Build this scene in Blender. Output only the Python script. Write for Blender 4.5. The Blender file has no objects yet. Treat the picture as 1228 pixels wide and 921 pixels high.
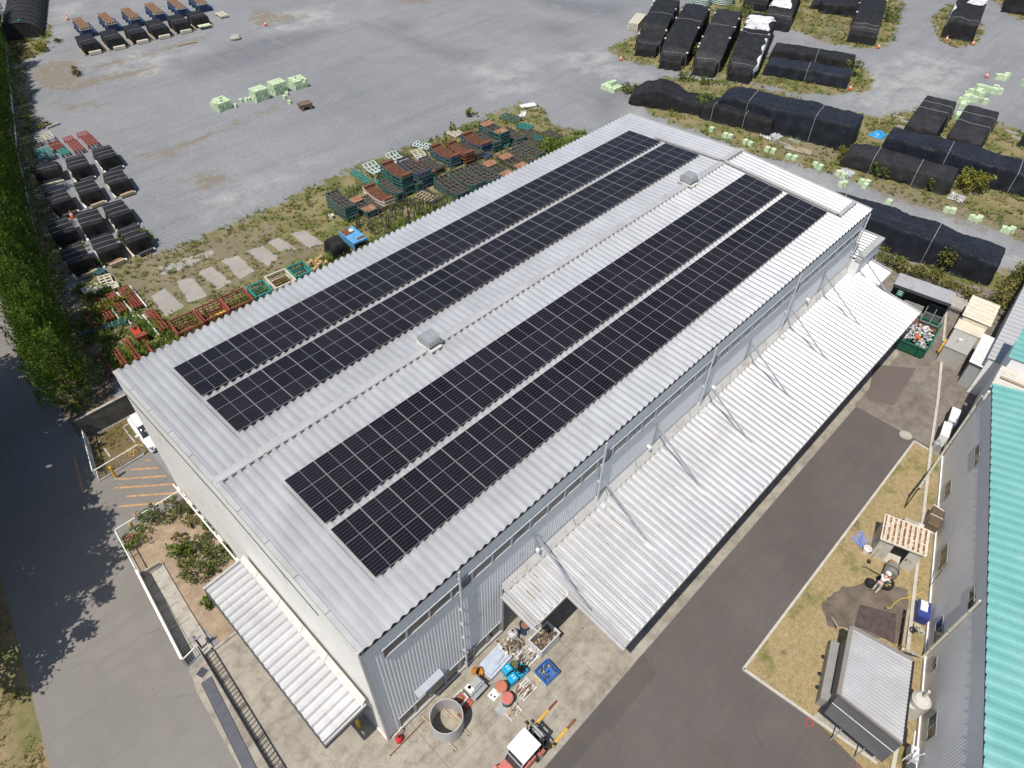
import bpy, math, random
import numpy as np
from mathutils import Vector, Matrix, noise
rnd = random.Random(7)
SC = bpy.context.scene
COL = SC.collection
PI = math.pi
# ------------------------------------------------------------------ camera
CAM = np.array([-4.2295, -13.0453, 40.0])
FPX = 828.055
AX = np.array([[0.69950317, -0.50509172, 0.5055469], [-0.71454759, -0.50505417, 0.48408886], [0.0108193, -0.69985901, -0.71419907]])
cd = bpy.data.cameras.new('camera'); cam = bpy.data.objects.new('camera', cd); COL.objects.link(cam)
cd.sensor_fit = 'HORIZONTAL'; cd.angle = 2 * math.atan(614 / FPX); cd.clip_start = 0.5; cd.clip_end = 4000
mw = Matrix.Identity(4)
for i in range(3):
    mw[i][0] = AX[i][0]; mw[i][1] = -AX[i][1]; mw[i][2] = -AX[i][2]; mw[i][3] = CAM[i]
cam.matrix_world = mw
SC.camera = cam
# ------------------------------------------------------------------ light
SUN = Vector((0.49, 0.08, -1.0)).normalized()
w = bpy.data.worlds.new('World'); SC.world = w; w.use_nodes = True
nt = w.node_tree; bg = nt.nodes['Background']
sk = nt.nodes.new('ShaderNodeTexSky'); sk.sky_type = 'NISHITA'; sk.sun_disc = False
sk.sun_elevation = math.asin(-SUN.z); sk.sun_rotation = math.atan2(-SUN.x, -SUN.y); sk.air_density = 1.0; sk.dust_density = 0.8
nt.links.new(sk.outputs[0], bg.inputs[0]); bg.inputs[1].default_value = 0.10
sl = bpy.data.lights.new('sun', 'SUN'); sl.energy = 4.7; sl.angle = math.radians(0.53); sl.color = (1.0, 0.935, 0.845)
so = bpy.data.objects.new('sun', sl); COL.objects.link(so); so.rotation_euler = SUN.to_track_quat('-Z', 'Y').to_euler(); so.location = (0, 0, 80)
SC.view_settings.view_transform = 'Standard'; SC.view_settings.look = 'None'; SC.view_settings.exposure = 0.08; SC.view_settings.gamma = 1.0
SC.view_settings.use_curve_mapping = False
SC.cycles.max_bounces = 6; SC.cycles.diffuse_bounces = 3; SC.cycles.transparent_max_bounces = 6
# ------------------------------------------------------------------ helpers
def gp(u, v, h=0.0):          # survey point: a position on the level plane at height h
    d = AX @ np.array([u - 614.0, v - 460.5, FPX]); t = (h - CAM[2]) / d[2]; p = CAM + t * d
    return Vector((float(p[0]), float(p[1]), float(h)))
def crop(u0, v0, w, h, cw, ch):
    return lambda u, v, z=0.0: gp(u0 + u * w / cw, v0 + v * h / ch, z)
def setp(o, label=None, cat=None, group=None, kind=None):
    if label: o['label'] = label
    if cat: o['category'] = cat
    if group: o['group'] = group
    if kind: o['kind'] = kind
    return o
def thing(name, label, cat, loc=(0, 0, 0), rz=0.0, group=None):
    o = bpy.data.objects.new(name, None); COL.objects.link(o); o.location = loc; o.rotation_euler = (0, 0, rz); o.empty_display_size = 0.3
    return setp(o, label, cat, group)
def copy_tree(o, parent=None):
    c = o.copy(); COL.objects.link(c)
    if parent is not None:
        c.parent = parent
    for ch in [x for x in o.children]: copy_tree(ch, c)
    return c
class MB:
    def __init__(s): s.v = []; s.f = []; s.m = []
    def add(s, vs, fs, m=0):
        b = len(s.v); s.v += [tuple(p) for p in vs]; s.f += [tuple(i + b for i in f) for f in fs]; s.m += [m] * len(fs); return s
    def box(s, c, d, rz=0.0, m=0, top=1.0):
        x, y, z = d[0] / 2, d[1] / 2, d[2] / 2; cs, sn = math.cos(rz), math.sin(rz); vs = []
        for k, zz in ((1, -z), (top, z)):
            for a, b in ((-x, -y), (x, -y), (x, y), (-x, y)):
                a *= k; b *= k; vs.append((c[0] + a * cs - b * sn, c[1] + a * sn + b * cs, c[2] + zz))
        return s.add(vs, [(3, 2, 1, 0), (4, 5, 6, 7), (0, 1, 5, 4), (1, 2, 6, 5), (2, 3, 7, 6), (3, 0, 4, 7)], m)
    def b2(s, x0, x1, y0, y1, z0, z1, m=0):
        return s.box(((x0 + x1) / 2, (y0 + y1) / 2, (z0 + z1) / 2), (abs(x1 - x0), abs(y1 - y0), abs(z1 - z0)), 0, m)
    def bar(s, p, q, w, h=None, m=0):
        p, q = Vector(p), Vector(q); h = h or w; d = (q - p); 
        if d.length < 1e-6: return s
        d.normalize(); up = Vector((0, 0, 1)) if abs(d.z) < 0.95 else Vector((0, 1, 0))
        a = d.cross(up).normalized() * (w / 2); b = a.cross(d).normalized() * (h / 2); vs = []
        for e in (p, q): vs += [e - a - b, e + a - b, e + a + b, e - a + b]
        return s.add(vs, [(0, 1, 2, 3), (7, 6, 5, 4), (0, 4, 5, 1), (1, 5, 6, 2), (2, 6, 7, 3), (3, 7, 4, 0)], m)
    def tube(s, p, q, r, n=10, m=0, r2=None, cap=True):
        p, q = Vector(p), Vector(q); d = (q - p).normalized(); up = Vector((0, 0, 1)) if abs(d.z) < 0.9 else Vector((1, 0, 0))
        a = d.cross(up).normalized(); b = d.cross(a).normalized(); r2 = r if r2 is None else r2; vs = []
        for i in range(n):
            t = 2 * PI * i / n; e = a * math.cos(t) + b * math.sin(t); vs += [p + e * r, q + e * r2]
        fs = [(2 * i, 2 * i + 1, (2 * i + 3) % (2 * n), (2 * i + 2) % (2 * n)) for i in range(n)]
        if cap: fs += [tuple(range(0, 2 * n, 2)), tuple(range(2 * n - 1, 0, -2))]
        return s.add(vs, fs, m)
    def poly(s, pts, r, n=8, m=0):
        for a, b in zip(pts[:-1], pts[1:]): s.tube(a, b, r, n, m)
        return s
    def lathe(s, prof, n=20, c=(0, 0, 0), m=0, close=False):
        vs = []; k = len(prof)
        for i in range(n):
            t = 2 * PI * i / n
            for r, z in prof: vs.append((c[0] + r * math.cos(t), c[1] + r * math.sin(t), c[2] + z))
        fs = []
        for i in range(n):
            j = (i + 1) % n
            for a in range(k if close else k - 1):
                b = (a + 1) % k; fs.append((i * k + a, j * k + a, j * k + b, i * k + b))
        return s.add(vs, fs, m)
    def prism(s, pts, z0, z1, m=0):
        n = len(pts); a = sum(pts[i][0] * pts[(i + 1) % n][1] - pts[(i + 1) % n][0] * pts[i][1] for i in range(n))
        if a < 0: pts = pts[::-1]
        vs = [(p[0], p[1], z0) for p in pts] + [(p[0], p[1], z1) for p in pts]
        return s.add(vs, [tuple(range(n - 1, -1, -1)), tuple(range(n, 2 * n))] + [(i, (i + 1) % n, n + (i + 1) % n, n + i) for i in range(n)], m)
    def sheet(s, pts, z, m=0):
        n = len(pts); a = sum(pts[i][0] * pts[(i + 1) % n][1] - pts[(i + 1) % n][0] * pts[i][1] for i in range(n))
        if a < 0: pts = pts[::-1]
        return s.add([(p[0], p[1], z) for p in pts], [tuple(range(n))], m)
    def grid(s, P, m=0, closed=False):
        nu, nv = len(P), len(P[0]); vs = [p for r in P for p in r]; fs = []
        for i in range(nu - 1):
            for j in range(nv if closed else nv - 1):
                k = (j + 1) % nv; fs.append((i * nv + j, (i + 1) * nv + j, (i + 1) * nv + k, i * nv + k))
        return s.add(vs, fs, m)
    def build(s, name, mats, parent=None, smooth=False, bevel=0.0, loc=None, rz=None, sharp=None):
        me = bpy.data.meshes.new(name); me.from_pydata(s.v, [], s.f)
        if not isinstance(mats, (list, tuple)): mats = [mats]
        for k in mats: me.materials.append(k)
        if len(mats) > 1: me.polygons.foreach_set('material_index', s.m)
        if smooth: me.polygons.foreach_set('use_smooth', [True] * len(me.polygons))
        me.update()
        if sharp: me.set_sharp_from_angle(angle=math.radians(sharp))
        o = bpy.data.objects.new(name, me); COL.objects.link(o)
        if parent is not None: o.parent = parent
        if loc is not None: o.location = loc
        if rz is not None: o.rotation_euler = (0, 0, rz)
        if bevel: 
            b = o.modifiers.new('b', 'BEVEL'); b.width = bevel; b.segments = 2; b.limit_method = 'ANGLE'
        return o
# ------------------------------------------------------------------ materials
MATS = {}
def mat(name, col, rough=0.6, metal=0.0, var=0.18, scale=2.5, fine=0.0, fscale=40.0, bump=0.0, bscale=30.0, dirt=None, spec=0.5, coords='Object', wave=None):
    """plain procedural: base colour broken up by large and fine noise, optional dirt (colour, amount, scale), optional bump"""
    if name in MATS: return MATS[name]
    m = bpy.data.materials.new(name); m.use_nodes = True; t = m.node_tree; N = t.nodes; L = t.links
    b = N['Principled BSDF']; b.inputs['Roughness'].default_value = rough; b.inputs['Metallic'].default_value = metal; b.inputs['Specular IOR Level'].default_value = spec
    tc = N.new('ShaderNodeTexCoord')
    if coords == 'World':
        g = N.new('ShaderNodeNewGeometry'); vec = g.outputs['Position']
    else: vec = tc.outputs['Object']
    def nz(sc, det=4, ro=0.6):
        n = N.new('ShaderNodeTexNoise'); n.inputs['Scale'].default_value = sc; n.inputs['Detail'].default_value = det; n.inputs['Roughness'].default_value = ro; L.new(vec, n.inputs['Vector']); return n
    def mix(fac, a, c, mode='MIX'):
        x = N.new('ShaderNodeMix'); x.data_type = 'RGBA'; x.blend_type = mode
        for k, val in ((0, fac), (6, a), (7, c)):
            if hasattr(val, 'links'): L.new(val, x.inputs[k])
            else: x.inputs[k].default_value = val if k == 0 else (*val[:3], 1)
        return x.outputs[2]
    def ramp(src, lo, hi):
        r = N.new('ShaderNodeMapRange'); r.inputs[1].default_value = lo; r.inputs[2].default_value = hi; L.new(src, r.inputs[0]); return r.outputs[0]
    d = tuple(max(0, c * (1 - var)) for c in col[:3]); e = tuple(min(1, c * (1 + var)) for c in col[:3])
    c = mix(ramp(nz(scale).outputs[0], 0.32, 0.68), d, e)
    if fine: 
        k = ramp(nz(fscale, 3, 0.7).outputs[0], 0.25, 0.75)
        c = mix(1.0, c, mix(k, (1 - fine,) * 3, (1 + fine,) * 3), 'MULTIPLY')
    if dirt:
        for (dc, am, ds) in (dirt if isinstance(dirt, list) else [dirt]):
            k = ramp(nz(ds, 6, 0.65).outputs[0], 0.62 - am * 0.25, 0.8 - am * 0.2); c = mix(k, c, dc)
    L.new(c, b.inputs['Base Color'])
    if bump:
        bn = N.new('ShaderNodeBump'); bn.inputs['Strength'].default_value = bump; bn.inputs['Distance'].default_value = 0.02
        L.new(nz(bscale, 5, 0.65).outputs[0], bn.inputs['Height']); L.new(bn.outputs[0], b.inputs['Normal'])
    MATS[name] = m; return m
M_white = mat('white_paint', (0.72, 0.72, 0.70), 0.5, var=0.06, dirt=((0.4, 0.36, 0.3), 0.15, 3))
M_steel = mat('galvanised', (0.42, 0.44, 0.46), 0.45, 0.6, var=0.12, scale=6)
M_grey = mat('grey_paint', (0.33, 0.34, 0.35), 0.55, var=0.1)
M_dgrey = mat('dark_grey', (0.06, 0.065, 0.07), 0.5, var=0.2)
M_black = mat('black_rubber', (0.012, 0.012, 0.013), 0.7, var=0.3)
M_rust = mat('rust', (0.17, 0.062, 0.03), 0.85, var=0.35, scale=5, fine=0.3, dirt=((0.08, 0.03, 0.018), 0.5, 4))
M_redox = mat('red_oxide_paint', (0.22, 0.05, 0.03), 0.75, var=0.3, scale=3, fine=0.2, dirt=((0.12, 0.05, 0.03), 0.35, 5))
M_teal = mat('teal_paint', (0.03, 0.24, 0.21), 0.6, var=0.25, dirt=((0.12, 0.06, 0.03), 0.3, 4))
M_cream = mat('cream_paint', (0.6, 0.56, 0.45), 0.6, var=0.12, dirt=((0.25, 0.15, 0.08), 0.25, 4))
M_blue = mat('blue_plastic', (0.02, 0.3, 0.55), 0.4, var=0.12)
M_dblue = mat('dark_blue_paint', (0.02, 0.05, 0.13), 0.5, var=0.3, dirt=((0.1, 0.06, 0.04), 0.2, 4))
M_wood = mat('weathered_wood', (0.36, 0.29, 0.2), 0.85, var=0.25, scale=8)
M_paleblk = mat('pale_green_foam', (0.47, 0.60, 0.38), 0.75, var=0.2, scale=2.2, fine=0.15, fscale=9, coords='World', dirt=((0.6, 0.63, 0.48), 0.45, 1.4))
M_orange = mat('orange_plastic', (0.7, 0.13, 0.03), 0.5, var=0.1)
M_yellow = mat('yellow_paint', (0.62, 0.36, 0.03), 0.55, var=0.15, dirt=((0.2, 0.15, 0.08), 0.25, 6))
M_conc = mat('concrete', (0.36, 0.34, 0.3), 0.85, var=0.15, scale=1.5, fine=0.12, fscale=25, dirt=((0.18, 0.16, 0.13), 0.4, 1.2), coords='World')
M_rope = mat('pale_rope', (0.3, 0.3, 0.29), 0.8)
M_glass = mat('window_glass', (0.03, 0.038, 0.042), 0.08, 0.0, var=0.3, scale=1.2)
M_soil = mat('dry_soil', (0.29, 0.22, 0.155), 0.95, var=0.2, scale=1.4, fine=0.3, fscale=14, bump=0.6, bscale=9, coords='World', dirt=((0.2, 0.13, 0.08), 0.25, 2.5))
M_bark = mat('bark', (0.11, 0.075, 0.05), 0.9, var=0.3, scale=6)
def leafmat(name, c1, c2, sc=1.2, rough=0.6, isl=0.35):
    m = bpy.data.materials.new(name); m.use_nodes = True; t = m.node_tree; N = t.nodes; L = t.links; b = N['Principled BSDF']; b.inputs['Roughness'].default_value = rough; b.inputs['Specular IOR Level'].default_value = 0.25
    g = N.new('ShaderNodeNewGeometry'); n1 = N.new('ShaderNodeTexNoise'); n1.inputs['Scale'].default_value = sc; n1.inputs['Detail'].default_value = 3; L.new(g.outputs['Position'], n1.inputs['Vector'])
    mr = N.new('ShaderNodeMapRange'); mr.inputs[1].default_value = 0.3; mr.inputs[2].default_value = 0.7
    ad = N.new('ShaderNodeMath'); ad.operation = 'MULTIPLY_ADD'; ad.inputs[1].default_value = isl; L.new(g.outputs['Random Per Island'], ad.inputs[0]); 
    sb = N.new('ShaderNodeMath'); sb.operation = 'SUBTRACT'; sb.inputs[1].default_value = isl / 2; L.new(n1.outputs[0], sb.inputs[0]); L.new(sb.outputs[0], ad.inputs[2]); L.new(ad.outputs[0], mr.inputs[0])
    x = N.new('ShaderNodeMix'); x.data_type = 'RGBA'; L.new(mr.outputs[0], x.inputs[0]); x.inputs[6].default_value = (*c1, 1); x.inputs[7].default_value = (*c2, 1)
    L.new(x.outputs[2], b.inputs['Base Color'])
    tr = N.new('ShaderNodeBsdfTranslucent'); L.new(x.outputs[2], tr.inputs[0]); ms = N.new('ShaderNodeMixShader'); ms.inputs[0].default_value = 0.25
    L.new(b.outputs[0], ms.inputs[1]); L.new(tr.outputs[0], ms.inputs[2]); L.new(ms.outputs[0], N['Material Output'].inputs[0]); return m
L_con = leafmat('conifer_leaf', (0.05, 0.1, 0.015), (0.155, 0.245, 0.032), 0.9, isl=0.25)
L_tree = leafmat('broad_leaf', (0.035, 0.06, 0.015), (0.09, 0.13, 0.03), 0.8)
L_shrub = leafmat('shrub_leaf', (0.075, 0.11, 0.03), (0.22, 0.245, 0.085), 2.2)
L_weed = leafmat('weed_leaf', (0.12, 0.13, 0.035), (0.27, 0.22, 0.085), 0.5)
L_green = leafmat('green_weed', (0.07, 0.12, 0.02), (0.18, 0.24, 0.045), 0.9)
L_vine = leafmat('vine_leaf', (0.09, 0.12, 0.025), (0.24, 0.2, 0.07), 1.0)
L_gold = leafmat('yellow_shrub_leaf', (0.12, 0.15, 0.025), (0.30, 0.27, 0.05), 1.4)
def leaves(mb, c, r, n, size, up=0.3, flat=False, rng=rnd, tri=False):
    """leaf-sized faces through an ellipsoid volume"""
    for _ in range(n):
        while True:
            p = Vector((rng.uniform(-1, 1), rng.uniform(-1, 1), rng.uniform(-1, 1)))
            if p.length <= 1: break
        if not flat: p = p * (0.55 + 0.45 * rng.random()) / max(p.length, 0.35) * max(p.length, 0.5)
        q = Vector((c[0] + p.x * r[0], c[1] + p.y * r[1], c[2] + p.z * r[2]))
        d = Vector((rng.gauss(0, 1), rng.gauss(0, 1), rng.gauss(0, 0.6) + up)).normalized(); s = size * rng.uniform(0.6, 1.35)
        a = d.cross(Vector((rng.gauss(0, 1), rng.gauss(0, 1), rng.gauss(0, 1)))).normalized() * s * 0.33; e = d * s
        mb.add([q - a * 0.5, q + e * 0.5 - a, q + e, q + e * 0.5 + a], [(0, 1, 2, 3)])
def shrub(name, label, loc, r, h, n, leaf, size=0.22, cat='shrub', group=None, up=0.5):
    t = thing(name, label, cat, loc, rnd.uniform(0, 6), group); m = MB()
    for k in range(6):
        a = rnd.uniform(0, 6.3); m.tube((0, 0, 0), (math.cos(a) * r * 0.6, math.sin(a) * r * 0.6, h * rnd.uniform(0.5, 0.85)), 0.03, 5, r2=0.01)
    m.build('stem', M_bark, t); m = MB(); ncl = max(8, int(n / 22))
    for k in range(ncl):
        a = rnd.uniform(0, 6.3); d = r * math.sqrt(rnd.random()) * 0.8; hh = h * rnd.uniform(0.25, 0.9) * (1 - 0.35 * d / r); s = rnd.uniform(0.12, 0.3)
        leaves(m, (math.cos(a) * d, math.sin(a) * d, hh), (r * s, r * s, h * s * 0.7), n // ncl, size, up)
    m.build('foliage', leaf, t); return t
# ------------------------------------------------------------------ ground
def nodes_of(name, rough=0.9):
    m = bpy.data.materials.new(name); m.use_nodes = True; t = m.node_tree; b = t.nodes['Principled BSDF']; b.inputs['Roughness'].default_value = rough; b.inputs['Specular IOR Level'].default_value = 0.3
    return m, t, t.nodes, t.links, b
def NZ(t, vec, sc, det=5, ro=0.6, dist=0.0):
    n = t.nodes.new('ShaderNodeTexNoise'); n.inputs['Scale'].default_value = sc; n.inputs['Detail'].default_value = det; n.inputs['Roughness'].default_value = ro; n.inputs['Distortion'].default_value = dist
    t.links.new(vec, n.inputs['Vector']); return n.outputs[0]
def MR(t, s, a, b, c=0.0, d=1.0):
    r = t.nodes.new('ShaderNodeMapRange'); t.links.new(s, r.inputs[0])
    for i, v in enumerate((a, b, c, d)): r.inputs[i + 1].default_value = v
    return r.outputs[0]
def MX(t, f, a, b, mode='MIX'):
    x = t.nodes.new('ShaderNodeMix'); x.data_type = 'RGBA'; x.blend_type = mode
    for k, v in ((0, f), (6, a), (7, b)):
        if hasattr(v, 'links'): t.links.new(v, x.inputs[k])
        else: x.inputs[k].default_value = v if k == 0 else (*v[:3], 1)
    return x.outputs[2]
def MA(t, op, a, b=None):
    x = t.nodes.new('ShaderNodeMath'); x.operation = op
    for k, v in ((0, a), (1, b)):
        if v is None: continue
        if hasattr(v, 'links'): t.links.new(v, x.inputs[k])
        else: x.inputs[k].default_value = v
    return x.outputs[0]
def POS(t): return t.nodes.new('ShaderNodeNewGeometry').outputs['Position']
def SCL(t, vec, s, rot=0.0):
    x = t.nodes.new('ShaderNodeMapping'); x.inputs['Scale'].default_value = s; x.inputs['Rotation'].default_value = (0, 0, rot); t.links.new(vec, x.inputs[0]); return x.outputs[0]
def BUMP(t, b, h, st, di=0.02):
    n = t.nodes.new('ShaderNodeBump'); n.inputs['Strength'].default_value = st; n.inputs['Distance'].default_value = di; t.links.new(h, n.inputs['Height']); t.links.new(n.outputs[0], b.inputs['Normal'])
def yard_material():
    m, t, N, L, b = nodes_of('crushed_stone', 0.95); p = POS(t)
    at = N.new('ShaderNodeAttribute'); at.attribute_name = 'cover'; sp = N.new('ShaderNodeSeparateColor'); L.new(at.outputs['Color'], sp.inputs[0])
    weed, dirt, pale, dark = sp.outputs[0], sp.outputs[1], sp.outputs[2], at.outputs['Alpha']
    big = NZ(t, p, 0.05, 4); mid = NZ(t, p, 0.28, 6, 0.65); track = NZ(t, SCL(t, p, (0.05, 0.55, 1), 0.1), 1.0, 4); fine = NZ(t, p, 7, 3, 0.8); peb = NZ(t, p, 2.4, 3, 0.9)
    c = MX(t, MR(t, big, 0.35, 0.65), (0.195, 0.203, 0.217), (0.235, 0.241, 0.251))
    c = MX(t, MR(t, mid, 0.45, 0.75, 0, 0.6), c, (0.26, 0.265, 0.275))
    c = MX(t, MR(t, track, 0.5, 0.72, 0, 0.45), c, (0.155, 0.163, 0.182))
    # powdery pale patches
    k = MA(t, 'MULTIPLY', pale, MR(t, mid, 0.38, 0.6)); c = MX(t, MA(t, 'MULTIPLY', k, 0.7), c, (0.36, 0.358, 0.35))
    k = MA(t, 'MULTIPLY', dark, MR(t, mid, 0.25, 0.5)); c = MX(t, MA(t, 'MULTIPLY', k, 0.6), c, (0.118, 0.124, 0.14))
    tr2 = NZ(t, SCL(t, p, (0.8, 0.045, 1), 0.5), 1.0, 5, 0.65); c = MX(t, MR(t, tr2, 0.55, 0.72, 0, 0.4), c, (0.27, 0.272, 0.275)); tr3 = NZ(t, SCL(t, p, (0.06, 0.9, 1), -0.35), 1.0, 5, 0.65); c = MX(t, MR(t, tr3, 0.56, 0.74, 0, 0.4), c, (0.135, 0.141, 0.155)); sw = NZ(t, p, 0.55, 6, 0.75); c = MX(t, MA(t, 'MULTIPLY', MR(t, sw, 0.6, 0.68, 0, 0.55), MR(t, NZ(t, p, 0.06, 3), 0.5, 0.6)), c, (0.2, 0.165, 0.11))
    c = MX(t, 1.0, c, MX(t, MR(t, fine, 0.25, 0.75), (0.6,) * 3, (1.4,) * 3), 'MULTIPLY')
    c = MX(t, 1.0, c, MX(t, MR(t, peb, 0.2, 0.8), (0.8,) * 3, (1.2,) * 3), 'MULTIPLY')
    k = MA(t, 'ADD', weed, MA(t, 'MULTIPLY', MA(t, 'SUBTRACT', NZ(t, p, 0.6, 6, 0.7), 0.5), 2.4)); k = MA(t, 'MULTIPLY', MR(t, k, 0.42, 0.72), MR(t, weed, 0.02, 0.25))
    g = MX(t, MR(t, NZ(t, p, 0.3, 4), 0.4, 0.62), (0.235, 0.195, 0.1), (0.115, 0.125, 0.04)); g = MX(t, 1.0, g, MX(t, MR(t, fine, 0.2, 0.8), (0.55,) * 3, (1.45,) * 3), 'MULTIPLY'); c = MX(t, k, c, g)
    br = NZ(t, p, 0.9, 6, 0.75); k = MA(t, 'ADD', dirt, MA(t, 'MULTIPLY', MA(t, 'SUBTRACT', br, 0.5), 3.2)); k = MA(t, 'MULTIPLY', MR(t, k, 0.55, 0.95, 0, 0.8), MR(t, dirt, 0.02, 0.3)); brown = MX(t, MR(t, peb, 0.3, 0.7), (0.15, 0.125, 0.085), (0.235, 0.2, 0.145)); c = MX(t, k, c, brown)
    L.new(c, b.inputs['Base Color']); BUMP(t, b, MA(t, 'ADD', fine, MA(t, 'MULTIPLY', peb, 1.5)), 0.6, 0.05); return m
def asphalt_material(name, c1, c2, warm, cracks=0.0, stain=0.3):
    m, t, N, L, b = nodes_of(name, 0.88); p = POS(t)
    big = NZ(t, p, 0.12, 5, 0.6); mid = NZ(t, p, 0.8, 5, 0.65); fine = NZ(t, p, 22, 2, 0.8); str_ = NZ(t, SCL(t, p, (0.12, 1.4, 1), 0.15), 1.0, 4)
    c = MX(t, MR(t, big, 0.33, 0.67), c1, c2); c = MX(t, MR(t, mid, 0.5, 0.8, 0, stain), c, warm); c = MX(t, MR(t, str_, 0.5, 0.78, 0, 0.3), c, tuple(x * 0.75 for x in c1))
    c = MX(t, 1.0, c, MX(t, MR(t, fine, 0.2, 0.8), (0.8,) * 3, (1.2,) * 3), 'MULTIPLY')
    sp = NZ(t, p, 1.7, 2, 0.5); c = MX(t, MR(t, sp, 0.74, 0.8, 0, 0.35), c, (0.05, 0.048, 0.045))
    if cracks:
        v = N.new('ShaderNodeTexVoronoi'); v.feature = 'DISTANCE_TO_EDGE'; v.inputs['Scale'].default_value = 0.16; ad = N.new('ShaderNodeMixRGB'); ad.blend_type = 'ADD'; ad.inputs[0].default_value = 1.0
        ns = N.new('ShaderNodeTexNoise'); ns.inputs['Scale'].default_value = 0.7; ns.inputs['Detail'].default_value = 5; L.new(p, ns.inputs[0]); L.new(p, ad.inputs[1]); L.new(ns.outputs['Color'], ad.inputs[2]); L.new(ad.outputs[0], v.inputs['Vector'])
        k = MA(t, 'MULTIPLY', MR(t, v.outputs[0], 0.0, 0.0055, cracks, 0), MR(t, NZ(t, p, 0.25, 2), 0.42, 0.56)); c = MX(t, k, c, (0.045, 0.042, 0.04))
    L.new(c, b.inputs['Base Color']); BUMP(t, b, fine, 0.25, 0.01); return m
def lawn_material(name, dry, green, bare, gsc=0.5, thr=(0.45, 0.65), bthr=(0.62, 0.75)):
    m, t, N, L, b = nodes_of(name, 0.95); p = POS(t); n1 = NZ(t, p, gsc, 5, 0.65); n2 = NZ(t, p, gsc * 0.7 + 0.1, 4); fine = NZ(t, p, 16, 3, 0.8); cl = NZ(t, p, 4, 3, 0.7)
    c = MX(t, MR(t, n1, *thr), dry, green); c = MX(t, MR(t, n2, *bthr), c, bare)
    c = MX(t, 1.0, c, MX(t, MR(t, fine, 0.2, 0.8), (0.55,) * 3, (1.45,) * 3), 'MULTIPLY'); c = MX(t, 1.0, c, MX(t, MR(t, cl, 0.25, 0.75), (0.75,) * 3, (1.25,) * 3), 'MULTIPLY')
    L.new(c, b.inputs['Base Color']); BUMP(t, b, fine, 0.9, 0.05); return m
def concrete_material(name, c1, c2, dark, thr=0.62, joint=0.0):
    m, t, N, L, b = nodes_of(name, 0.9); p = POS(t); big = NZ(t, p, 0.35, 6, 0.65); mid = NZ(t, p, 1.3, 6, 0.7); fine = NZ(t, p, 14, 3, 0.8); drag = NZ(t, SCL(t, p, (0.3, 1.6, 1), 0.5), 1.0, 6, 0.65)
    c = MX(t, MR(t, big, 0.32, 0.66), c1, c2); c = MX(t, MR(t, mid, thr - 0.1, thr + 0.12, 0, 0.75), c, dark); c = MX(t, MR(t, drag, 0.52, 0.74, 0, 0.6), c, tuple(x * 0.85 for x in dark))
    sp = NZ(t, p, 3.2, 4, 0.75); reg = NZ(t, p, 0.22, 3); c = MX(t, MA(t, 'MULTIPLY', MR(t, sp, 0.62, 0.68), MR(t, reg, 0.52, 0.62)), c, (0.06, 0.055, 0.05))
    c = MX(t, 1.0, c, MX(t, MR(t, fine, 0.2, 0.8), (0.84,) * 3, (1.16,) * 3), 'MULTIPLY')
    L.new(c, b.inputs['Base Color']); BUMP(t, b, fine, 0.25, 0.01); return m
G_yard = yard_material()
G_road = asphalt_material('worn_road_asphalt', (0.178, 0.166, 0.153), (0.212, 0.2, 0.186), (0.25, 0.232, 0.212), cracks=0.35, stain=0.45)
G_lane = asphalt_material('lane_asphalt', (0.092, 0.081, 0.076), (0.122, 0.108, 0.1), (0.145, 0.112, 0.09), cracks=0.3, stain=0.5)
G_old = concrete_material('oily_concrete', (0.15, 0.138, 0.125), (0.235, 0.215, 0.19), (0.13, 0.088, 0.06), 0.55)
G_apron = concrete_material('forecourt_concrete', (0.265, 0.24, 0.2), (0.37, 0.34, 0.285), (0.16, 0.138, 0.11), 0.56)
G_lawn = lawn_material('dry_lawn', (0.33, 0.255, 0.135), (0.15, 0.155, 0.05), (0.12, 0.09, 0.06), 0.4, (0.5, 0.66), (0.62, 0.74))
G_verge = lawn_material('verge_ground', (0.27, 0.2, 0.11), (0.13, 0.14, 0.05), (0.2, 0.15, 0.09), 0.5)
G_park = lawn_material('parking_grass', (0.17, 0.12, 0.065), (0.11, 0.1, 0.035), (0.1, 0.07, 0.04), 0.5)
G_far = lawn_material('far_field', (0.2, 0.18, 0.1), (0.1, 0.12, 0.05), (0.2, 0.18, 0.14), 0.02)
MB().add([(-2500, -2500, -0.05), (2500, -2500, -0.05), (2500, 2500, -0.05), (-2500, 2500, -0.05)], [(0, 1, 2, 3)]).build('ground', G_far)['kind'] = 'structure'
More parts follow.
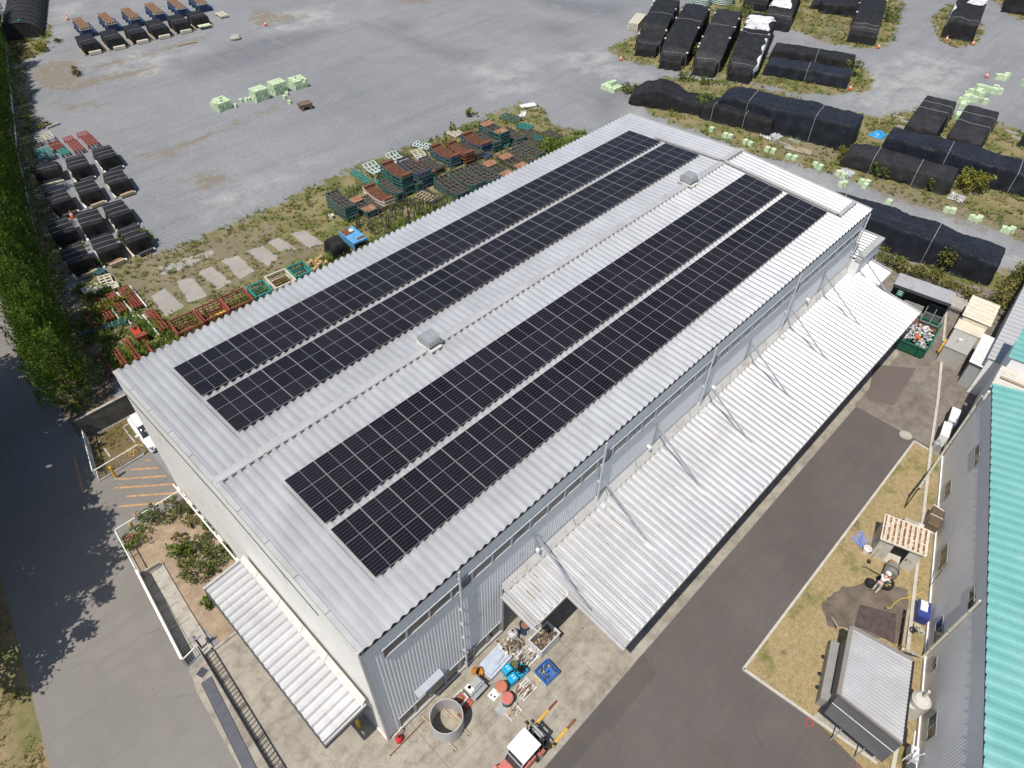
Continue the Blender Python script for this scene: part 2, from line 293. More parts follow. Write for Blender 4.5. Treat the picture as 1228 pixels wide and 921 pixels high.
# the gravel yard is one sheet; 'cover' says where weeds, soil, dust and damp lie on it
def px(*l): return [tuple(gp(*q)[:2]) for q in l]
POLYW = [px((140, 447), (95, 425), (86, 345), (150, 312), (200, 300), (250, 280), (330, 245), (400, 210), (470, 183), (560, 150), (622, 124), (652, 130), (662, 150), (700, 158), (715, 172), (600, 240)),
         px((728, 58), (760, 42), (790, 15), (880, -8), (945, -12), (925, 40), (908, 70), (888, 98), (840, 92), (790, 82), (750, 74)),
         px((940, 32), (1000, 54), (1050, 60), (1072, 50), (1085, 5), (1060, -20), (960, -20)),
         px((886, 80), (930, 60), (1035, 80), (1052, 95), (1042, 110), (1000, 114), (960, 113), (900, 98)),
         px((742, 108), (800, 92), (900, 100), (1000, 130), (1050, 140), (1110, 128), (1200, 148), (1250, 170), (1260, 300), (1150, 262), (1060, 232), (1010, 212), (960, 200), (900, 185), (840, 160), (780, 138)),
         px((1118, 20), (1135, 5), (1165, 8), (1180, 35), (1172, 54), (1145, 58), (1122, 45)), px((1185, -5), (1250, -5), (1250, 30), (1215, 22)),
         px((4, 48), (30, 40), (45, 46), (60, 28), (64, 40), (52, 62), (20, 80), (5, 80)), px((5, 90), (30, 75), (40, 130), (45, 190), (60, 240), (90, 330), (60, 330), (20, 200)), px((1060, 310), (1250, 330), (1250, 400), (1180, 390), (1050, 330))]
POLYD = [px((28, 82), (60, 72), (95, 70), (110, 95), (80, 112), (40, 108)), px((78, 100), (120, 88), (190, 78), (195, 86), (130, 100), (85, 112)), px((50, 105), (80, 125), (150, 118), (120, 130), (75, 135)), px((100, 80), (160, 66), (250, 40), (262, 42), (190, 66), (110, 86)),
         px((155, 188), (200, 176), (290, 140), (350, 118), (360, 122), (290, 150), (200, 192)), px((85, 340), (150, 312), (240, 285), (330, 262), (350, 290), (250, 330), (190, 380), (140, 420)), px((215, 215), (260, 200), (290, 215), (240, 232)),
         px((1020, 208), (1060, 214), (1140, 240), (1250, 275), (1250, 300), (1130, 262), (1050, 236)), px((930, 170), (1000, 160), (1020, 180), (1000, 200), (940, 190)), px((960, 60), (1000, 20), (1020, 30), (1000, 52)), px((300, 8), (370, 20), (310, 34), (296, 26)), px((470, -5), (520, -4), (516, 6), (480, 6)), px((108, 330), (150, 330), (260, 300), (390, 285), (395, 300), (300, 345), (200, 385), (150, 350)), px((55, 250), (75, 240), (110, 330), (140, 420), (160, 450), (120, 480), (100, 400))]
POLYP = [px((690, 60), (740, 60), (750, 85), (820, 95), (880, 105), (800, 100), (740, 95), (700, 90), (650, 70)), px((1015, 85), (1100, 60), (1180, 80), (1130, 120), (1060, 140), (1010, 130)), px((560, 80), (640, 62), (640, 110), (590, 118)), px((740, 125), (860, 175), (960, 205), (1060, 245), (1250, 310), (1250, 330), (1040, 260), (900, 210), (780, 160)),
         px((65, 10), (100, 2), (95, 20), (70, 45)), px((100, 75), (170, 60), (260, 60), (240, 80), (160, 95)), px((940, 20), (990, 12), (1000, 35), (960, 42)), px((230, 240), (330, 210), (380, 190), (330, 230), (250, 260)), px((300, 20), (400, 5), (420, 30), (330, 45))]
POLYK = [px((462, 24), (502, 28), (488, 40), (470, 36)), px((528, 56), (580, 62), (575, 72), (545, 72)), px((650, 28), (690, 30), (680, 42), (655, 40)), px((700, 110), (745, 105), (750, 130), (720, 140)), px((420, 25), (470, 32), (530, 55), (575, 75), (540, 70), (470, 45)), px((640, -5), (760, 8), (740, 22), (650, 10)), px((200, 75), (330, 40), (420, 30), (330, 70), (230, 95))]
gx = np.arange(-6, 180.1, 0.65); gy = np.arange(-20, 152.1, 0.65); XX, YY = np.meshgrid(gx, gy, indexing='ij'); PX, PY = XX.ravel(), YY.ravel()
def mask(polys, soft):
    out = np.zeros(len(PX))
    for P in polys:
        P = np.array(P); n = len(P); ins = np.zeros(len(PX), bool); dm = np.full(len(PX), 1e9)
        for i in range(n):
            (x1, y1), (x2, y2) = P[i], P[(i + 1) % n]; cnd = ((y1 > PY) != (y2 > PY)) & (PX < (x2 - x1) * (PY - y1) / (y2 - y1 + 1e-12) + x1); ins ^= cnd
            dx, dy = x2 - x1, y2 - y1; tt = np.clip(((PX - x1) * dx + (PY - y1) * dy) / (dx * dx + dy * dy + 1e-9), 0, 1); dm = np.minimum(dm, np.hypot(PX - x1 - tt * dx, PY - y1 - tt * dy))
        out = np.maximum(out, np.clip(0.5 + np.where(ins, dm, -dm) / (2 * soft), 0, 1))
    return out
MW, MD, MP, MK = mask(POLYW, 1.3), mask(POLYD, 1.6), mask(POLYP, 2.0), mask(POLYK, 2.0)
nx, ny = len(gx), len(gy)
ii = (np.arange(nx - 1)[:, None] * ny + np.arange(ny - 1)[None, :]).ravel(); F = np.stack([ii, ii + ny, ii + ny + 1, ii + 1], 1)
me = bpy.data.meshes.new('gravel_yard'); me.vertices.add(nx * ny); me.vertices.foreach_set('co', np.stack([PX, PY, np.zeros(nx * ny)], 1).ravel().astype(np.float32))
me.loops.add(F.size); me.loops.foreach_set('vertex_index', F.ravel().astype(np.int32)); me.polygons.add(len(F)); me.polygons.foreach_set('loop_start', (np.arange(len(F)) * 4).astype(np.int32)); me.update(calc_edges=True)
ca = me.color_attributes.new('cover', 'FLOAT_COLOR', 'POINT'); ca.data.foreach_set('color', np.stack([MW, MD, MP, MK], 1).ravel().astype(np.float32)); me.materials.append(G_yard)
yo = bpy.data.objects.new('gravel_yard', me); COL.objects.link(yo); yo['kind'] = 'structure'
def struct(name, mb, m, **k): o = mb.build(name, m, **k); o['kind'] = 'structure'; return o
struct('road', MB().sheet([(-19, -30), (-14.6, 0), (-13, 11.5), (-12.2, 16.5), (-11, 24.5), (-9.2, 36), (-5.5, 52), (2, 78), (12, 110), (24, 150), (16.5 + 11, 150), (14.6, 107), (6.6, 81), (1.0, 60), (-0.9, 50), (-3.0, 40), (-2.8, 34), (-3.45, 28), (0.26, 28.0), (0.26, 22.28), (-4.4, 22.3), (-5.0, 15), (-5.45, 11.4), (-5.75, 9.3), (-6.1, 4.5), (-6.5, -2), (-8, -30)], 0.006), G_road)
struct('forecourt', MB().sheet([(-5.75, 9.6), (-5.4, 11.15), (0.2, 11.15), (0.2, 0.0), (52, 0.0), (52, -3), (51, -6.95), (14, -6.87), (-6.4, -6.85), (-6.1, 4.5)], 0.010), G_apron)
struct('patched_strip', MB().sheet([(3.2, -6.9), (13.6, -6.9), (13.4, -8.15), (9.0, -8.25), (8.9, -7.9), (3.0, -8.0)], 0.019), asphalt_material('older_asphalt', (0.08, 0.072, 0.067), (0.105, 0.094, 0.086), (0.125, 0.1, 0.082), stain=0.5))
m = MB()
for x_ in np.arange(-3, 50, 4.6): m.bar((x_, -0.1, 0.011), (x_, -6.8, 0.011), 0.025, 0.004)
m.bar((-3, -3.4, 0.011), (49, -3.4, 0.011), 0.02, 0.004); struct('concrete_joint', m, mat('joint_grime', (0.13, 0.115, 0.095), 0.9))
E1 = gp(1033, 484); E2 = gp(1118, 532)
struct('service_lane', MB().sheet([(-9, -6.9), (tuple(E1)[0], -6.95), (E2.x, E2.y), (E2.x - 3.5, -13.2), (30, -17.5), (17, -21.5), (9, -24.5), (0, -30), (-8, -30)], 0.014), G_lane)
struct('loading_yard', MB().sheet([(E1.x - 0.6, -6.8), (52, -6.8), (52, -1), (60, 0.5), (64, -6), (66, -12), (56, -14.5), (41, -15.5), (E2.x - 0.5, E2.y)], 0.018), G_old)
ob = gp(1015, 530); 
struct('patched_asphalt', MB().sheet([tuple(gp(*q)[:2]) for q in ((1048, 437), (1098, 442), (1072, 487), (1040, 480))], 0.022), asphalt_material('patch_asphalt', (0.115, 0.1, 0.09), (0.14, 0.118, 0.105), (0.16, 0.12, 0.095)))
struct('verge', MB().sheet([(-60, -30), (-19, -30), (-14.6, 0), (-13, 11.5), (-12.2, 16.5), (-11, 24.5), (-9.2, 36), (-5.5, 52), (2, 78), (12, 110), (24, 150), (-60, 150)], 0.009), G_verge)
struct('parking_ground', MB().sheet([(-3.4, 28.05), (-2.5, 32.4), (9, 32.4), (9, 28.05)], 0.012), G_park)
rg_ = [(hx0 + 2.0 + 1.0 * noise.noise(Vector((y_ * 0.7, 0, 1))) + 0.6 * noise.noise(Vector((y_ * 2.3, 0, 2))), y_) for y_ in np.arange(33, 112, 0.4) for hx0 in (float(np.interp(y_, [34, 37, 44, 50, 60, 81, 107, 135], [-1.2, -0.6, 0.4, 1.4, 3.0, 8.1, 15.9, 24.5])),)]; lg_ = [(float(np.interp(y_, [34, 37, 44, 50, 60, 81, 107, 135], [-2.8, -2.6, -1.4, -0.3, 1.5, 6.9, 14.8, 23.4])), y_) for y_ in np.arange(33, 112, 2)]
struct('hedge_soil', MB().sheet(rg_ + lg_[::-1], 0.008), mat('leaf_litter_soil', (0.14, 0.105, 0.07), 0.95, var=0.35, scale=0.8, fine=0.35, fscale=6, coords='World'))
struct('garden_bed', MB().sheet([(-4.35, 22.25), (0.24, 22.25), (0.24, 11.2), (-3.35, 11.2), (-3.85, 14.0), (-3.45, 18.5), (-4.6, 18.6)], 0.02), M_soil)
# kerb of the garden and its sunken concrete strip
m = MB()
for a, b in (((-3.4, 18.55), (-3.72, 14.5)), ((-3.72, 14.5), (-3.9, 11.15)), ((-4.62, 18.55), (-3.4, 18.55)), ((-3.9, 11.15), (0.15, 11.15))): m.bar((*a, 0.05), (*b, 0.05), 0.16, 0.14)
struct('garden_kerb', m, M_conc)
m = MB().sheet([(-4.66, 18.5), (-3.46, 18.5), (-3.97, 11.3), (-5.32, 11.3)], 0.016)
struct('drain_strip', m, M_conc)
m = MB()
for k in range(1, 5): y = 18.5 - k * 1.5; m.bar((-4.75 - k * 0.12, y, 0.018), (-3.75 - k * 0.04, y, 0.018), 0.03, 0.012)
m.bar((-4.2, 18.4, 0.018), (-4.72, 11.4, 0.018), 0.03, 0.012); struct('slab_joint', m, M_dgrey)
# lawn with its kerb
LAWN = [(17.06, -11.67), (41.14, -11.78), (41.05, -13.4), (38.8, -14.15), (30.3, -16.9), (21.9, -19.6), (17.9, -20.9), (17.5, -19.2), (17.34, -15.8)]
LAWN = [(17.06, -11.67), (41.14, -11.78), (41.05, -13.6), (38.8, -14.4), (30.3, -17.1), (21.9, -19.75), (16.5, -21.4), (17.34, -15.8)]
struct('lawn', MB().sheet(LAWN, 0.05), G_lawn)
m = MB()
for a, b in (((16.98, -11.6), (41.2, -11.7)), ((41.2, -11.7), (41.1, -12.8)), ((17.0, -11.6), (17.35, -15.9)), ((17.35, -15.9), (17.6, -19.3))): m.bar((*a, 0.04), (*b, 0.04), 0.15, 0.16)
struct('lawn_kerb', m, mat('kerb_stone', (0.46, 0.43, 0.38), 0.85, var=0.12, fine=0.15, coords='World'))
m = MB(); pl = [gp(*q) for q in ((1134, 375), (1124, 480), (1116, 535), (1106, 622), (1096, 705), (1088, 777), (1078, 880), (1066, 940))]
for a, b in zip(pl[:-1], pl[1:]): m.bar((a.x, a.y, 0.06), (b.x, b.y, 0.06), 0.2, 0.16)
struct('yard_kerb', m, MATS['kerb_stone'])
m = MB(); q = crop(908, 681, 320, 240, 1228, 921)
SO = [q(*a) for a in ((300, 170), (350, 110), (440, 80), (560, 60), (690, 100), (695, 150), (690, 360), (560, 330), (430, 290), (330, 270))]; RG = []
for a_, b_ in zip(SO, SO[1:] + SO[:1]):
    for k_ in range(8): p_ = a_.lerp(b_, k_ / 8); RG.append((p_.x + 0.22 * noise.noise(p_ * 1.3), p_.y + 0.22 * noise.noise(p_ * 1.7 + Vector((3, 1, 0)))))
m.sheet(RG, 0.058); struct('bare_soil', m, mat('trodden_soil', (0.13, 0.105, 0.082), 0.95, var=0.35, scale=0.9, fine=0.3, fscale=20, coords='World'))
m = MB(); m.sheet([tuple(q(*a)[:2]) for a in ((470, 170), (640, 215), (630, 350), (480, 280), (445, 275))], 0.066); struct('brick_pad', m, mat('dark_pavers', (0.075, 0.055, 0.05), 0.9, var=0.3, scale=3, fine=0.2, coords='World'))
# painted hatching of the bay, stall lines
q = crop(80, 480, 140, 120, 1074, 921); mp = mat('worn_orange_marking', (0.55, 0.3, 0.12), 0.8, var=0.2, dirt=((0.19, 0.16, 0.13), 0.75, 5), coords='World')
m = MB()
for a, b in (((585, 640), (850, 622)), ((460, 728), (920, 697)), ((440, 808), (995, 772)), ((550, 885), (1074, 850)), ((720, 557), (778, 548))): m.bar((*q(*a)[:2], 0.010), (*q(*b)[:2], 0.010), 0.14, 0.004)
q2 = crop(120, 580, 180, 160, 1036, 921)
for a, b in (((130, 158), (500, 125)), ((220, 215), (300, 208)), ((190, 285), (310, 275))): m.bar((*q2(*a)[:2], 0.010), (*q2(*b)[:2], 0.010), 0.14, 0.004)
for a, b in (((70, 520), (150, 850)), ((175, 610), (200, 690))): m.bar((*q(*a)[:2], 0.010), (*q(*b)[:2], 0.010), 0.13, 0.004)
struct('hatch_marking', m, mp)
m = MB()
for a, b in (((210, 165), (330, 345)), ((300, 378), (400, 520)), ((515, 245), (630, 390)), ((515, 245), (690, 150))): m.bar((*q(*a)[:2], 0.017), (*q(*b)[:2], 0.017), 0.1, 0.006)
struct('stall_marking', m, mat('worn_white_line', (0.42, 0.41, 0.39), 0.8, var=0.25, scale=6, dirt=((0.16, 0.13, 0.1), 0.5, 4)))
# concrete pads lying among the weeds beside the racks
m = MB(); q = crop(180, 280, 240, 150, 1228, 767)
for P in ([(5, 385), (90, 335), (210, 450), (95, 510)], [(160, 290), (270, 270), (350, 385), (235, 425)], [(295, 235), (375, 200), (500, 300), (410, 345)], [(435, 165), (540, 135), (640, 235), (550, 280)], [(580, 110), (690, 75), (790, 150), (720, 200)], [(715, 50), (790, 25), (900, 95), (800, 110)], [(860, 0), (950, -20), (1065, 60), (970, 90)], [(40, 210), (380, 100), (400, 130), (200, 220), (50, 260)]):
    V_ = [q(*a) for a in P]; RG = []
    for a_, b_ in zip(V_, V_[1:] + V_[:1]):
        for k_ in range(10): p_ = a_.lerp(b_, k_ / 10); RG.append((p_.x + 0.16 * noise.noise(p_ * 2.1), p_.y + 0.16 * noise.noise(p_ * 2.3 + Vector((5, 0, 0)))))
    m.sheet(RG, 0.012)
struct('concrete_pads', m, concrete_material('pad_concrete', (0.27, 0.255, 0.23), (0.34, 0.325, 0.295), (0.25, 0.2, 0.14), 0.66))
# manhole, grating
c = gp(1086, 522); m = MB().lathe([(0.0, 0.025), (0.36, 0.025), (0.36, 0.03), (0.46, 0.03), (0.46, 0.0)], 28); struct('manhole', m, M_conc, loc=(c.x, c.y, 0))
q = crop(0, 681, 320, 240, 1228, 921); a, b = q(950, 515), q(1150, 921); d = (b - a); b = a + d * 1.5; d.normalize(); s = Vector((-d.y, d.x, 0))
m = MB()
for k in range(-3, 4): m.bar(a + s * k * 0.075 + Vector((0, 0, 0.022)), b + s * k * 0.075 + Vector((0, 0, 0.022)), 0.045, 0.02)
struct('drain_grating', m, mat('grating_steel', (0.15, 0.16, 0.19), 0.5, 0.4, var=0.15))
m = MB(); m.bar(a - Vector((0, 0, -0.012)), b + Vector((0, 0, 0.012)), 0.62, 0.008); struct('drain_channel', m, mat('channel_dark', (0.05, 0.045, 0.05)))
# ------------------------------------------------------------------ the warehouse
BX0, BX1, BY1 = 0.24, 49.75, 23.55
EAVE, RIDGE, YM = 11.18, 11.78, 11.72
def rz_(y): return EAVE + (RIDGE - EAVE) * (1 - abs(y - YM) / (YM + 0.15))
W = thing('warehouse', 'large pale grey warehouse with white ribbed roof under solar panels and a long white canopy', 'warehouse', (0, 0, 0))
def metal_sheet(name, col, dirt, var=0.06, rough=0.45, metal=0.0, streak=(0.25, 0.02, 1)):
    m, t, N, L, b = nodes_of(name, rough); b.inputs['Specular IOR Level'].default_value = 0.5; b.inputs['Metallic'].default_value = metal; p = POS(t)
    c = MX(t, MR(t, NZ(t, p, 0.5, 5, 0.65), 0.35, 0.65), tuple(x * (1 - var) for x in col), tuple(x * (1 + var) for x in col))
    c = MX(t, MR(t, NZ(t, SCL(t, p, (2.2, 0.16, 0.16)), 1.0, 5, 0.65), 0.52, 0.8, 0, 0.5), c, dirt)
    sp = NZ(t, p, 2.6, 3, 0.8); rg = NZ(t, SCL(t, p, (1.1, 0.25, 1)), 0.35, 3); c = MX(t, MA(t, 'MULTIPLY', MR(t, sp, 0.66, 0.74), MR(t, rg, 0.52, 0.68)), c, tuple(x * 0.55 for x in dirt))
    L.new(c, b.inputs['Base Color']); return m
M_roof = metal_sheet('white_roof_sheet', (0.62, 0.62, 0.62), (0.44, 0.44, 0.435), 0.08, 0.36, 0.56)
M_canopy = metal_sheet('canopy_sheet', (0.64, 0.637, 0.632), (0.44, 0.42, 0.39), 0.08, 0.36, 0.54)
M_wall = mat('wall_sheet', (0.74, 0.75, 0.75), 0.45, var=0.04, scale=0.5, dirt=((0.36, 0.36, 0.34), 0.12, 0.8), coords='World')
M_gable = mat('gable_panel', (0.76, 0.76, 0.74), 0.55, var=0.05, scale=0.4, dirt=((0.42, 0.41, 0.37), 0.18, 0.9), coords='World')
M_flash = mat('flashing', (0.60, 0.58, 0.54), 0.5, var=0.08, scale=1.5, dirt=((0.38, 0.32, 0.24), 0.3, 2), coords='World')
M_cap = mat('ridge_metal', (0.38, 0.38, 0.38), 0.5, 0.0, var=0.12, scale=0.8, coords='World')
def ribs(x0, x1, pitch, h, prof=((0, 0), (0.2, 0), (0.36, 1), (0.64, 1), (0.8, 0))):
    out = []; k = 0
    while x0 + k * pitch < x1 - 1e-6:
        for a, b in prof:
            x = x0 + (k + a) * pitch
            if x <= x1: out.append((x, b * h))
        k += 1
    return out + [(x1, 0.0)]
RB = 0.17
PR = ((0, 0), (0.12, 0), (0.385, 1), (0.615, 1), (0.88, 0)); PRS = ((0, 0), (0.14, 0), (0.30, 1), (0.68, 1), (0.84, 0))
def ribbed(mb, rib, ya, yb, zf, m=0, seg=1):
    P = []
    for i in range(seg + 1):
        y = ya + (yb - ya) * i / seg; P.append([(x, y, zf(y) + h) for x, h in rib])
    mb.grid([list(r) for r in zip(*P)], m)
rr = ribs(BX0 + 0.05, BX1 + 0.05, 0.5, RB, PR)
m = MB(); ribbed(m, rr, -0.15, YM, rz_); ribbed(m, rr, YM, BY1 + 0.15, rz_); roof = m.build('roof', M_roof, W)
m = MB()
for y in (-0.10, BY1 + 0.1): m.b2(BX0, BX1, y - 0.02, y + 0.02, EAVE - 0.2, EAVE + 0.0)
for y, s in ((-0.06, 1), (BY1 + 0.06, -1)):
    m.add([(x, y, EAVE + h * 0.98 - 0.01) for x, h in rr] + [(x, y, EAVE - 0.05) for x, h in rr], [(i, i + 1, len(rr) + i + 1, len(rr) + i) for i in range(len(rr) - 1)])
m.build('eave_closure', M_black, roof)
# ridge cap with hanging scallops
m = MB(); zc = RIDGE + RB + 0.02; n = int((BX1 - BX0) / 2.7)
P = [(-0.27, -0.08), (-0.25, 0.0), (-0.05, 0.03), (0.05, 0.03), (0.25, 0.0), (0.27, -0.08)]
for k in range(n):
    a = BX0 + 0.05 + k * (BX1 - BX0) / n; b = BX0 + 0.05 + (k + 1) * (BX1 - BX0) / n
    m.grid([[(x, YM + y, zc + z) for y, z in P] for x in (a, b - 0.05)])
    m.b2(b - 0.09, b + 0.02, YM - 0.275, YM + 0.275, zc + 0.0, zc + 0.045)
m.build('ridge_cap', M_cap, W)
# verge flashings at both ends
for x in (BX0 - 0.04, BX1 + 0.0):
    m = MB(); s = -1 if x < 1 else 1; ks = np.linspace(-0.15, BY1 + 0.15, 11)
    for a, b in zip(ks[:-1], ks[1:]):
        for w0, w1, dz0, dz1 in ((0.0, 0.34, 0.12, 0.16),):
            m.add([(x + s * 0.0, a, rz_(a) + 0.16), (x - s * 0.26, a, rz_(a) + 0.18), (x - s * 0.26, b - 0.03, rz_(b) + 0.18), (x, b - 0.03, rz_(b) + 0.16)], [(0, 1, 2, 3)])
            m.add([(x, a, rz_(a) + 0.16), (x, b - 0.03, rz_(b) + 0.16), (x, b - 0.03, rz_(b) - 0.06), (x, a, rz_(a) - 0.06)], [(0, 1, 2, 3)])
    m.build('verge_flashing', M_cap, W)
# walls
wr = ribs(BX0, BX1, 0.2, 0.018, ((0, 0), (0.3, 0), (0.45, 1), (0.75, 1), (0.9, 0)))
m = MB(); m.grid([[(x, -h, 0.0), (x, -h, EAVE)] for x, h in wr]); m.build('front_wall', M_wall, W)
m = MB(); m.add([(BX0 - 0.004, 0, 0), (BX0 - 0.004, BY1, 0), (BX0 - 0.004, BY1, EAVE + 0.1), (BX0 - 0.004, YM, RIDGE + 0.1), (BX0 - 0.004, 0, EAVE + 0.1)], [(0, 4, 3, 2, 1)])
m.build('gable_wall', M_gable, W)
m = MB(); m.add([(BX1, 0, 0), (BX1, BY1, 0), (BX1, BY1, EAVE + 0.1), (BX1, YM, RIDGE + 0.1), (BX1, 0, EAVE + 0.1)], [(0, 1, 2, 3, 4)]); m.add([(BX0, BY1, 0), (BX1, BY1, 0), (BX1, BY1, EAVE), (BX0, BY1, EAVE)], [(3, 2, 1, 0)])
m.build('rear_wall', M_gable, W)
m = MB(); m.bar((BX0 - 0.02, -0.04, 0.0), (BX0 - 0.02, -0.04, EAVE + 0.06), 0.12, 0.12); m.bar((BX0 - 0.05, 0.04, 0.05), (BX0 - 0.05, BY1, 0.05), 0.1, 0.2); m.bar((BX0 + 6, -0.07, 0.06), (BX0, -0.07, 0.06), 0.08, 0.14)
m.build('corner_trim', M_flash, W)
# the proud white barge panel on the gable and a dark broken strip standing in for its shadow
m = MB(); ks = np.linspace(0.05, BY1 - 0.05, 15)
for a, b in zip(ks[:-1], ks[1:]):
    ta, tb = rz_(a) - 0.07, rz_(b) - 0.07
    lo = 1.25
    m.add([(BX0 - 0.035, a, ta + 0.1), (BX0 - 0.035, b, tb + 0.1), (BX0 - 0.035, b, tb - lo), (BX0 - 0.035, a, ta - lo), (BX0, a, ta - lo), (BX0, b, tb - lo)], [(0, 1, 2, 3), (3, 2, 5, 4)])
m.build('barge_panel', M_gable, W)
m = MB(); y = 3.2
while y < BY1 - 1.2:
    l = rnd.uniform(0.25, 1.5); z = rz_(y) - 1.36; m.bar((BX0 - 0.03, y, z), (BX0 - 0.03, y + l, rz_(y + l) - 1.36), 0.08, rnd.uniform(0.04, 0.12)); y += l + rnd.uniform(0, 0.02)
m.build('barge_shadow', M_dgrey, W)
# clerestory and low windows
M_frame = mat('window_frame', (0.42, 0.44, 0.46), 0.4, var=0.06)
M_pane = mat('dusty_pane', (0.065, 0.068, 0.068), 0.25, var=0.4, scale=0.9, dirt=((0.14, 0.14, 0.13), 0.3, 1.5), coords='World')
x = 1.22; k = 0
while x < 48.6:
    m = MB(); a, b, z0, z1 = x + 0.03, x + 1.34, 8.98, 9.74
    m.b2(a, b, -0.050, -0.030, z0, z1, 1)
    m.b2(a - 0.03, b + 0.03, -0.11, -0.03, z0 - 0.09, z0); m.b2(a - 0.03, b + 0.03, -0.10, -0.03, z1, z1 + 0.05); m.b2(a - 0.03, a + 0.03, -0.10, -0.03, z0, z1); m.b2(b - 0.03, b + 0.03, -0.10, -0.03, z0, z1)
    if x > 16:
        for j in range(3 if x < 27 else 4):
            w_ = (b - a) / (3 if x < 27 else 4); xx = a + j * w_
            m.bar((xx, -0.058, z0), (xx + w_, -0.058, z1), 0.012, 0.07); 
            if x > 27: m.bar((xx + w_, -0.064, z0), (xx, -0.064, z1), 0.01, 0.06)
    m.build('window', [M_frame, M_pane], W); x += 1.372
x = 1.08
while x < 8.2:
    m = MB(); m.b2(x + 0.03, x + 1.0, -0.055, -0.03, 0.42, 1.48, 1); m.b2(x - 0.02, x + 1.05, -0.1, -0.03, 0.34, 0.42); m.b2(x - 0.02, x + 1.05, -0.09, -0.03, 1.48, 1.53)
    m.b2(x - 0.02, x + 0.04, -0.09, -0.03, 0.42, 1.48); m.b2(x + 0.99, x + 1.05, -0.09, -0.03, 0.42, 1.48)
    m.build('window', [M_frame, M_glass], W); x += 1.09
m = MB(); m.b2(1.0, 8.75, -0.14, -0.03, 0.2, 0.32); m.build('window_sill', M_flash, W)
m = MB(); m.add([(2.3, -0.04, 2.9), (4.05, -0.04, 2.9), (4.05, -0.42, 2.72), (2.3, -0.42, 2.72), (2.3, -0.42, 2.62), (4.05, -0.42, 2.62)], [(0, 3, 2, 1), (3, 4, 5, 2)]); m.build('window_hood', mat('hood_metal', (0.4, 0.42, 0.46), 0.45, var=0.06), W)
# roller-door opening at the end of the front canopy
m = MB(); m.b2(8.95, 11.3, -0.075, -0.04, 0.0, 4.2); m.build('shutter_door', mat('shutter', (0.16, 0.165, 0.175), 0.5, var=0.06), W)
m = MB(); m.bar((8.8, -0.09, 0), (8.8, -0.09, 5.4), 0.13, 0.13); m.bar((11.4, -0.09, 0), (11.4, -0.09, 4.3), 0.13, 0.13); m.build('door_frame', M_grey, W)
# down pipes
for xx, zb in ((5.85, 0.1), (16.75, 5.2), (27.65, 5.2), (38.55, 5.2), (49.6, 5.1)):
    m = MB(); m.tube((xx, -0.16, 10.95), (xx, -0.16, zb), 0.065, 8)
    for z in np.arange(zb + 0.6, 10.6, 1.6): m.box((xx, -0.1, z), (0.15, 0.19, 0.04))
    if zb > 1: m.tube((xx, -0.2, zb), (xx + 0.25, -0.6, zb - 0.12), 0.065, 8); m.box((xx + 0.15, -0.5, zb - 0.05), (0.5, 0.4, 0.12), 0.3)
    m.build('down_pipe', mat('pipe_grey', (0.5, 0.52, 0.54), 0.45, var=0.06), W)
# round vent hoods on the wall above the canopy
for xx, zz in ((11.5, 6.2), (21.9, 6.15), (29.3, 6.15), (42.6, 6.3)):
    m = MB(); m.tube((xx, 0.0, zz), (xx, -0.24, zz), 0.11, 14); m.tube((xx, -0.15, zz), (xx, -0.2, zz - 0.2), 0.12, 12, r2=0.09); m.build('vent_hood', M_gable, W)
# front canopy
def cz(y): return 5.15 + y * 0.93 / 6.65
cr = ribs(11.45, 50.25, 0.5, 0.16, PR)
m = MB(); ribbed(m, cr, -0.3, -6.65, cz); ribbed(m, ribs(8.75, 11.45, 0.5, 0.16, PR), -0.3, -2.65, cz); ribbed(m, ribs(50.25, 53.2, 0.5, 0.16, PR), -0.3, -2.75, cz)
can = m.build('canopy_roof', M_canopy, W)
m = MB(); N_ = 14
for i in range(N_):
    a = 8.75 + i * (50.3 - 8.75) / N_; b = 8.75 + (i + 1) * (50.3 - 8.75) / N_ - 0.04
    m.add([(a, -0.05, 5.86), (b, -0.05, 5.86), (b, -0.34, 5.30), (a, -0.34, 5.30), (a, -0.36, 5.2), (b, -0.36, 5.2)], [(3, 2, 1, 0), (4, 5, 2, 3)])
m.build('wall_flashing', M_flash, can)
m = MB(); m.bar((11.4, -6.62, cz(-6.62) - 0.12), (50.3, -6.62, cz(-6.62) - 0.12), 0.1, 0.26); m.bar((8.7, -2.66, cz(-2.66) - 0.08), (11.4, -2.66, cz(-2.66) - 0.08), 0.1, 0.22); m.bar((50.3, -2.78, cz(-2.78) - 0.08), (53.2, -2.78, cz(-2.78) - 0.08), 0.1, 0.2)
m.build('fascia', M_flash, can)
m = MB()
for xx, y1 in ((8.68, -2.7), (11.4, -6.7), (50.32, -6.7), (53.25, -2.8)):
    y0 = -0.3 if xx not in (11.4, 50.32) else -2.7
    m = MB(); m.bar((xx, y0, cz(y0) + 0.03), (xx, y1, cz(y1) + 0.03), 0.16, 0.3)
    if xx < 12: m.bar((xx - 0.14, y0, cz(y0) - 0.05), (xx - 0.14, y1, cz(y1) - 0.05), 0.2, 0.1)
    m.build('end_trim', M_cap, can)
m = MB()
for k in range(9):
    xx = 11.9 + k * 5.5 if k else 9.0; xx = min(xx, 50.1); yy = -6.5 if xx > 11.4 else -2.5
    m.bar((xx, 0, cz(0) - 0.25), (xx, yy, cz(yy) - 0.2), 0.15, 0.25)
for yy in (-2.4, -4.6): m.bar((11.5, yy, cz(yy) - 0.1), (50.2, yy, cz(yy) - 0.1), 0.08, 0.14)
m.build('canopy_frame', M_grey, can)
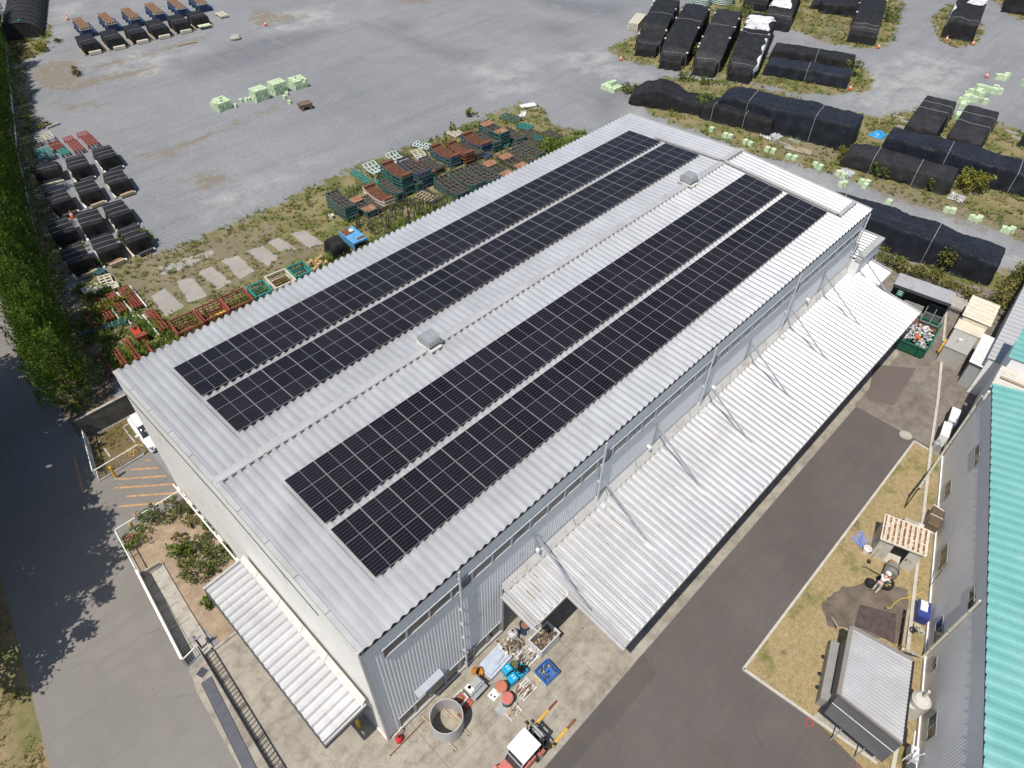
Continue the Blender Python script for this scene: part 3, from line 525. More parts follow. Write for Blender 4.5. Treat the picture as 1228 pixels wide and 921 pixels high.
for k in range(8):
    xx = 11.4 + k * 5.52; xx = min(xx, 50.0); m = MB(); z1 = cz(-3.95) + 0.12
    m.tube((xx, -0.05, 7.65), (xx + 0.12, -3.7, z1 + 0.22), 0.058, 8); m.bar((xx + 0.12, -3.6, z1 + 0.28), (xx + 0.14, -4.2, z1 - 0.02), 0.03, 0.14); m.box((xx, -0.06, 7.7), (0.2, 0.1, 0.4)); m.bar((xx, -0.06, 7.6), (xx, -0.06, 5.9), 0.06, 0.06)
    m.build('canopy_brace', M_steel, W)
# stains: rusty streaks from screws on the canopy
m = MB()
for xx, y0, l in ((9.35, -1.0, 0.7), (10.05, -0.8, 0.8), (10.6, -0.6, 0.35), (9.75, -0.9, 0.3), (16.2, -1.3, 1.1), (15.6, -1.1, 0.25), (17.0, -0.9, 0.4), (25.9, -1.5, 1.2), (26.6, -1.2, 0.5), (14.9, -2.2, 0.2), (23.9, -2.3, 0.6), (12.6, -2.4, 0.3), (28.6, -1.4, 1.0)):
    xx = 11.45 + round((xx - 11.45) / 0.5) * 0.5 + 0.25; m = MB(); m.bar((xx, y0, cz(y0) + 0.163), (xx + 0.01, y0 - l, cz(y0 - l) + 0.162), 0.045, 0.006); m.build('rust_streak', mat('rust_stain', (0.27, 0.18, 0.11), 0.8, var=0.3), can)
# canopy on the gable side
gcr = ribs(0.7, 12.2, 0.5, 0.18, PRS)
m = MB(); z0, z1 = 4.2, 3.95
m.grid([[(0.0, y, z0 + h), (-2.5, y, z1 + h)] for y, h in gcr]); gc = m.build('gable_canopy', M_canopy, W)
m = MB()
for a, b in ((0.75, 3.9), (3.93, 6.1), (6.13, 8.3), (8.33, 10.6), (10.63, 12.2)): m.add([(0.08, a, z0 + 0.55), (0.08, b, z0 + 0.55), (-0.2, b, z0 + 0.16), (-0.2, a, z0 + 0.16), (-0.24, a, z0 + 0.08), (-0.24, b, z0 + 0.08)], [(0, 1, 2, 3), (3, 2, 5, 4)])
m.build('wall_flashing', M_flash, gc)
m = MB(); m.bar((-2.53, 0.62, z1 - 0.06), (-2.53, 12.26, z1 - 0.06), 0.08, 0.22); m.bar((0.0, 0.62, z0 + 0.0), (-2.55, 0.62, z1 + 0.0), 0.08, 0.3); m.build('fascia', M_dgrey, gc)
MB().bar((0.0, 12.28, z0 + 0.06), (-2.55, 12.28, z1 + 0.06), 0.14, 0.22).build('end_trim', M_cap, gc); MB().bar((0.0, 0.7, z0 + 0.13), (-2.5, 0.7, z1 + 0.13), 0.14, 0.03).build('end_trim', M_cap, gc)
m = MB()
for yy in (1.4, 6.2, 11.4): m.bar((0.1, yy, z0 - 0.25), (-2.45, yy, z1 - 0.15), 0.12, 0.2)
m.build('canopy_frame', M_grey, gc)
m = MB(); m.tube((-0.45, 1.7, 0), (-0.45, 1.7, 4.0), 0.11, 10); m.build('post', M_yellow, gc)
m = MB(); m.tube((-0.02, 12.6, 1.2), (-0.02, 23.0, 1.1), 0.05, 8); m.poly([(-0.02, 12.6, 1.2), (-0.1, 12.5, 1.5), (-0.35, 12.5, 1.5), (-0.35, 12.5, 1.2)], 0.05, 8); m.build('gable_pipe', M_white, W)
m = MB(); m.b2(BX0 - 0.06, BX0, 0.9, 3.4, 0.05, 2.6); m.build('side_door', M_grey, W)
# annex behind the far end
A = thing('annex_block', 'small pale grey block with a flat metal roof at the far end of the warehouse', 'annex', (52.2, 1.2, 0))
m = MB(); m.b2(-2.3, 1.9, -2.1, 3.5, 0, 6.5); m.build('wall', M_gable, A)
m = MB(); P = ribs(-2.3, 2.1, 0.45, 0.08); ribbed(m, P, 3.6, -1.6, lambda y: 6.7 - 0.02 * y); ro = m.build('roof', M_roof, A)
m = MB(); m.bar((-2.4, -1.9, 6.7), (2.2, -1.9, 6.7), 0.5, 0.24); m.bar((2.15, -2.1, 6.7), (2.15, 3.6, 6.7), 0.1, 0.3); m.build('fascia', M_cap, ro)
m = MB()
for i in range(10): m.box((-1.9 + i * 0.4, 2.4 - (i % 2) * 0.5, 6.86), (0.16, 0.35, 0.1), 0.6)
m.build('roof_clips', M_dgrey, ro)
m = MB(); m.b2(0.2, 1.6, -2.14, -2.1, 4.2, 5.5, 1); m.b2(0.1, 1.7, -2.18, -2.1, 4.1, 4.2); m.b2(0.86, 0.94, -2.18, -2.1, 4.2, 5.5); m.build('window', [M_frame, M_glass], A)
# ------------------------------------------------------------------ rooftop plant
def solar_material():
    m, t, N, L, b = nodes_of('solar_cells', 0.22); b.inputs['Specular IOR Level'].default_value = 0.16; tc = N.new('ShaderNodeTexCoord'); s = N.new('ShaderNodeSeparateXYZ'); L.new(tc.outputs['Object'], s.inputs[0])
    def line(src, off, per, wd):
        f = MA(t, 'FRACT', MA(t, 'DIVIDE', MA(t, 'ADD', src, off), per)); d = MA(t, 'MINIMUM', f, MA(t, 'SUBTRACT', 1.0, f)); return MA(t, 'LESS_THAN', d, wd / per / 2)
    yl = line(s.outputs[1], 0.549, 0.183, 0.014); xl = line(s.outputs[0], 0.84, 0.0934, 0.004); md = MA(t, 'LESS_THAN', MA(t, 'ABSOLUTE', s.outputs[0]), 0.013)
    oi = N.new('ShaderNodeObjectInfo'); c = MX(t, MR(t, oi.outputs['Random'], 0, 1), (0.006, 0.006, 0.010), (0.012, 0.012, 0.018))
    c = MX(t, MR(t, NZ(t, POS(t), 0.15, 3), 0.4, 0.65, 0, 0.5), c, (0.017, 0.015, 0.020))
    c = MX(t, MA(t, 'MULTIPLY', xl, 0.35), c, (0.05, 0.05, 0.06)); c = MX(t, MA(t, 'MULTIPLY', yl, 0.85), c, (0.10, 0.10, 0.115)); c = MX(t, MA(t, 'MULTIPLY', md, 0.75), c, (0.25, 0.25, 0.26))
    du = NZ(t, POS(t), 5, 3, 0.8); c = MX(t, MR(t, du, 0.76, 0.79, 0, 0.5), c, (0.3, 0.28, 0.25))
    L.new(c, b.inputs['Base Color']); return m
M_cell = solar_material(); M_alu = mat('panel_frame', (0.27, 0.265, 0.25), 0.5, 0.2, var=0.1)
SX, SY = 1.742, 1.146; px_, py_ = SX - 0.02, SY - 0.012
fm = MB()
for a in ((-px_ / 2, px_ / 2, -py_ / 2, -py_ / 2 + 0.009), (-px_ / 2, px_ / 2, py_ / 2 - 0.009, py_ / 2), (-px_ / 2, -px_ / 2 + 0.02, -py_ / 2 + 0.009, py_ / 2 - 0.009), (px_ / 2 - 0.02, px_ / 2, -py_ / 2 + 0.009, py_ / 2 - 0.009)): fm.b2(*a, 0.0, 0.035)
cm = MB(); cm.b2(-px_ / 2 + 0.018, px_ / 2 - 0.018, -py_ / 2 + 0.007, py_ / 2 - 0.007, 0.006, 0.031)
proto = None; tilt = math.atan2(RIDGE - EAVE, YM + 0.15)
ARR = ((17.74, 'black solar panel in the outermost array beyond the ridge, by the rusty racks', 'panels of the outer array beyond the ridge'), (13.80, 'black solar panel in the inner array just beyond the ridge cap', 'panels of the inner array beyond the ridge'), (5.88, 'black solar panel in the inner array between the ridge cap and the canopy side', 'panels of the inner array before the ridge'), (2.02, 'black solar panel in the outermost array nearest the canopy side eave', 'panels of the outer array by the canopy eave'))
for y0, lab, grp in ARR:
    for r in range(3):
        for k in range(25):
            x = 2.79 + SX * (k + 0.5); y = y0 + SY * (r + 0.5)
            if proto is None:
                proto = o = thing('solar_panel', lab, 'solar panel', group=grp); fm.build('frame', M_alu, o); cm.build('cell_sheet', M_cell, o)
            else: o = copy_tree(proto)
            setp(o, lab, 'solar panel', grp); o.location = (x, y, rz_(y) + RB + 0.07); o.rotation_euler = (tilt if y < YM else -tilt, 0, 0)
def ventilator(x, lab):
    t = thing('roof_ventilator', lab, 'roof ventilator', (x, YM + 0.1, RIDGE + 0.1)); m = MB(); m.box((0, 0, 0.1), (0.85, 1.4, 0.12)); m.box((0, 0, 0.28), (0.65, 0.8, 0.45)); m.build('curb', M_flash, t)
    m = MB(); P = []
    for i in range(13):
        a = PI * (i / 12); P.append((math.cos(a) * 0.55, 0.5 + math.sin(a) ** 0.7 * 0.36))
    P = [(0.55, 0.36)] + P + [(-0.55, 0.36)]
    m.grid([[(x_, y_, z_) for y_, z_ in P] for x_ in (-0.45, 0.45)]); k = len(P)
    for x_ in (-0.45, 0.45): m.add([(x_, y_, z_) for y_, z_ in P], [tuple(range(k))])
    m.build('hood', mat('vent_metal', (0.36, 0.38, 0.39), 0.35, 0.3, var=0.12), t); m = MB(); m.tube((0.55, -0.35, 0.15), (0.55, -0.35, 0.4), 0.17, 12); m.build('motor_cover', M_grey, t)
ventilator(14.5, 'grey hooded ventilator on the ridge nearer the gable end of the warehouse'); ventilator(41.7, 'grey hooded ventilator on the ridge near the far end beside the cable tray')
t = thing('cable_tray', 'long grey cable tray across the far end of the roof beyond the panel rows', 'cable tray', (46.75, 0, 0)); m = MB(); ks = np.linspace(1.2, 18.7, 9)
ks = sorted(list(ks) + [YM])
for a, b in zip(ks[:-1], ks[1:]): m.bar((0.0, a, rz_(a) + RB + 0.12), (0.0, b - 0.02, rz_(b) + RB + 0.12), 0.3, 0.1)
m.build('tray_run', M_cap, t)
m = MB(); m.bar((-0.15, 1.2, rz_(1.2) + RB + 0.12), (2.6, 1.2, rz_(1.2) + RB + 0.12), 0.32, 0.1); m.build('tray_branch', M_cap, t); MB().bar((-0.15, YM, RIDGE + RB + 0.14), (2.6, YM, RIDGE + RB + 0.14), 0.45, 0.1).build('tray_branch', M_cap, t)
m = MB()
for a in ks[:-1]: m.box((0.0, a + 0.9, rz_(a + 0.9) + RB + 0.06), (0.5, 0.08, 0.08))
m.build('tray_feet', M_steel, t)
# ------------------------------------------------------------------ hedge, trees
def hx(y): return float(np.interp(y, [34, 37, 44, 50, 60, 81, 107, 135], [-2.3, -1.5, -0.2, 0.9, 2.7, 8.1, 15.9, 24.5]))
def crown(seed, H, R, n):
    r = random.Random(seed); m = MB()
    for k in range(n):
        z = H * (0.04 + 0.9 * r.random() ** 0.9); a = r.uniform(0, 6.283); prof = R * (1 - (z / H) ** 1.9) ** 0.75 * (0.9 + 0.25 * math.sin(3 * a + z)); d = prof * r.uniform(0.5, 1.0)
        c = Vector((math.cos(a) * d, math.sin(a) * d, z)); out = Vector((math.cos(a) * 0.26, math.sin(a) * 0.26, 1)).normalized(); L_ = r.uniform(0.6, 1.3)
        for j in range(22):
            t = r.random(); q = c + out * (t * L_) + Vector((r.gauss(0, 1), r.gauss(0, 1), r.gauss(0, 1))) * 0.12 * (1.1 - t)
            dd = (out + Vector((r.gauss(0, 0.35), r.gauss(0, 0.35), r.gauss(0, 0.25)))).normalized(); s = r.uniform(0.1, 0.2); w = dd.cross(Vector((r.gauss(0, 1), r.gauss(0, 1), r.gauss(0, 1)))).normalized() * s * 0.3
            m.add([q - w * 0.6, q + dd * s * 0.5 - w, q + dd * s, q + dd * s * 0.5 + w], [(0, 1, 2, 3)])
    return m
protos = []
for v in range(4):
    H = 8.0; t = thing('hedge_conifer', 'x', 'conifer'); cr_ = crown(100 + v, H, 1.95, 430); 
    tm = MB(); tm.tube((0, 0, 0), (0, 0, H * 0.85), 0.16, 8, r2=0.03)
    for k in range(14):
        a = k * 2.4; z = 0.5 + k * 0.42; tm.tube((0, 0, z), (math.cos(a) * 0.9, math.sin(a) * 0.9, z + 0.8), 0.05, 5, r2=0.01)
    tm.build('trunk', M_bark, t); cr_.build('crown', L_con, t); protos.append(t)
y = 36.6; k = 0
while y < 128:
    o = protos[k] if k < 4 else copy_tree(protos[rnd.randrange(4)]); s = rnd.uniform(0.95, 1.2)
    o.location = (hx(y) + rnd.uniform(-0.25, 0.25), y, 0); o.rotation_euler = (rnd.uniform(-.04, .04), rnd.uniform(-.04, .04), rnd.uniform(0, 6.28)); o.scale = (s * rnd.uniform(0.92, 1.1), s, s * rnd.uniform(0.9, 1.08))
    if k == 0: setp(o, 'rounded dark green conifer ending the tall hedge beside the parking bays', 'conifer', 'conifers of the tall hedge'); o.scale = (1.15, 1.15, 0.86)
    else: setp(o, 'green upright conifer within the long hedge between road and gravel yard', 'conifer', 'conifers of the tall hedge')
    y += rnd.uniform(1.45, 1.85); k += 1
def broad_tree(seed, H, R, n):
    r = random.Random(seed); tm = MB(); tm.tube((0, 0, 0), (0.2, 0.1, H * 0.45), 0.32, 10, r2=0.2); m = MB()
    for k in range(44):
        a = r.uniform(0, 6.283); z = H * r.uniform(0.28, 0.95); d = R * r.uniform(0.25, 0.9) * math.sqrt(max(0.08, 1 - ((z / H - 0.55) / 0.5) ** 2)); c = Vector((math.cos(a) * d, math.sin(a) * d, z))
        tm.tube((0.1, 0.05, H * 0.3 + 0.3 * z * 0.5), c, 0.09, 5, r2=0.02); s = r.uniform(0.9, 1.7); leaves(m, c, (s * 1.15, s * 1.15, s * 0.8), n // 44, 0.46, 0.1, rng=r)
    return tm, m
P2 = []
for sd in (11, 12):
    t = thing('roadside_tree', 'x', 'tree'); tm, m = broad_tree(sd, 17.0, 5.4, 11000); tm.build('trunk', M_bark, t); m.build('crown', L_tree, t); P2.append(t)
for i, (x, y, s) in enumerate(((-13.4, 26.5, 1.0), (-12.6, 33.5, 1.1), (-11.4, 41.0, 1.0), (-14.2, 19.8, 0.74), (-14.6, 30.0, 1.05), (-13.6, 37.5, 1.05), (-14.8, 22.8, 0.92))):
    o = P2[i] if i < 2 else copy_tree(P2[i % 2]); o.location = (x, y, 0); o.rotation_euler = (0, 0, 1.7 * i); o.scale = (s, s, s)
    setp(o, 'leafy tree whose foliage edge shows at the left, beside the verge' if i == 3 else 'tall broadleaf tree on the verge shading the road, just outside the view', 'tree', 'trees along the road verge')
t = thing('rail_fence', 'pale low rail fence running along the yard side of the conifer hedge', 'fence', (0, 0, 0)); m = MB(); pts = [(hx(y) + 1.75, y) for y in np.arange(62, 120, 3)]
for a, b in zip(pts[:-1], pts[1:]): m.bar((*a, 0.8), (*b, 0.8), 0.09, 0.12)
m.build('rail', M_white, t) if False else None
for a, b in zip(pts[:-1], pts[1:]): MB().bar((*a, 0.8), (*b, 0.8), 0.09, 0.12).build('rail', M_white, t)
for a in pts: m = MB(); m.bar((*a, 0), (*a, 0.85), 0.08, 0.08); m.build('post', M_grey, t)
# ------------------------------------------------------------------ ground cover
PADS = [[tuple(crop(180, 280, 240, 150, 1228, 767)(*a)[:2]) for a in P] for P in ([(5, 385), (90, 335), (210, 450), (95, 510)], [(160, 290), (270, 270), (350, 385), (235, 425)], [(295, 235), (375, 200), (500, 300), (410, 345)], [(435, 165), (540, 135), (640, 235), (550, 280)], [(580, 110), (690, 75), (790, 150), (720, 200)], [(715, 50), (790, 25), (900, 95), (800, 110)], [(860, 0), (950, -20), (1065, 60), (970, 90)])]
def inpoly(x, y, P):
    c = False
    for (x1, y1), (x2, y2) in zip(P, P[1:] + P[:1]):
        if (y1 > y) != (y2 > y) and x < (x2 - x1) * (y - y1) / (y2 - y1) + x1: c = not c
    return c
def cover(name, label, polys, n, size, leaf, tall=1.0, seed=3, dens=None, cat='weeds'):
    r = random.Random(seed); m = MB(); P0 = [(np.array(P), abs(sum(P[i][0] * P[(i + 1) % len(P)][1] - P[(i + 1) % len(P)][0] * P[i][1] for i in range(len(P)))) / 2) for P in polys]; tot = sum(a for _, a in P0)
    for P, A_ in P0:
        lo, hi = P.min(0), P.max(0); want = int(n * A_ / tot); got = 0; tries = 0
        while got < want and tries < want * 12:
            tries += 1; x, y = r.uniform(lo[0], hi[0]), r.uniform(lo[1], hi[1]); ins = False
            for i in range(len(P)):
                (x1, y1), (x2, y2) = P[i], P[(i + 1) % len(P)]
                if (y1 > y) != (y2 > y) and x < (x2 - x1) * (y - y1) / (y2 - y1) + x1: ins = not ins
            if any(inpoly(x, y, PD_) for PD_ in PADS): continue
            if not ins or (BX0 - 0.5 < x < BX1 + 0.5 and -0.5 < y < BY1 + 0.3): continue
            if noise.noise(Vector((x * 0.45, y * 0.45, seed))) + 0.35 * noise.noise(Vector((x * 1.6, y * 1.6, seed))) < r.uniform(-0.25, 0.4): continue
            got += 1; k = r.randint(3, 6); hh = size * tall * r.uniform(0.5, 1.3)
            for _ in range(k):
                a = r.uniform(0, 6.283); dx, dy = math.cos(a), math.sin(a); l = size * r.uniform(0.4, 1.1); w = size * 0.12; ox, oy = x + dx * size * 0.1, y + dy * size * 0.1
                m.add([(ox - dy * w, oy + dx * w, 0.0), (ox + dy * w, oy - dx * w, 0.0), (ox + dx * l * 0.6 + dy * w * 0.7, oy + dy * l * 0.6 - dx * w * 0.7, hh * 0.7), (ox + dx * l, oy + dy * l, hh)], [(0, 1, 2, 3)])
    o = m.build(name, leaf); setp(o, label, cat, kind='stuff'); return o
cover('dry_weeds', 'dry straw coloured weeds scattered over the edges of the gravel yard', POLYW, 9000, 0.33, L_weed, 0.8, 3)
cover('green_weeds', 'patches of green weeds growing between racks and covered stacks', POLYW, 4200, 0.42, L_green, 0.9, 5)
cover('verge_grass', 'rough grass and leaf litter on the verge at lower left', [[(-19, -10), (-14.7, 0), (-13.1, 11.5), (-12.3, 16.5), (-11.2, 24), (-20, 24)]], 2200, 0.22, L_weed, 0.7, 8, cat='grass')
cover('parking_weeds', 'thin weeds on the shaded parking ground', [[(-3.2, 28.3), (-2.5, 32.2), (0.0, 32.2), (0, 28.3)]], 200, 0.2, L_weed, 0.6, 9)
gl = [POLYW[0]]
cover('tall_weeds', 'tall green weeds growing along the warehouse side of the rack yard', [px((470, 275), (640, 175), (700, 158), (715, 172), (600, 240), (450, 325), (380, 345), (400, 320)), px((120, 420), (240, 380), (330, 345), (410, 300), (420, 318), (330, 372), (200, 420), (140, 447)), px((95, 415), (90, 345), (150, 345), (210, 400))], 2600, 0.55, L_green, 1.1, 13)
cover('rack_weeds', 'dark green weeds filling the gaps between the stacked racks', [px((395, 250), (470, 185), (560, 150), (640, 150), (690, 165), (600, 235), (500, 290), (430, 300))], 1500, 0.45, L_shrub, 1.0, 17)
# shrubs
for (u, v, r, h, n, lf, lab) in ((843, 133, 1.5, 2.6, 650, L_green, 'bright green bush in front of the low lumpy black cover'), (952, 157, 1.6, 1.4, 500, L_green, 'green bush in front of the long tall black cover'), (1010, 190, 1.3, 1.9, 500, L_gold, 'yellowish bush at the left end of the low black cover'), (1052, 212, 1.3, 2.0, 450, L_green, 'upright green bush before the low black cover, left of two'), (1107, 224, 1.4, 1.9, 450, L_green, 'dense green bush at the right end of the low black cover'), (1162, 228, 2.2, 2.8, 1100, L_gold, 'large yellow green bush beside the gap between the long black covers'), (1085, 215, 0.8, 1.2, 220, L_green, 'small bush in front of the middle of the low black cover'),
      (797, 55, 1.4, 2.6, 500, L_green, 'bush between the first and second black covered stacks'), (830, 68, 1.1, 2.4, 350, L_green, 'leafy bush between the second and third black covered stacks'), (1022, 92, 1.8, 2.6, 600, L_shrub, 'dark green bush at the right end of the twin long covers'), (1066, 25, 2.0, 3.0, 600, L_shrub, 'bush beside the black covered stack near the top'), (822, 95, 1.6, 1.8, 350, L_green, 'low bush behind the humped black cover, left one'), (845, 102, 1.2, 1.4, 250, L_green, 'low bush behind the humped black cover, right one'), (755, 112, 1.4, 1.5, 350, L_shrub, 'bush at the left end of the humped black cover'),
      (893, 22, 1.8, 2.4, 500, L_shrub, 'bush in front of the partly white covered stack at the back'), (565, 140, 0.9, 1.2, 250, L_gold, 'yellow green tuft at the gravel edge behind the rack stacks'), (543, 160, 0.5, 1.6, 120, L_gold, 'thin tall weed at the gravel edge behind the rusty racks'), (665, 178, 2.2, 0.9, 700, L_green, 'low green bramble at the far end of the rack yard'), (640, 200, 1.6, 1.1, 500, L_green, 'leafy bramble growing over the racks near the roof edge'),
      (155, 292, 1.1, 1.6, 350, L_green, 'green weed bush at the left corner of the last covered load'), (180, 292, 1.0, 1.7, 330, L_green, 'green weed bush in front of the last covered load'), (118, 318, 1.0, 0.8, 260, L_green, 'low weeds behind the brown timber below the loads'), (98, 300, 0.7, 1.0, 150, L_green, 'small weeds in the gap between the covered loads'), (52, 60, 1.6, 1.3, 500, L_gold, 'rough grass clump at the right corner of the tunnel cover'), (25, 70, 2.2, 0.9, 500, L_weed, 'dry grass mound before the tunnel cover'), (93, 90, 1.0, 1.3, 260, L_weed, 'dry brown weed clump alone on the gravel'), (48, 152, 1.5, 0.7, 260, L_weed, 'heap of dry brown twigs by the hedge shade'), (118, 375, 1.3, 1.2, 420, L_gold, 'yellowish weeds over the left bundle of red beams'), (138, 367, 0.9, 1.0, 260, L_gold, 'yellowish weeds between the bundles of red beams'), (70, 51, 0.7, 0.6, 130, L_weed, 'small dry tuft on the gravel near the tunnel cover')):
    c = gp(u, v); shrub('shrub', lab, (c.x, c.y, 0), r, h, n, lf, 0.24 if r < 2 else 0.28)
# garden bed plants
q = crop(120, 580, 180, 160, 1036, 921)
for (u, v, r, h, n, lf, sz, lab) in ((525, 185, 0.55, 1.1, 260, L_shrub, 0.2, 'dark green shrub in the top corner of the garden bed by the wall'), (370, 265, 0.75, 1.4, 420, L_shrub, 0.2, 'largest leafy shrub by the white fence of the garden bed'), (260, 405, 0.85, 1.0, 420, L_green, 0.18, 'shrub with pinkish flowers in the left corner of the garden bed'), (570, 490, 0.7, 1.0, 260, L_green, 0.3, 'spiky pale green yucca in the middle of the garden bed'), (720, 435, 0.7, 0.9, 260, L_shrub, 0.2, 'dark shrub close to the gable wall in the garden bed'), (680, 620, 0.95, 1.0, 500, L_shrub, 0.22, 'broad dark shrub beside the gable canopy corner'), (840, 530, 0.8, 1.0, 380, L_shrub, 0.2, 'shrub between the gable canopy and the wall pipe'), (745, 840, 0.4, 0.5, 120, L_green, 0.25, 'small spiky plant at the canopy edge of the garden bed'), (600, 240, 0.5, 0.8, 160, L_shrub, 0.18, 'sparse shrub near the wall behind the largest shrub'), (770, 350, 0.45, 0.6, 140, L_shrub, 0.18, 'small shrub against the gable wall pipe')):
    c = q(u, v); t = shrub('garden_shrub', lab, (c.x, c.y, 0.02), r * 1.2, h * 1.25, int(n * 1.9), lf, sz * 0.72, up=0.9)
    if 'pinkish' in lab:
        m = MB(); leaves(m, (0, 0.2, 0.9), (0.3, 0.3, 0.15), 25, 0.12); m.build('flowers', mat('pink_petal', (0.5, 0.08, 0.15), 0.6), t)
for k, (u, v) in enumerate(((610, 200), (700, 210), (640, 300), (740, 290), (690, 480), (780, 480), (860, 470), (600, 560), (790, 600), (500, 250), (560, 400))):
    c = q(u, v); shrub('dry_shrub', 'sparse brownish scrub among the shrubs of the garden bed', (c.x, c.y, 0.02), rnd.uniform(0.5, 0.8), rnd.uniform(0.5, 0.9), 170, L_weed if k % 3 else L_shrub, 0.16, 'shrub', 'brownish scrub in the garden bed')
# vine hedge behind the waste shelter
t = thing('vine_hedge', 'low tangled yellow green vine growing along the fence behind the waste shelter', 'vine', (0, 0, 0)); m = MB(); pts = [(1052, 312), (1075, 325), (1098, 335), (1120, 345), (1140, 352), (1165, 365), (1190, 375), (1205, 355), (1225, 330), (1225, 375)]
st = MB()
P = [gp(*p) for p in pts]
for a, b in zip(P[:-1], P[1:]):
    n = max(2, int((b - a).length / 0.5)); st.tube((a.x, a.y, 0.1), (b.x, b.y, 0.6), 0.04, 5)
    for i in range(n):
        c = a.lerp(b, i / n); leaves(m, (c.x + rnd.uniform(-.6, .6), c.y + rnd.uniform(-.5, .5), rnd.uniform(0.5, 1.3)), (0.9, 0.9, 0.6), 95, 0.24, 0.4)
c = gp(1128, 325); leaves(m, (c.x, c.y, 1.6), (1.0, 1.0, 1.2), 500, 0.24, 0.4)
st.build('stems', M_bark, t); m.build('foliage', L_vine, t)
# ------------------------------------------------------------------ covered stacks
def tarpmat(name, col, rough=0.65, spec=0.35):
    m, t, N, L, b = nodes_of(name, rough); b.inputs['Specular IOR Level'].default_value = spec; tc = N.new('ShaderNodeTexCoord'); p = tc.outputs['Object']
    n1 = NZ(t, p, 0.5, 4); w = NZ(t, SCL(t, p, (2.2, 2.2, 0.5)), 1.3, 4, 0.6, 0.8); f = NZ(t, p, 30, 2, 0.7)
    c = MX(t, MR(t, n1, 0.35, 0.65), tuple(x * 0.75 for x in col), tuple(x * 1.35 for x in col)); c = MX(t, MR(t, NZ(t, p, 1.1, 5, 0.7), 0.5, 0.75, 0, 0.6), c, tuple(min(1, x * 2.2 + 0.008) for x in col))
    c = MX(t, 1.0, c, MX(t, MR(t, f, 0.3, 0.7), (0.8,) * 3, (1.2,) * 3), 'MULTIPLY'); L.new(c, b.inputs['Base Color']); BUMP(t, b, w, 0.9, 0.15); return m
T_blk = tarpmat('black_mesh_cover', (0.0125, 0.0125, 0.0145)); T_blu = tarpmat('blue_black_cover', (0.010, 0.0125, 0.020), 0.55, 0.4); T_gry = tarpmat('faded_black_cover', (0.021, 0.0205, 0.022)); T_wht = tarpmat('white_sheet', (0.6, 0.6, 0.6), 0.5)
def tarp_fn(L, W, prof, lump, seed, flare=0.10, crown=0.03, taper=None, rd0=0.1):
    xs = [p[0] * L for p in prof]; hs = [p[1] for p in prof]; hm = max(hs)
    def f(u, v):       # u: along, v: across, unfolded cloth coordinates
        x = min(max(u, 0.0), L); y = min(max(v, -W / 2), W / 2); dx = max(-u, u - L, 0.0); dy = max(abs(v) - W / 2, 0.0)
        h = float(np.interp(x, xs, hs)); d = max(dx, dy)
        n = noise.noise(Vector((x * 0.5 + seed, y * 0.6, seed * 1.7))) * lump + noise.noise(Vector((x * 1.7, y * 1.9 + seed, seed))) * lump * 0.35 + (abs(noise.noise(Vector((x * 2.6, y * 2.9 + seed, seed * 2)))) - 0.2) * lump * 0.5
        z = h + n * (0.5 if d > 0 else 1.0) + crown * (1 - (2 * y / W) ** 2) - (0.22 * crown) * 0
        k = d / max(hm, 0.3); fold = math.sin((x + y * 1.3) * 3.1 + 2.5 * noise.noise(Vector((x * 0.6, y * 0.6, seed)))) * 0.13 * k + noise.noise(Vector((u * 0.9, v * 0.9, seed + 5))) * 0.2 * k
        sx = (-1 if u < 0 else 1) if dx > 0 else 0; sy = (-1 if v < 0 else 1) if dy > 0 else 0
        rd = rd0 * min(1, d / 0.25)
        if taper: y *= float(np.interp(x / L, [p_[0] for p_ in taper], [p_[1] for p_ in taper]))
        X = x + sx * (rd + flare * k + fold); Y = y + sy * (rd + flare * k + fold)
        z = z - d * 1.0 + 0.03 * (1 if d > 0 else 0)
        lo = 0.04 + 0.10 * max(0, noise.noise(Vector((u * 0.5, v * 0.5, seed + 9))))
        return Vector((X, Y, max(z, lo)))
    return f, hm
def tarp(lab, c, ang, L, W, prof, m=None, lump=0.12, seed=1, ropes=(), group=None, bottom=0.0, name='covered_stack', step=0.24, cat='covered stack', taper=None, flare=0.10, rd0=0.1):
    if not isinstance(prof, (list, tuple)): prof = [(0, prof), (1, prof)]
    t = thing(name, lab, cat, (c[0], c[1], 0), ang, group); f, hm = tarp_fn(L, W, prof, lump * (1.5 if L > 8 else 1), seed, taper=taper, flare=flare, rd0=rd0); dr = hm + 0.1 - bottom; mb = MB()
    def axis(a, b):
        n1 = max(3, int(dr / step)); n2 = max(4, int((b - a) / step)); return [a - dr + dr * i / n1 for i in range(n1)] + [a + (b - a) * i / n2 for i in range(n2)] + [b + dr * i / n1 for i in range(n1 + 1)]
    US, VS = axis(0, L), axis(-W / 2, W / 2); off = Vector((L / 2, 0, 0)); mb.grid([[f(u, v) - off for v in VS] for u in US][::-1]); mb.build('cover', m or T_blk, t, smooth=True, sharp=38)
    for k, rp in enumerate(ropes):
        rb = MB(); vs = np.linspace(-W / 2 - dr * 0.95, W / 2 + dr * 0.95, 26); sl = 0.25 * (k % 2)
        P = [f(rp * L, v) - off + Vector((0, 0, 0.025)) + (Vector((0, math.copysign(0.04, v), 0)) if abs(v) > W / 2 else Vector()) for v in vs]
        for a, b in zip(P[:-1], P[1:]): rb.bar(a, b, 0.05 if L > 6 else 0.035, 0.03)
        rb.build('rope', M_rope, t)
    t['_f'] = 0
    del t['_f']
    return t, f, off
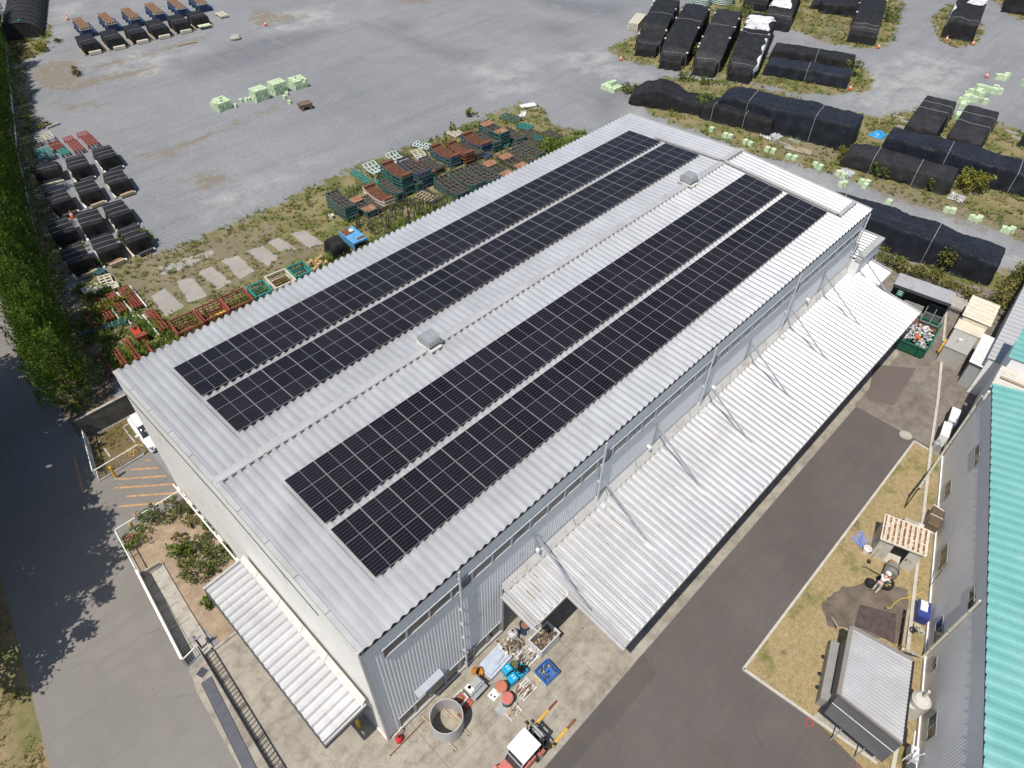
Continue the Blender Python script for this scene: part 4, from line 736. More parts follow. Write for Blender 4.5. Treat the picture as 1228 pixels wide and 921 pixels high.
# rows of small covered loads in the left yard, white rope lines, timber skids showing
LA = [((16.56, 72.2), -10, 'front right end'), ((13.43, 72.14), -14, ''), ((15.07, 65.91), -12, ''), ((11.97, 66.07), -12, ''), ((9.02, 66.2), -9, ''), ((12.34, 59.48), -9, ''), ((9.67, 59.74), -15, ''), ((6.96, 60.09), -8, ''), ((11.51, 54.04), -9, ''), ((8.84, 54.27), -12, ''), ((6.11, 54.44), -8, '')]
LAB = ['black covered load at the far right of the block, beside red frames', 'black covered load just below the red frames, second from right', 'black covered load in the second row, right column', 'black covered load in the second row, middle column', 'black covered load in the second row, left column by the hedge', 'black covered load in the third row, right column', 'black covered load in the third row, middle column beside an orange cone', 'black covered load in the third row, partly in hedge shade', 'black covered load with green weeds at its front right corner', 'black covered load behind the long brown timber, front row middle', 'black covered load in the front row, half in hedge shade']
for i, ((x, y), a, _) in enumerate(LA):
    t, f, off = tarp(LAB[i], (x, y), math.radians(a + 90 + 3), 3.05, 1.95, [(0, 1.45), (1, 1.5)], flare=0.02, rd0=0.03, lump=0.025, seed=10 + i, ropes=(0.25, 0.55, 0.85), group='small covered loads in the left yard', bottom=0.25, name='covered_load', cat='covered load')
    m = MB()
    for s in (-0.8, 0.8): m.bar((-2.0, s * 1.25, 0.12), (1.9, s * 1.25, 0.12), 0.2, 0.2)
    m.build('skid', M_cream if i % 3 else M_white, t); m = MB(); m.bar((-2.05, -0.9, 0.3), (-2.2, 0.5, 0.28), 0.3, 0.3); m.build('front_beam', M_wood if i in (9, 10, 3, 2) else M_dgrey, t)
t, f, off = tarp('small low black covered load at the hedge, open at its front', (10.5, 73.3), math.radians(78), 2.0, 2.3, 1.45, lump=0.06, seed=31, ropes=(0.5,), group='small covered loads in the left yard', bottom=0.6, name='covered_load', cat='covered load')
m = MB(); m.bar((-1.3, -1.1, 0.2), (-1.3, 1.1, 0.2), 0.2, 0.15); m.b2(-0.8, 0.8, -0.9, 0.9, 0.1, 0.6); m.build('pallet', M_cream, t)
LB = [((29.61, 108.8), 'leftmost black covered load of the far row'), ((33.04, 108.25), 'second black covered load from the left in the far row'), ((36.64, 108.2), 'third black covered load from the left in the far row'), ((40.02, 107.88), 'third black covered load from the right in the far row'), ((43.51, 107.72), 'second black covered load from the right in the far row'), ((46.75, 107.6), 'rightmost far covered load with a green board on its front')]
for i, ((x, y), lab) in enumerate(LB):
    t, f, off = tarp(lab, (x, y), math.radians(83), 4.0 if i < 5 else 3.0, 2.3, [(0, 1.45), (1, 1.6)], flare=0.02, rd0=0.03, lump=0.03, seed=40 + i, ropes=(0.4,), group='covered loads in the far row', bottom=0.3, name='covered_load', cat='covered load')
    m = MB(); m.bar((-2.3, -0.95, 0.28), (-2.35, 0.75, 0.3), 0.42, 0.42) if i < 5 else m.box((-2.3, 0, 0.5), (1.0, 1.9, 0.08)); m.build('front_beam' if i < 5 else 'green_board', M_cream if i < 5 else M_paleblk, t)
    m = MB()
    for s in (-1.35, 1.35): m.bar((-2.2, s, 0.12), (1.9, s, 0.12), 0.18, 0.2)
    m.build('skid', M_wood, t)
LR = [((31.88, 116.63), 'leftmost blue frame loaded with rusty beams in the back row'), ((35.69, 116.14), 'second blue frame loaded with rusty beams from the left'), ((39.36, 115.84), 'third blue frame loaded with rusty beams from the left'), ((43.25, 115.61), 'third blue frame loaded with rusty beams from the right'), ((47.0, 115.3), 'second blue frame loaded with rusty beams from the right'), ((50.6, 115.0), 'rightmost blue frame loaded with rusty beams at the picture top')]
pr = None
for i, ((x, y), lab) in enumerate(LR):
    if pr is None:
        pr = o = thing('beam_rack', lab, 'beam rack'); m = MB(); m.b2(-2.6, 2.6, -0.75, 0.75, 0.5, 1.25); m.b2(-2.5, 2.5, -1.5, -0.75, 0.1, 0.6)
        for a in (-2.4, -0.8, 0.8, 2.4): m.b2(a - 0.1, a + 0.1, -0.85, 0.85, 0.0, 0.5)
        m.build('base_box', M_dblue, o)
        for k in range(4): m = MB(); m.b2(-2.75, 2.75, -0.72 + k * 0.38, -0.46 + k * 0.38, 1.32, 1.55); m.build('beam', mat('brown_beam', (0.2, 0.115, 0.065), 0.8, var=0.3, scale=2), o)
        m.build('cross_sill', M_cream, o) if False else None
        for a in (-2.3, 2.3): MB().b2(a - 0.12, a + 0.12, -0.85, 0.85, 1.24, 1.34).build('cross_sill', M_cream, o)
        MB().b2(-2.75, -2.65, -0.8, 0.8, 1.2, 1.5).build('end_board', M_cream, o)
    else: o = copy_tree(pr)
    setp(o, lab, 'beam rack', 'blue racks of rusty beams in the back row'); o.location = (x, y, 0); o.rotation_euler = (0, 0, math.radians(82))
# hooped tunnel cover at the top left
t = thing('tunnel_cover', 'long black hooped tunnel cover at the top left beside the conifer hedge', 'tunnel cover', (24.0, 120.3, 0), math.radians(68)); m = MB(); P = []
for i in range(61):
    x = i * 0.5; pu = 0.10 * abs(math.sin(PI * x / 2.0)); P.append([(x, math.cos(a) * (2.9 - pu * 0.5) , (math.sin(a) ** 0.75) * (2.3 - pu) + 0.05) for a in np.linspace(0, PI, 17)])
m.grid(P); m.add([p for p in P[0]], [tuple(range(17))]); m.build('cover', T_gry, t, smooth=False); 
for i in range(0, 16):
    m = MB(); pts = [(i * 2.0, math.cos(a) * 2.95, (math.sin(a) ** 0.75) * 2.36 + 0.05) for a in np.linspace(0, PI, 15)]; m.poly(pts, 0.045, 5); m.build('hoop', M_black, t)
m = MB(); m.bar((0.9, -0.3, 2.36), (2.1, -0.3, 2.3), 0.16, 0.02); m.build('blue_strap', M_blue, t)
# long covered stacks on the right of the gravel yard
R_ = math.radians
PT = [(0, 1.35), (0.085, 1.4), (0.095, 1.7), (0.14, 2.3), (0.3, 2.9), (0.6, 3.25), (1, 3.3)]; TP = [(0, 0.72), (0.085, 0.74), (0.12, 0.98), (1, 1)]
def whites(t, f, off, L, quads, name='white_sheet'):
    for (u0, u1, v0, v1) in quads:
        m = MB(); m.grid([[f(u, v) - off + Vector((0, math.copysign(0.05, v) if abs(v) > 1.9 else 0, 0.05)) for v in np.linspace(v0 + 0.25 * math.sin(u * 1.3), v1 + 0.2 * math.sin(u * 2.1 + 1), 9)] for u in np.linspace(u0, u1, 11)]); m.build(name, T_wht, t, smooth=True)
def clips(t, f, off, L, W, n, seed):
    r = random.Random(seed)
    for k in range(n):
        u = r.uniform(0.1, 0.95) * L; v = r.choice((-1, 1)) * (W / 2 + r.uniform(0, 0.15)); p = f(u, v) - off; m = MB(); m.box((p.x, p.y, p.z + 0.06), (0.3, 0.22, 0.16), r.uniform(0, 3)); m.build('white_tie', T_wht, t)
g = 'long covered stacks in the upper right'
for lab, c, a, L, W, pr_, sd, mm in (('black covered stack at the left end of the upper right row, white pipes beside', (96.2, 52.4), 26, 17.5, 3.9, [(0, 1.2), (0.1, 1.3), (0.12, 1.7), (0.3, 2.1), (0.36, 2.8), (1, 3.1)], 51, T_blk), ('second tall black covered stack from the left in the upper right row', (95.8, 46.9), 23.5, 19.5, 4.0, PT, 52, T_blk), ('third tall black covered stack in the upper right row', (97.3, 42.0), 23, 19.5, 3.9, PT, 53, T_gry)):
    t, f, off = tarp(lab, c, R_(a), L, W, pr_, mm, 0.14, sd, (0.1, 0.62), g, taper=TP); clips(t, f, off, L, W, 7, sd)
t, f, off = tarp('fourth tall black covered stack, patched with white sheets along its right side', (99.4, 37.3), R_(22.2), 20, 4.0, PT, T_blk, 0.16, 54, (0.1, 0.55), g, taper=TP); whites(t, f, off, 20, ((12.5, 19.0, -1.6, 1.9), (4.0, 9.5, -3.2, -1.9), (1.5, 4.5, -3.0, -1.9))); clips(t, f, off, 20, 4.0, 5, 54)
c = gp(905, 12); t, f, off = tarp('black covered stack at the picture top, behind the white patched stack', (c.x + 6.0, c.y + 2.5, 0), R_(22), 14, 3.9, PT, T_blk, 0.12, 55, (), g)
c = gp(930, 36); t, f, off = tarp('black covered stack at the top with a large white patch on its front', (c.x + 6.8, c.y + 2.8, 0), R_(22), 15, 3.9, PT, T_blk, 0.12, 56, (0.1,), g); whites(t, f, off, 15, ((3.0, 9.0, -1.2, 1.9),))
c = gp(975, 10); tarp('tiny black covered bundle with a white tie near the top edge', (c.x + 1, c.y, 0), R_(20), 2.2, 1.2, 1.0, T_blk, 0.08, 57, (), None)
c = gp(1003, 18); tarp('wide low black cover cut by the picture top edge', (c.x + 3.2, c.y + 1.2, 0), R_(20), 7, 5.6, 1.7, T_blk, 0.2, 58, (), g)
t, f, off = tarp('long black covered stack standing alone beside the curving track', (126.0, 31.0), R_(20), 18, 3.9, PT, T_blk, 0.1, 59, (0.1, 0.13), g); clips(t, f, off, 18, 3.9, 3, 59)
t, f, off = tarp('tall black cover on the round weedy island, white sheets at its sides', (136.5, 19.3), R_(14), 12, 4.2, [(0, 2.6), (0.1, 3.2), (0.5, 3.7), (1, 3.7)], T_blk, 0.16, 60, (0.05,), g); whites(t, f, off, 12, ((0.5, 8.0, 2.05, 3.6), (6, 11.0, -2.1, 0.5)))
c = gp(1218, 16); tarp('black cover at the top right corner of the picture', (c.x + 4, c.y + 1, 0), R_(14), 9, 4, 3.0, T_blk, 0.15, 61, (), g)
tarp('rear one of the twin long low black covers lying side by side', (104.3, 29.6), R_(-71), 11.4, 2.7, [(0, 1.6), (0.5, 1.8), (1, 1.8)], T_blk, 0.1, 62, (0.55,), g)
tarp('front one of the twin long low black covers lying side by side', (98.5, 27.4), R_(-71), 11.2, 2.8, [(0, 1.6), (0.5, 1.8), (1, 1.75)], T_blu, 0.1, 63, (0.5,), g)
tarp('humped lumpy black cover at the left end of the weedy strip', (76.9, 36.0), R_(-66), 10.2, 3.6, [(0, 1.0), (0.12, 1.9), (0.32, 2.6), (0.5, 2.2), (0.7, 1.5), (0.85, 1.3), (1, 1.5)], T_blk, 0.22, 64, (), g)
tarp('low flat topped black cover with two ropes, in front of the long tall cover', (78.9, 26.6), R_(-79), 9.0, 3.0, [(0, 1.6), (0.15, 2.0), (1, 1.9)], T_blk, 0.1, 65, (0.15, 0.62), g)
tarp('longest tall black cover between the track and the warehouse end', (81.6, 21.6), R_(-78), 16.8, 4.0, [(0, 2.6), (0.08, 3.1), (0.4, 3.0), (0.6, 3.2), (1, 3.2)], T_blu, 0.16, 66, (0.22, 0.72), g)
tarp('left one of two squat black covers tied with two ropes', (94.6, 8.6), R_(8), 9.2, 3.5, [(0, 2.0), (0.25, 2.3), (1, 2.4)], T_gry, 0.08, 67, (0.55, 0.78), g)
tarp('right one of two squat black covers tied with two ropes', (95.2, 3.7), R_(8), 9.4, 3.6, [(0, 2.0), (0.25, 2.3), (1, 2.4)], T_gry, 0.08, 68, (0.45, 0.75), g)
tarp('long blue black cover running out of the picture at the right', (86.8, -3.5), R_(-80), 27, 3.2, [(0, 2.6), (0.2, 2.75), (0.5, 2.6), (1, 2.7)], T_blu, 0.14, 69, (0.25, 0.52), g)
tarp('low dark grey cover with two ropes, bushes growing before it', (80.2, 6.4), R_(-80), 11.6, 3.1, [(0, 1.5), (0.12, 1.95), (0.6, 1.85), (1, 1.9)], T_gry, 0.12, 70, (0.27, 0.68), g)
c = gp(1222, 172); tarp('black cover at the right edge beside the squat covers', (c.x + 4, c.y - 1.5, 0), R_(8), 9, 3.6, 2.5, T_gry, 0.1, 71, (), g)
t, f, off = tarp('big sagging black cover just beyond the far end of the warehouse', (65.9, 0.2), R_(-82), 17.5, 3.3, [(0, 2.6), (0.3, 2.9), (0.72, 2.8), (0.76, 2.6), (1, 2.5)], T_blu, 0.14, 72, (0.13, 0.66), g)
# loose things among the covers
c = gp(761, 36); t = thing('pipe_bundle', 'bundle of white square pipes leaning beside the leftmost tall cover', 'pipe bundle', (c.x + 1.8, c.y + 1, 0), R_(22)); 
for i in range(5):
    for j in range(4): m = MB(); m.bar((-2.6, -0.7 + i * 0.34, 0.2 + j * 0.28), (2.6, -0.7 + i * 0.34, 0.2 + j * 0.28), 0.28, 0.24); m.build('pipe', M_cream, t)
for (u, v, lab, rx) in ((840, 5, 'pale coiled pipe ring stack at the picture top, left of two', 1.6), (866, 3, 'pale green coiled hose stack at the picture top, right of two', 1.9)):
    c = gp(u, v); t = thing('coil_stack', lab, 'coil', (c.x, c.y, 0)); 
    for j in range(4): m = MB(); m.lathe([(rx - 0.25, 0.2 + j * 0.3), (rx, 0.08 + j * 0.3), (rx + 0.2, 0.2 + j * 0.3), (rx, 0.34 + j * 0.3)], 24, close=True); m.build('coil', mat('pale_hose', (0.36, 0.44, 0.42), 0.6, var=0.15), t)
for (u, v, r, lab) in ((1053, 162, 1.1, 'crumpled bright blue sheet at the end of the longest cover'), (1124, 118 + 90 - 47, 0.45, 'small bright blue sack on the rope of the blue black cover')):
    c = gp(u, v); t = thing('crumpled_sheet', lab, 'plastic sheet', (c.x, c.y, 0)); m = MB(); n_ = 14
    m.grid([[(-r + 2 * r * i / n_, -r * .8 + 1.6 * r * j / n_, 0.05 + 0.55 * r * max(0, 1 - ((i - n_ / 2) / (n_ / 2)) ** 2 * 0.9 - ((j - n_ / 2) / (n_ / 2)) ** 2 * 0.9) * (0.6 + 0.8 * noise.noise(Vector((i * 0.6, j * 0.6, u))))) for j in range(n_ + 1)] for i in range(n_ + 1)]); m.build('sheet', mat('bright_blue_sheet', (0.03, 0.27, 0.55), 0.45, var=0.25), t)
for (u, v, lab) in ((925, 163, 'silver crumpled foil sheet at the end of the flat topped cover'), (1147, 238, 'small crumpled grey sheet at the corner of the low dark cover'), (1015, 208, 'grey crumpled plastic at the left end of the low dark cover')):
    c = gp(u, v); t = thing('crumpled_sheet', lab, 'plastic sheet', (c.x, c.y, 0)); m = MB(); n_ = 14; r = 1.2 if u == 925 else 0.8
    m.grid([[(-r + 2 * r * i / n_, -r + 2 * r * j / n_, 0.04 + 0.4 * abs(noise.noise(Vector((i * 0.5, j * 0.5, u))))) for j in range(n_ + 1)] for i in range(n_ + 1)]); m.build('sheet', mat('silver_sheet', (0.4, 0.41, 0.42), 0.4, 0.1, var=0.2), t)
c = gp(958, 181); t = thing('timber_pallet', 'weathered timber pallet lying on the weeds before the longest cover', 'pallet', (c.x, c.y, 0), R_(-75)); m = MB()
for k in range(6): m.b2(-1.5, 1.5, -0.6 + k * 0.21, -0.42 + k * 0.21, 0.12, 0.16)
m.build('boards', M_wood, t); m = MB()
for k in (-1.3, 0, 1.3): m.b2(k - 0.06, k + 0.06, -0.6, 0.66, 0.0, 0.12)
m.build('bearers', M_wood, t)
def timber(lab, a, b, w=0.22, m_=None, z=0.12):
    A_, B_ = gp(*a), gp(*b); t = thing('timber_beam', lab, 'timber', ((A_.x + B_.x) / 2, (A_.y + B_.y) / 2, 0), math.atan2(B_.y - A_.y, B_.x - A_.x)); l = (B_ - A_).length / 2
    MB().bar((-l, 0, z), (l, 0, z), w, w).build('beam', m_ or M_wood, t); m = MB(); m.b2(-l * 0.6, -l * 0.6 + 0.15, -0.25, 0.25, 0, 0.06); m.b2(l * 0.5, l * 0.5 + 0.15, -0.25, 0.25, 0, 0.06); m.build('bearer', M_wood, t)
timber('long weathered plank lying alone on the gravel below the far row', (213, 56), (236, 51)); timber('grey beam lying by the heap of twigs at the hedge shade', (57, 155), (72, 149), 0.3, M_grey)
timber('thick brown timber end lying before the front row of covered loads', (129, 318), (148, 312), 0.42, mat('brown_timber', (0.3, 0.17, 0.09), 0.8, var=0.2)); timber('second thick brown timber, nearer the hedge and the red beams', (98, 328), (113, 324), 0.42, MATS['brown_timber'])
timber('brown timber between two covered loads near the orange cone', (77, 255), (87, 252), 0.35, MATS['brown_timber']); timber('reddish timber beside the last right hand covered load', (146, 237), (160, 229), 0.25, MATS['brown_timber'])
for i, (u, v) in enumerate(((933, 172), (945, 168), (940, 178), (1070, 140), (1080, 146), (1075, 152), (1068, 158), (1205, 158), (1212, 165))): timber('pale concrete sleeper half hidden in weeds beside the black covers', (u, v), (u + 14, v + 4), 0.3, M_conc, 0.1)
# orange cones
pr = None
for (u, v, lab) in ((82, 23, 'orange cone at the left end of the far beam racks'), (319, 30, 'orange cone lying alone in the middle of the far gravel'), (744.5, 71.5, 'orange cone at the left corner of the tall covers'), (1052.8, 57, 'orange cone at the foot of the lone covered stack'), (1134.5, 48, 'orange cone left of the tall cover on the round island'), (1166, 53, 'orange cone right of the tall cover on the round island'), (1203, 12, 'orange cone at the top right island'), (1182.6, 92, 'orange cone on the track beside the pale green blocks'), (1019, 107, 'orange cone at the end of the twin long covers'), (87.5, 260, 'orange cone between the small covered loads')):
    c = gp(u, v + 1)
    if pr is None:
        pr = o = thing('traffic_cone', lab, 'traffic cone'); MB().box((0, 0, 0.03), (0.42, 0.42, 0.06)).build('foot', M_black, o); MB().lathe([(0.2, 0.06), (0.04, 0.75), (0.0, 0.75)], 14).build('cone', M_orange, o); MB().lathe([(0.145, 0.32), (0.1, 0.5)], 14, m=0).build('white_band', M_white, o)
    else: o = copy_tree(pr)
    setp(o, lab, 'traffic cone', 'orange traffic cones'); o.location = (c.x, c.y, 0); o.scale = (1.15, 1.15, 1.15)
# pale green foam blocks
bm_ = MB().box((0, 0, 0.19), (0.38, 0.40, 0.38), top=0.93).build('block_shape', M_paleblk); bme = bm_.data; bpy.data.objects.remove(bm_)
def block(x, y, z, lab, grp, s=1.0, rz=None):
    o = bpy.data.objects.new('foam_block', bme); COL.objects.link(o); o.location = (x, y, z); o.rotation_euler = (0, 0, rnd.uniform(-0.12, 0.12) if rz is None else rz); o.scale = (s, s, s); setp(o, lab, 'foam block', grp)
for (cx_, cy_, a, nx_, ny_, nz_, lab, grp) in ((33.43, 76.7, 3, 5, 5, 3, 'pale green foam block in the leftmost big stack on the open gravel', 'blocks of the leftmost stack'), (38.5, 75.63, 0, 5, 4, 4, 'pale green foam block in the second stack from the left on the gravel', 'blocks of the second stack'), (41.48, 75.86, 0, 5, 4, 4, 'pale green foam block in the third stack, next to small loose blocks', 'blocks of the third stack'), (44.52, 75.62, -4, 5, 5, 3, 'pale green foam block in the rightmost stack on the open gravel', 'blocks of the rightmost stack')):
    for i in range(nx_):
        for j in range(ny_):
            for k in range(nz_):
                if 0 < i < nx_ - 1 and 0 < j < ny_ - 1 and k < nz_ - 1: continue
                if k == nz_ - 1 and rnd.random() < 0.05: continue
                dx, dy = (i - (nx_ - 1) / 2) * 0.405, (j - (ny_ - 1) / 2) * 0.415; ca_, sa_ = math.cos(R_(a)), math.sin(R_(a)); block(cx_ + dx * ca_ - dy * sa_ + rnd.uniform(-.03, .03), cy_ + dx * sa_ + dy * ca_ + rnd.uniform(-.03, .03), k * 0.37, lab, grp)
q = crop(240, 80, 140, 60, 1228, 526)
for u, v in ((375, 425), (430, 372), (490, 362), (522, 355), (540, 345), (895, 335), (918, 298), (945, 388)): c = q(u, v); block(c.x, c.y, 0, 'small loose pale green foam block lying between the gravel yard stacks', 'loose blocks between the stacks', 1.1, rnd.uniform(0, 1))
q = crop(740, 80, 310, 140, 1228, 555)
for u, v in ((447, 308), (512, 335), (536, 342), (608, 367), (631, 377), (712, 402), (740, 410), (813, 437), (842, 443), (938, 475), (963, 487), (1048, 515), (1072, 528)): c = q(u, v); block(c.x, c.y, 0, 'pale green foam block of the pairs lined up along the weedy strip', 'blocks lined along the strip', 1.45, rnd.uniform(-.3, .3))
q = crop(1000, 90, 228, 170, 1228, 916)
for u, v in ((350, 835), (40, 720), (65, 715), (175, 703), (197, 729), (212, 708), (725, 885), (762, 890)): c = q(u, v); block(c.x, c.y, 0, 'pale green foam block of the pairs lined up along the weedy strip', 'blocks lined along the strip', 1.45, rnd.uniform(-.3, .3))
q = crop(908, 220, 320, 240, 1228, 921)
for u, v in ((985, 167), (1000, 176), (1018, 170), (1130, 220), (1150, 228), (1168, 222)): c = q(u, v); block(c.x, c.y, 0, 'pale green foam block of the pairs lined up along the weedy strip', 'blocks lined along the strip', 1.45, rnd.uniform(-.3, .3))
q = crop(900, 0, 328, 120, 1228, 449)
for u, v in ((1105, 355), (1120, 356), (1135, 358), (1145, 350), (1020, 402), (1032, 404), (1044, 407), (1058, 411), (1072, 415), (1085, 417), (1098, 421), (1112, 420), (1095, 406), (1015, 428), (1028, 437), (1022, 421), (1225, 382)): c = q(u, v); block(c.x, c.y, 0, 'pale green foam block scattered on the grey track beside the orange cone', 'blocks on the track', 1.9, rnd.uniform(0, 1))
q = crop(1000, 90, 228, 170, 1228, 916)
for u, v, z in ((965, 186, 0), (815, 178, 0), (838, 168, 0), (858, 155, 0), (852, 140, 0), (880, 162, 0), (900, 172, 0), (866, 172, 0), (826, 204, 0), (845, 198, 0), (820, 214, 0), (850, 185, 0.6), (835, 190, 0.6), (865, 150, 0.6), (795, 272, 0), (790, 285, 0)): c = q(u, v); block(c.x, c.y, z, 'pale green foam block in the heap behind the two squat black covers', 'heap behind the squat covers', 1.8, rnd.uniform(0, 1))
c = gp(736, 111); 
for i in range(3):
    for j in range(4): block(c.x + i * 0.62, c.y + j * 0.62, 0, 'pale green foam block in the low pile by the humped cover', 'pile by the humped cover', 1.5); 
for i in range(2): block(c.x + 0.4 + i * 0.6, c.y + 0.9, 0.55, 'pale green foam block in the low pile by the humped cover', 'pile by the humped cover', 1.5)
# brown bundle and stone
t = thing('timber_bundle', 'brown weathered bundle on blocks beside the pale green stacks', 'bundle', (41.2, 69.0, 0), -0.2); m = MB()
for k in range(5): m.box((rnd.uniform(-.05, .05), -0.5 + k * 0.25, 0.72), (1.7, 0.22, 0.16), rnd.uniform(-.05, .05))
for k in range(5): m.box((rnd.uniform(-.05, .05), -0.5 + k * 0.25, 0.52), (1.6, 0.22, 0.16), rnd.uniform(-.08, .08))
m.build('planks', mat('brown_old_wood', (0.16, 0.115, 0.085), 0.9, var=0.3, scale=5), t); m = MB()
for a in (-0.55, 0.55): m.box((a, 0, 0.22), (0.3, 1.3, 0.44))
m.build('blocks', MATS['brown_old_wood'], t)
c = gp(283, 47); t = thing('stone_block', 'pale rough stone lying alone on the gravel below the far row', 'stone', (c.x, c.y, 0)); m = MB()
m.lathe([(0.0, 0.0), (0.7, 0.02), (0.78, 0.3), (0.5, 0.62), (0.0, 0.66)], 9); me_ = m.build('stone', M_conc, t); 
for v_ in me_.data.vertices: v_.co.x *= 1.2 + 0.2 * noise.noise(v_.co * 2); v_.co.z *= 0.9 + 0.3 * noise.noise(v_.co * 3)
c = gp(266, 20); t = thing('beam_pallet', 'small pallet of rusty and pale beams right of the far covered loads', 'pallet', (c.x, c.y, 0), R_(85)); m = MB()
for k in range(3): m.bar((-1.2, -0.6 + k * 0.5, 0.35), (1.2, -0.6 + k * 0.5, 0.35), 0.22, 0.2)
m.build('beams', M_cream, t); m = MB()
for k in (-0.9, 0.9): m.box((k, -0.1, 0.12), (0.2, 1.5, 0.22))
m.build('bearers', M_wood, t)
# ------------------------------------------------------------------ steel form racks stacked along the warehouse
M_lat = mat('weathered_black_steel', (0.085, 0.075, 0.068), 0.8, var=0.35, scale=4, fine=0.3, dirt=((0.13, 0.1, 0.075), 0.45, 3))
M_rslat = mat('rusty_slat', (0.15, 0.06, 0.033), 0.85, var=0.4, scale=3, fine=0.3, dirt=[((0.09, 0.035, 0.02), 0.5, 3), ((0.3, 0.14, 0.07), 0.3, 5)])
M_rplate = mat('rusty_plate', (0.26, 0.12, 0.065), 0.85, var=0.25, scale=2.5, fine=0.2, dirt=((0.3, 0.24, 0.17), 0.4, 2))
M_tealw = mat('weathered_teal_steel', (0.025, 0.12, 0.11), 0.7, var=0.45, scale=3, fine=0.2, dirt=[((0.09, 0.055, 0.035), 0.5, 3), ((0.22, 0.3, 0.26), 0.2, 4)])
M_bluew = mat('weathered_blue_steel', (0.04, 0.09, 0.2), 0.7, var=0.4, scale=3, dirt=((0.1, 0.07, 0.05), 0.5, 3))
def sagf(sag): return lambda t: sag * ((2 * t - 1) ** 2)
def arc(m, x, L, z, w, h, f, n=10, mi=0):
    for i in range(n):
        a, b = i / n, (i + 1) / n; m.bar((x, -L / 2 + a * L, z + f(a)), (x, -L / 2 + b * L, z + f(b)), w, h, mi)
RPROTO = {}
def rack(kind, L, W, sag, fmat, key):
    """one rack: side rails + cross bars (frame), and what covers it; local y is the length"""
    if key in RPROTO: return copy_tree(RPROTO[key])
    f = sagf(sag); t = thing('form_rack', 'x', 'steel rack'); m = MB()
    for x in (-W / 2 + 0.05, W / 2 - 0.05): arc(m, x, L, 0.12, 0.09, 0.16, f)
    for k in range(2): m.bar((-W / 2, (-L / 2 + 0.06) * (1 - 2 * k), 0.12 + sag), (W / 2, (-L / 2 + 0.06) * (1 - 2 * k), 0.12 + sag), 0.12, 0.18)
    for k in range(1, 4): y = -L / 2 + k * L / 4; m.bar((-W / 2, y, 0.1 + f(k / 4)), (W / 2, y, 0.1 + f(k / 4)), 0.07, 0.1)
    for x in (-W / 2 + 0.08, W / 2 - 0.08):
        for y in (-L / 2 + 0.1, L / 2 - 0.1): m.bar((x, y, 0.0), (x, y, 0.1 + sag + 0.28), 0.12, 0.12)
    m.build('frame', fmat, t)
    if kind == 'lattice':
        m = MB(); nx_ = 3
        for i in range(nx_ + 1): arc(m, -W / 2 + 0.08 + i * (W - 0.16) / nx_, L - 0.1, 0.24, 0.09, 0.08, f)
        for k in range(7):
            y = -L / 2 + 0.1 + k * (L - 0.2) / 6; m.bar((-W / 2, y, 0.255 + f(k / 6)), (W / 2, y, 0.255 + f(k / 6)), 0.11, 0.07)
        for k in range(6):
            for i in range(nx_):
                x0 = -W / 2 + 0.08 + i * (W - 0.16) / nx_; x1 = x0 + (W - 0.16) / nx_; y0 = -L / 2 + 0.1 + k * (L - 0.2) / 6; y1 = y0 + (L - 0.2) / 6; s = (i + k) % 2; m.bar((x0 if s else x1, y0, 0.2 + f(k / 6)), (x1 if s else x0, y1, 0.2 + f((k + 1) / 6)), 0.05, 0.05)
        m.build('lattice_top', M_lat, t)
    elif kind == 'slat':
        m = MB()
        for i in range(8): arc(m, -W / 2 + 0.08 + i * (W - 0.16) / 7, L - 0.2, 0.26, 0.105, 0.06, f)
        m.build('slats', M_rslat, t)
        for s in (-1, 1): m = MB(); m.box((0, s * (L / 2 - 0.25), 0.36 + sag * 0.8), (W - 0.15, 0.45, 0.26)); m.build('end_block', M_rslat, t)
        m = MB()
        for y in (-0.7, 0.75): m.bar((-W / 2 + 0.1, y, 0.31 + f(0.5 + y / L)), (W / 2 - 0.1, y, 0.31 + f(0.5 + y / L)), 0.07, 0.05)
        m.box((0.1, -0.1, 0.32), (0.25, 0.3, 0.1), 0.3); m.build('cleats', M_rust, t)
    elif kind == 'plate':
        for s in (-1, 1): m = MB(); m.box((0, s * (L / 2 - 0.62), 0.27 + sag * 0.45), (W - 0.04, 1.2, 0.05)); m.build('cover_plate', M_rplate, t)
        m = MB()
        for i in range(3): m.bar((-W / 2 + 0.1 + i * (W - 0.2) / 2, -0.85, 0.24), (-W / 2 + 0.1 + i * (W - 0.2) / 2, 0.85, 0.24), 0.09, 0.08)
        for k in range(4): m.bar((-W / 2, -0.75 + k * 0.5, 0.255), (W / 2, -0.75 + k * 0.5, 0.255), 0.09, 0.06)
        for k in range(3):
            for i in range(2): x0 = -W / 2 + 0.1 + i * (W - 0.2) / 2; m.bar((x0, -0.75 + k * 0.5, 0.2), (x0 + (W - 0.2) / 2, -0.25 + k * 0.5, 0.2), 0.05, 0.05)
        m.build('lattice_top', M_lat, t)
    RPROTO[key] = t; return t
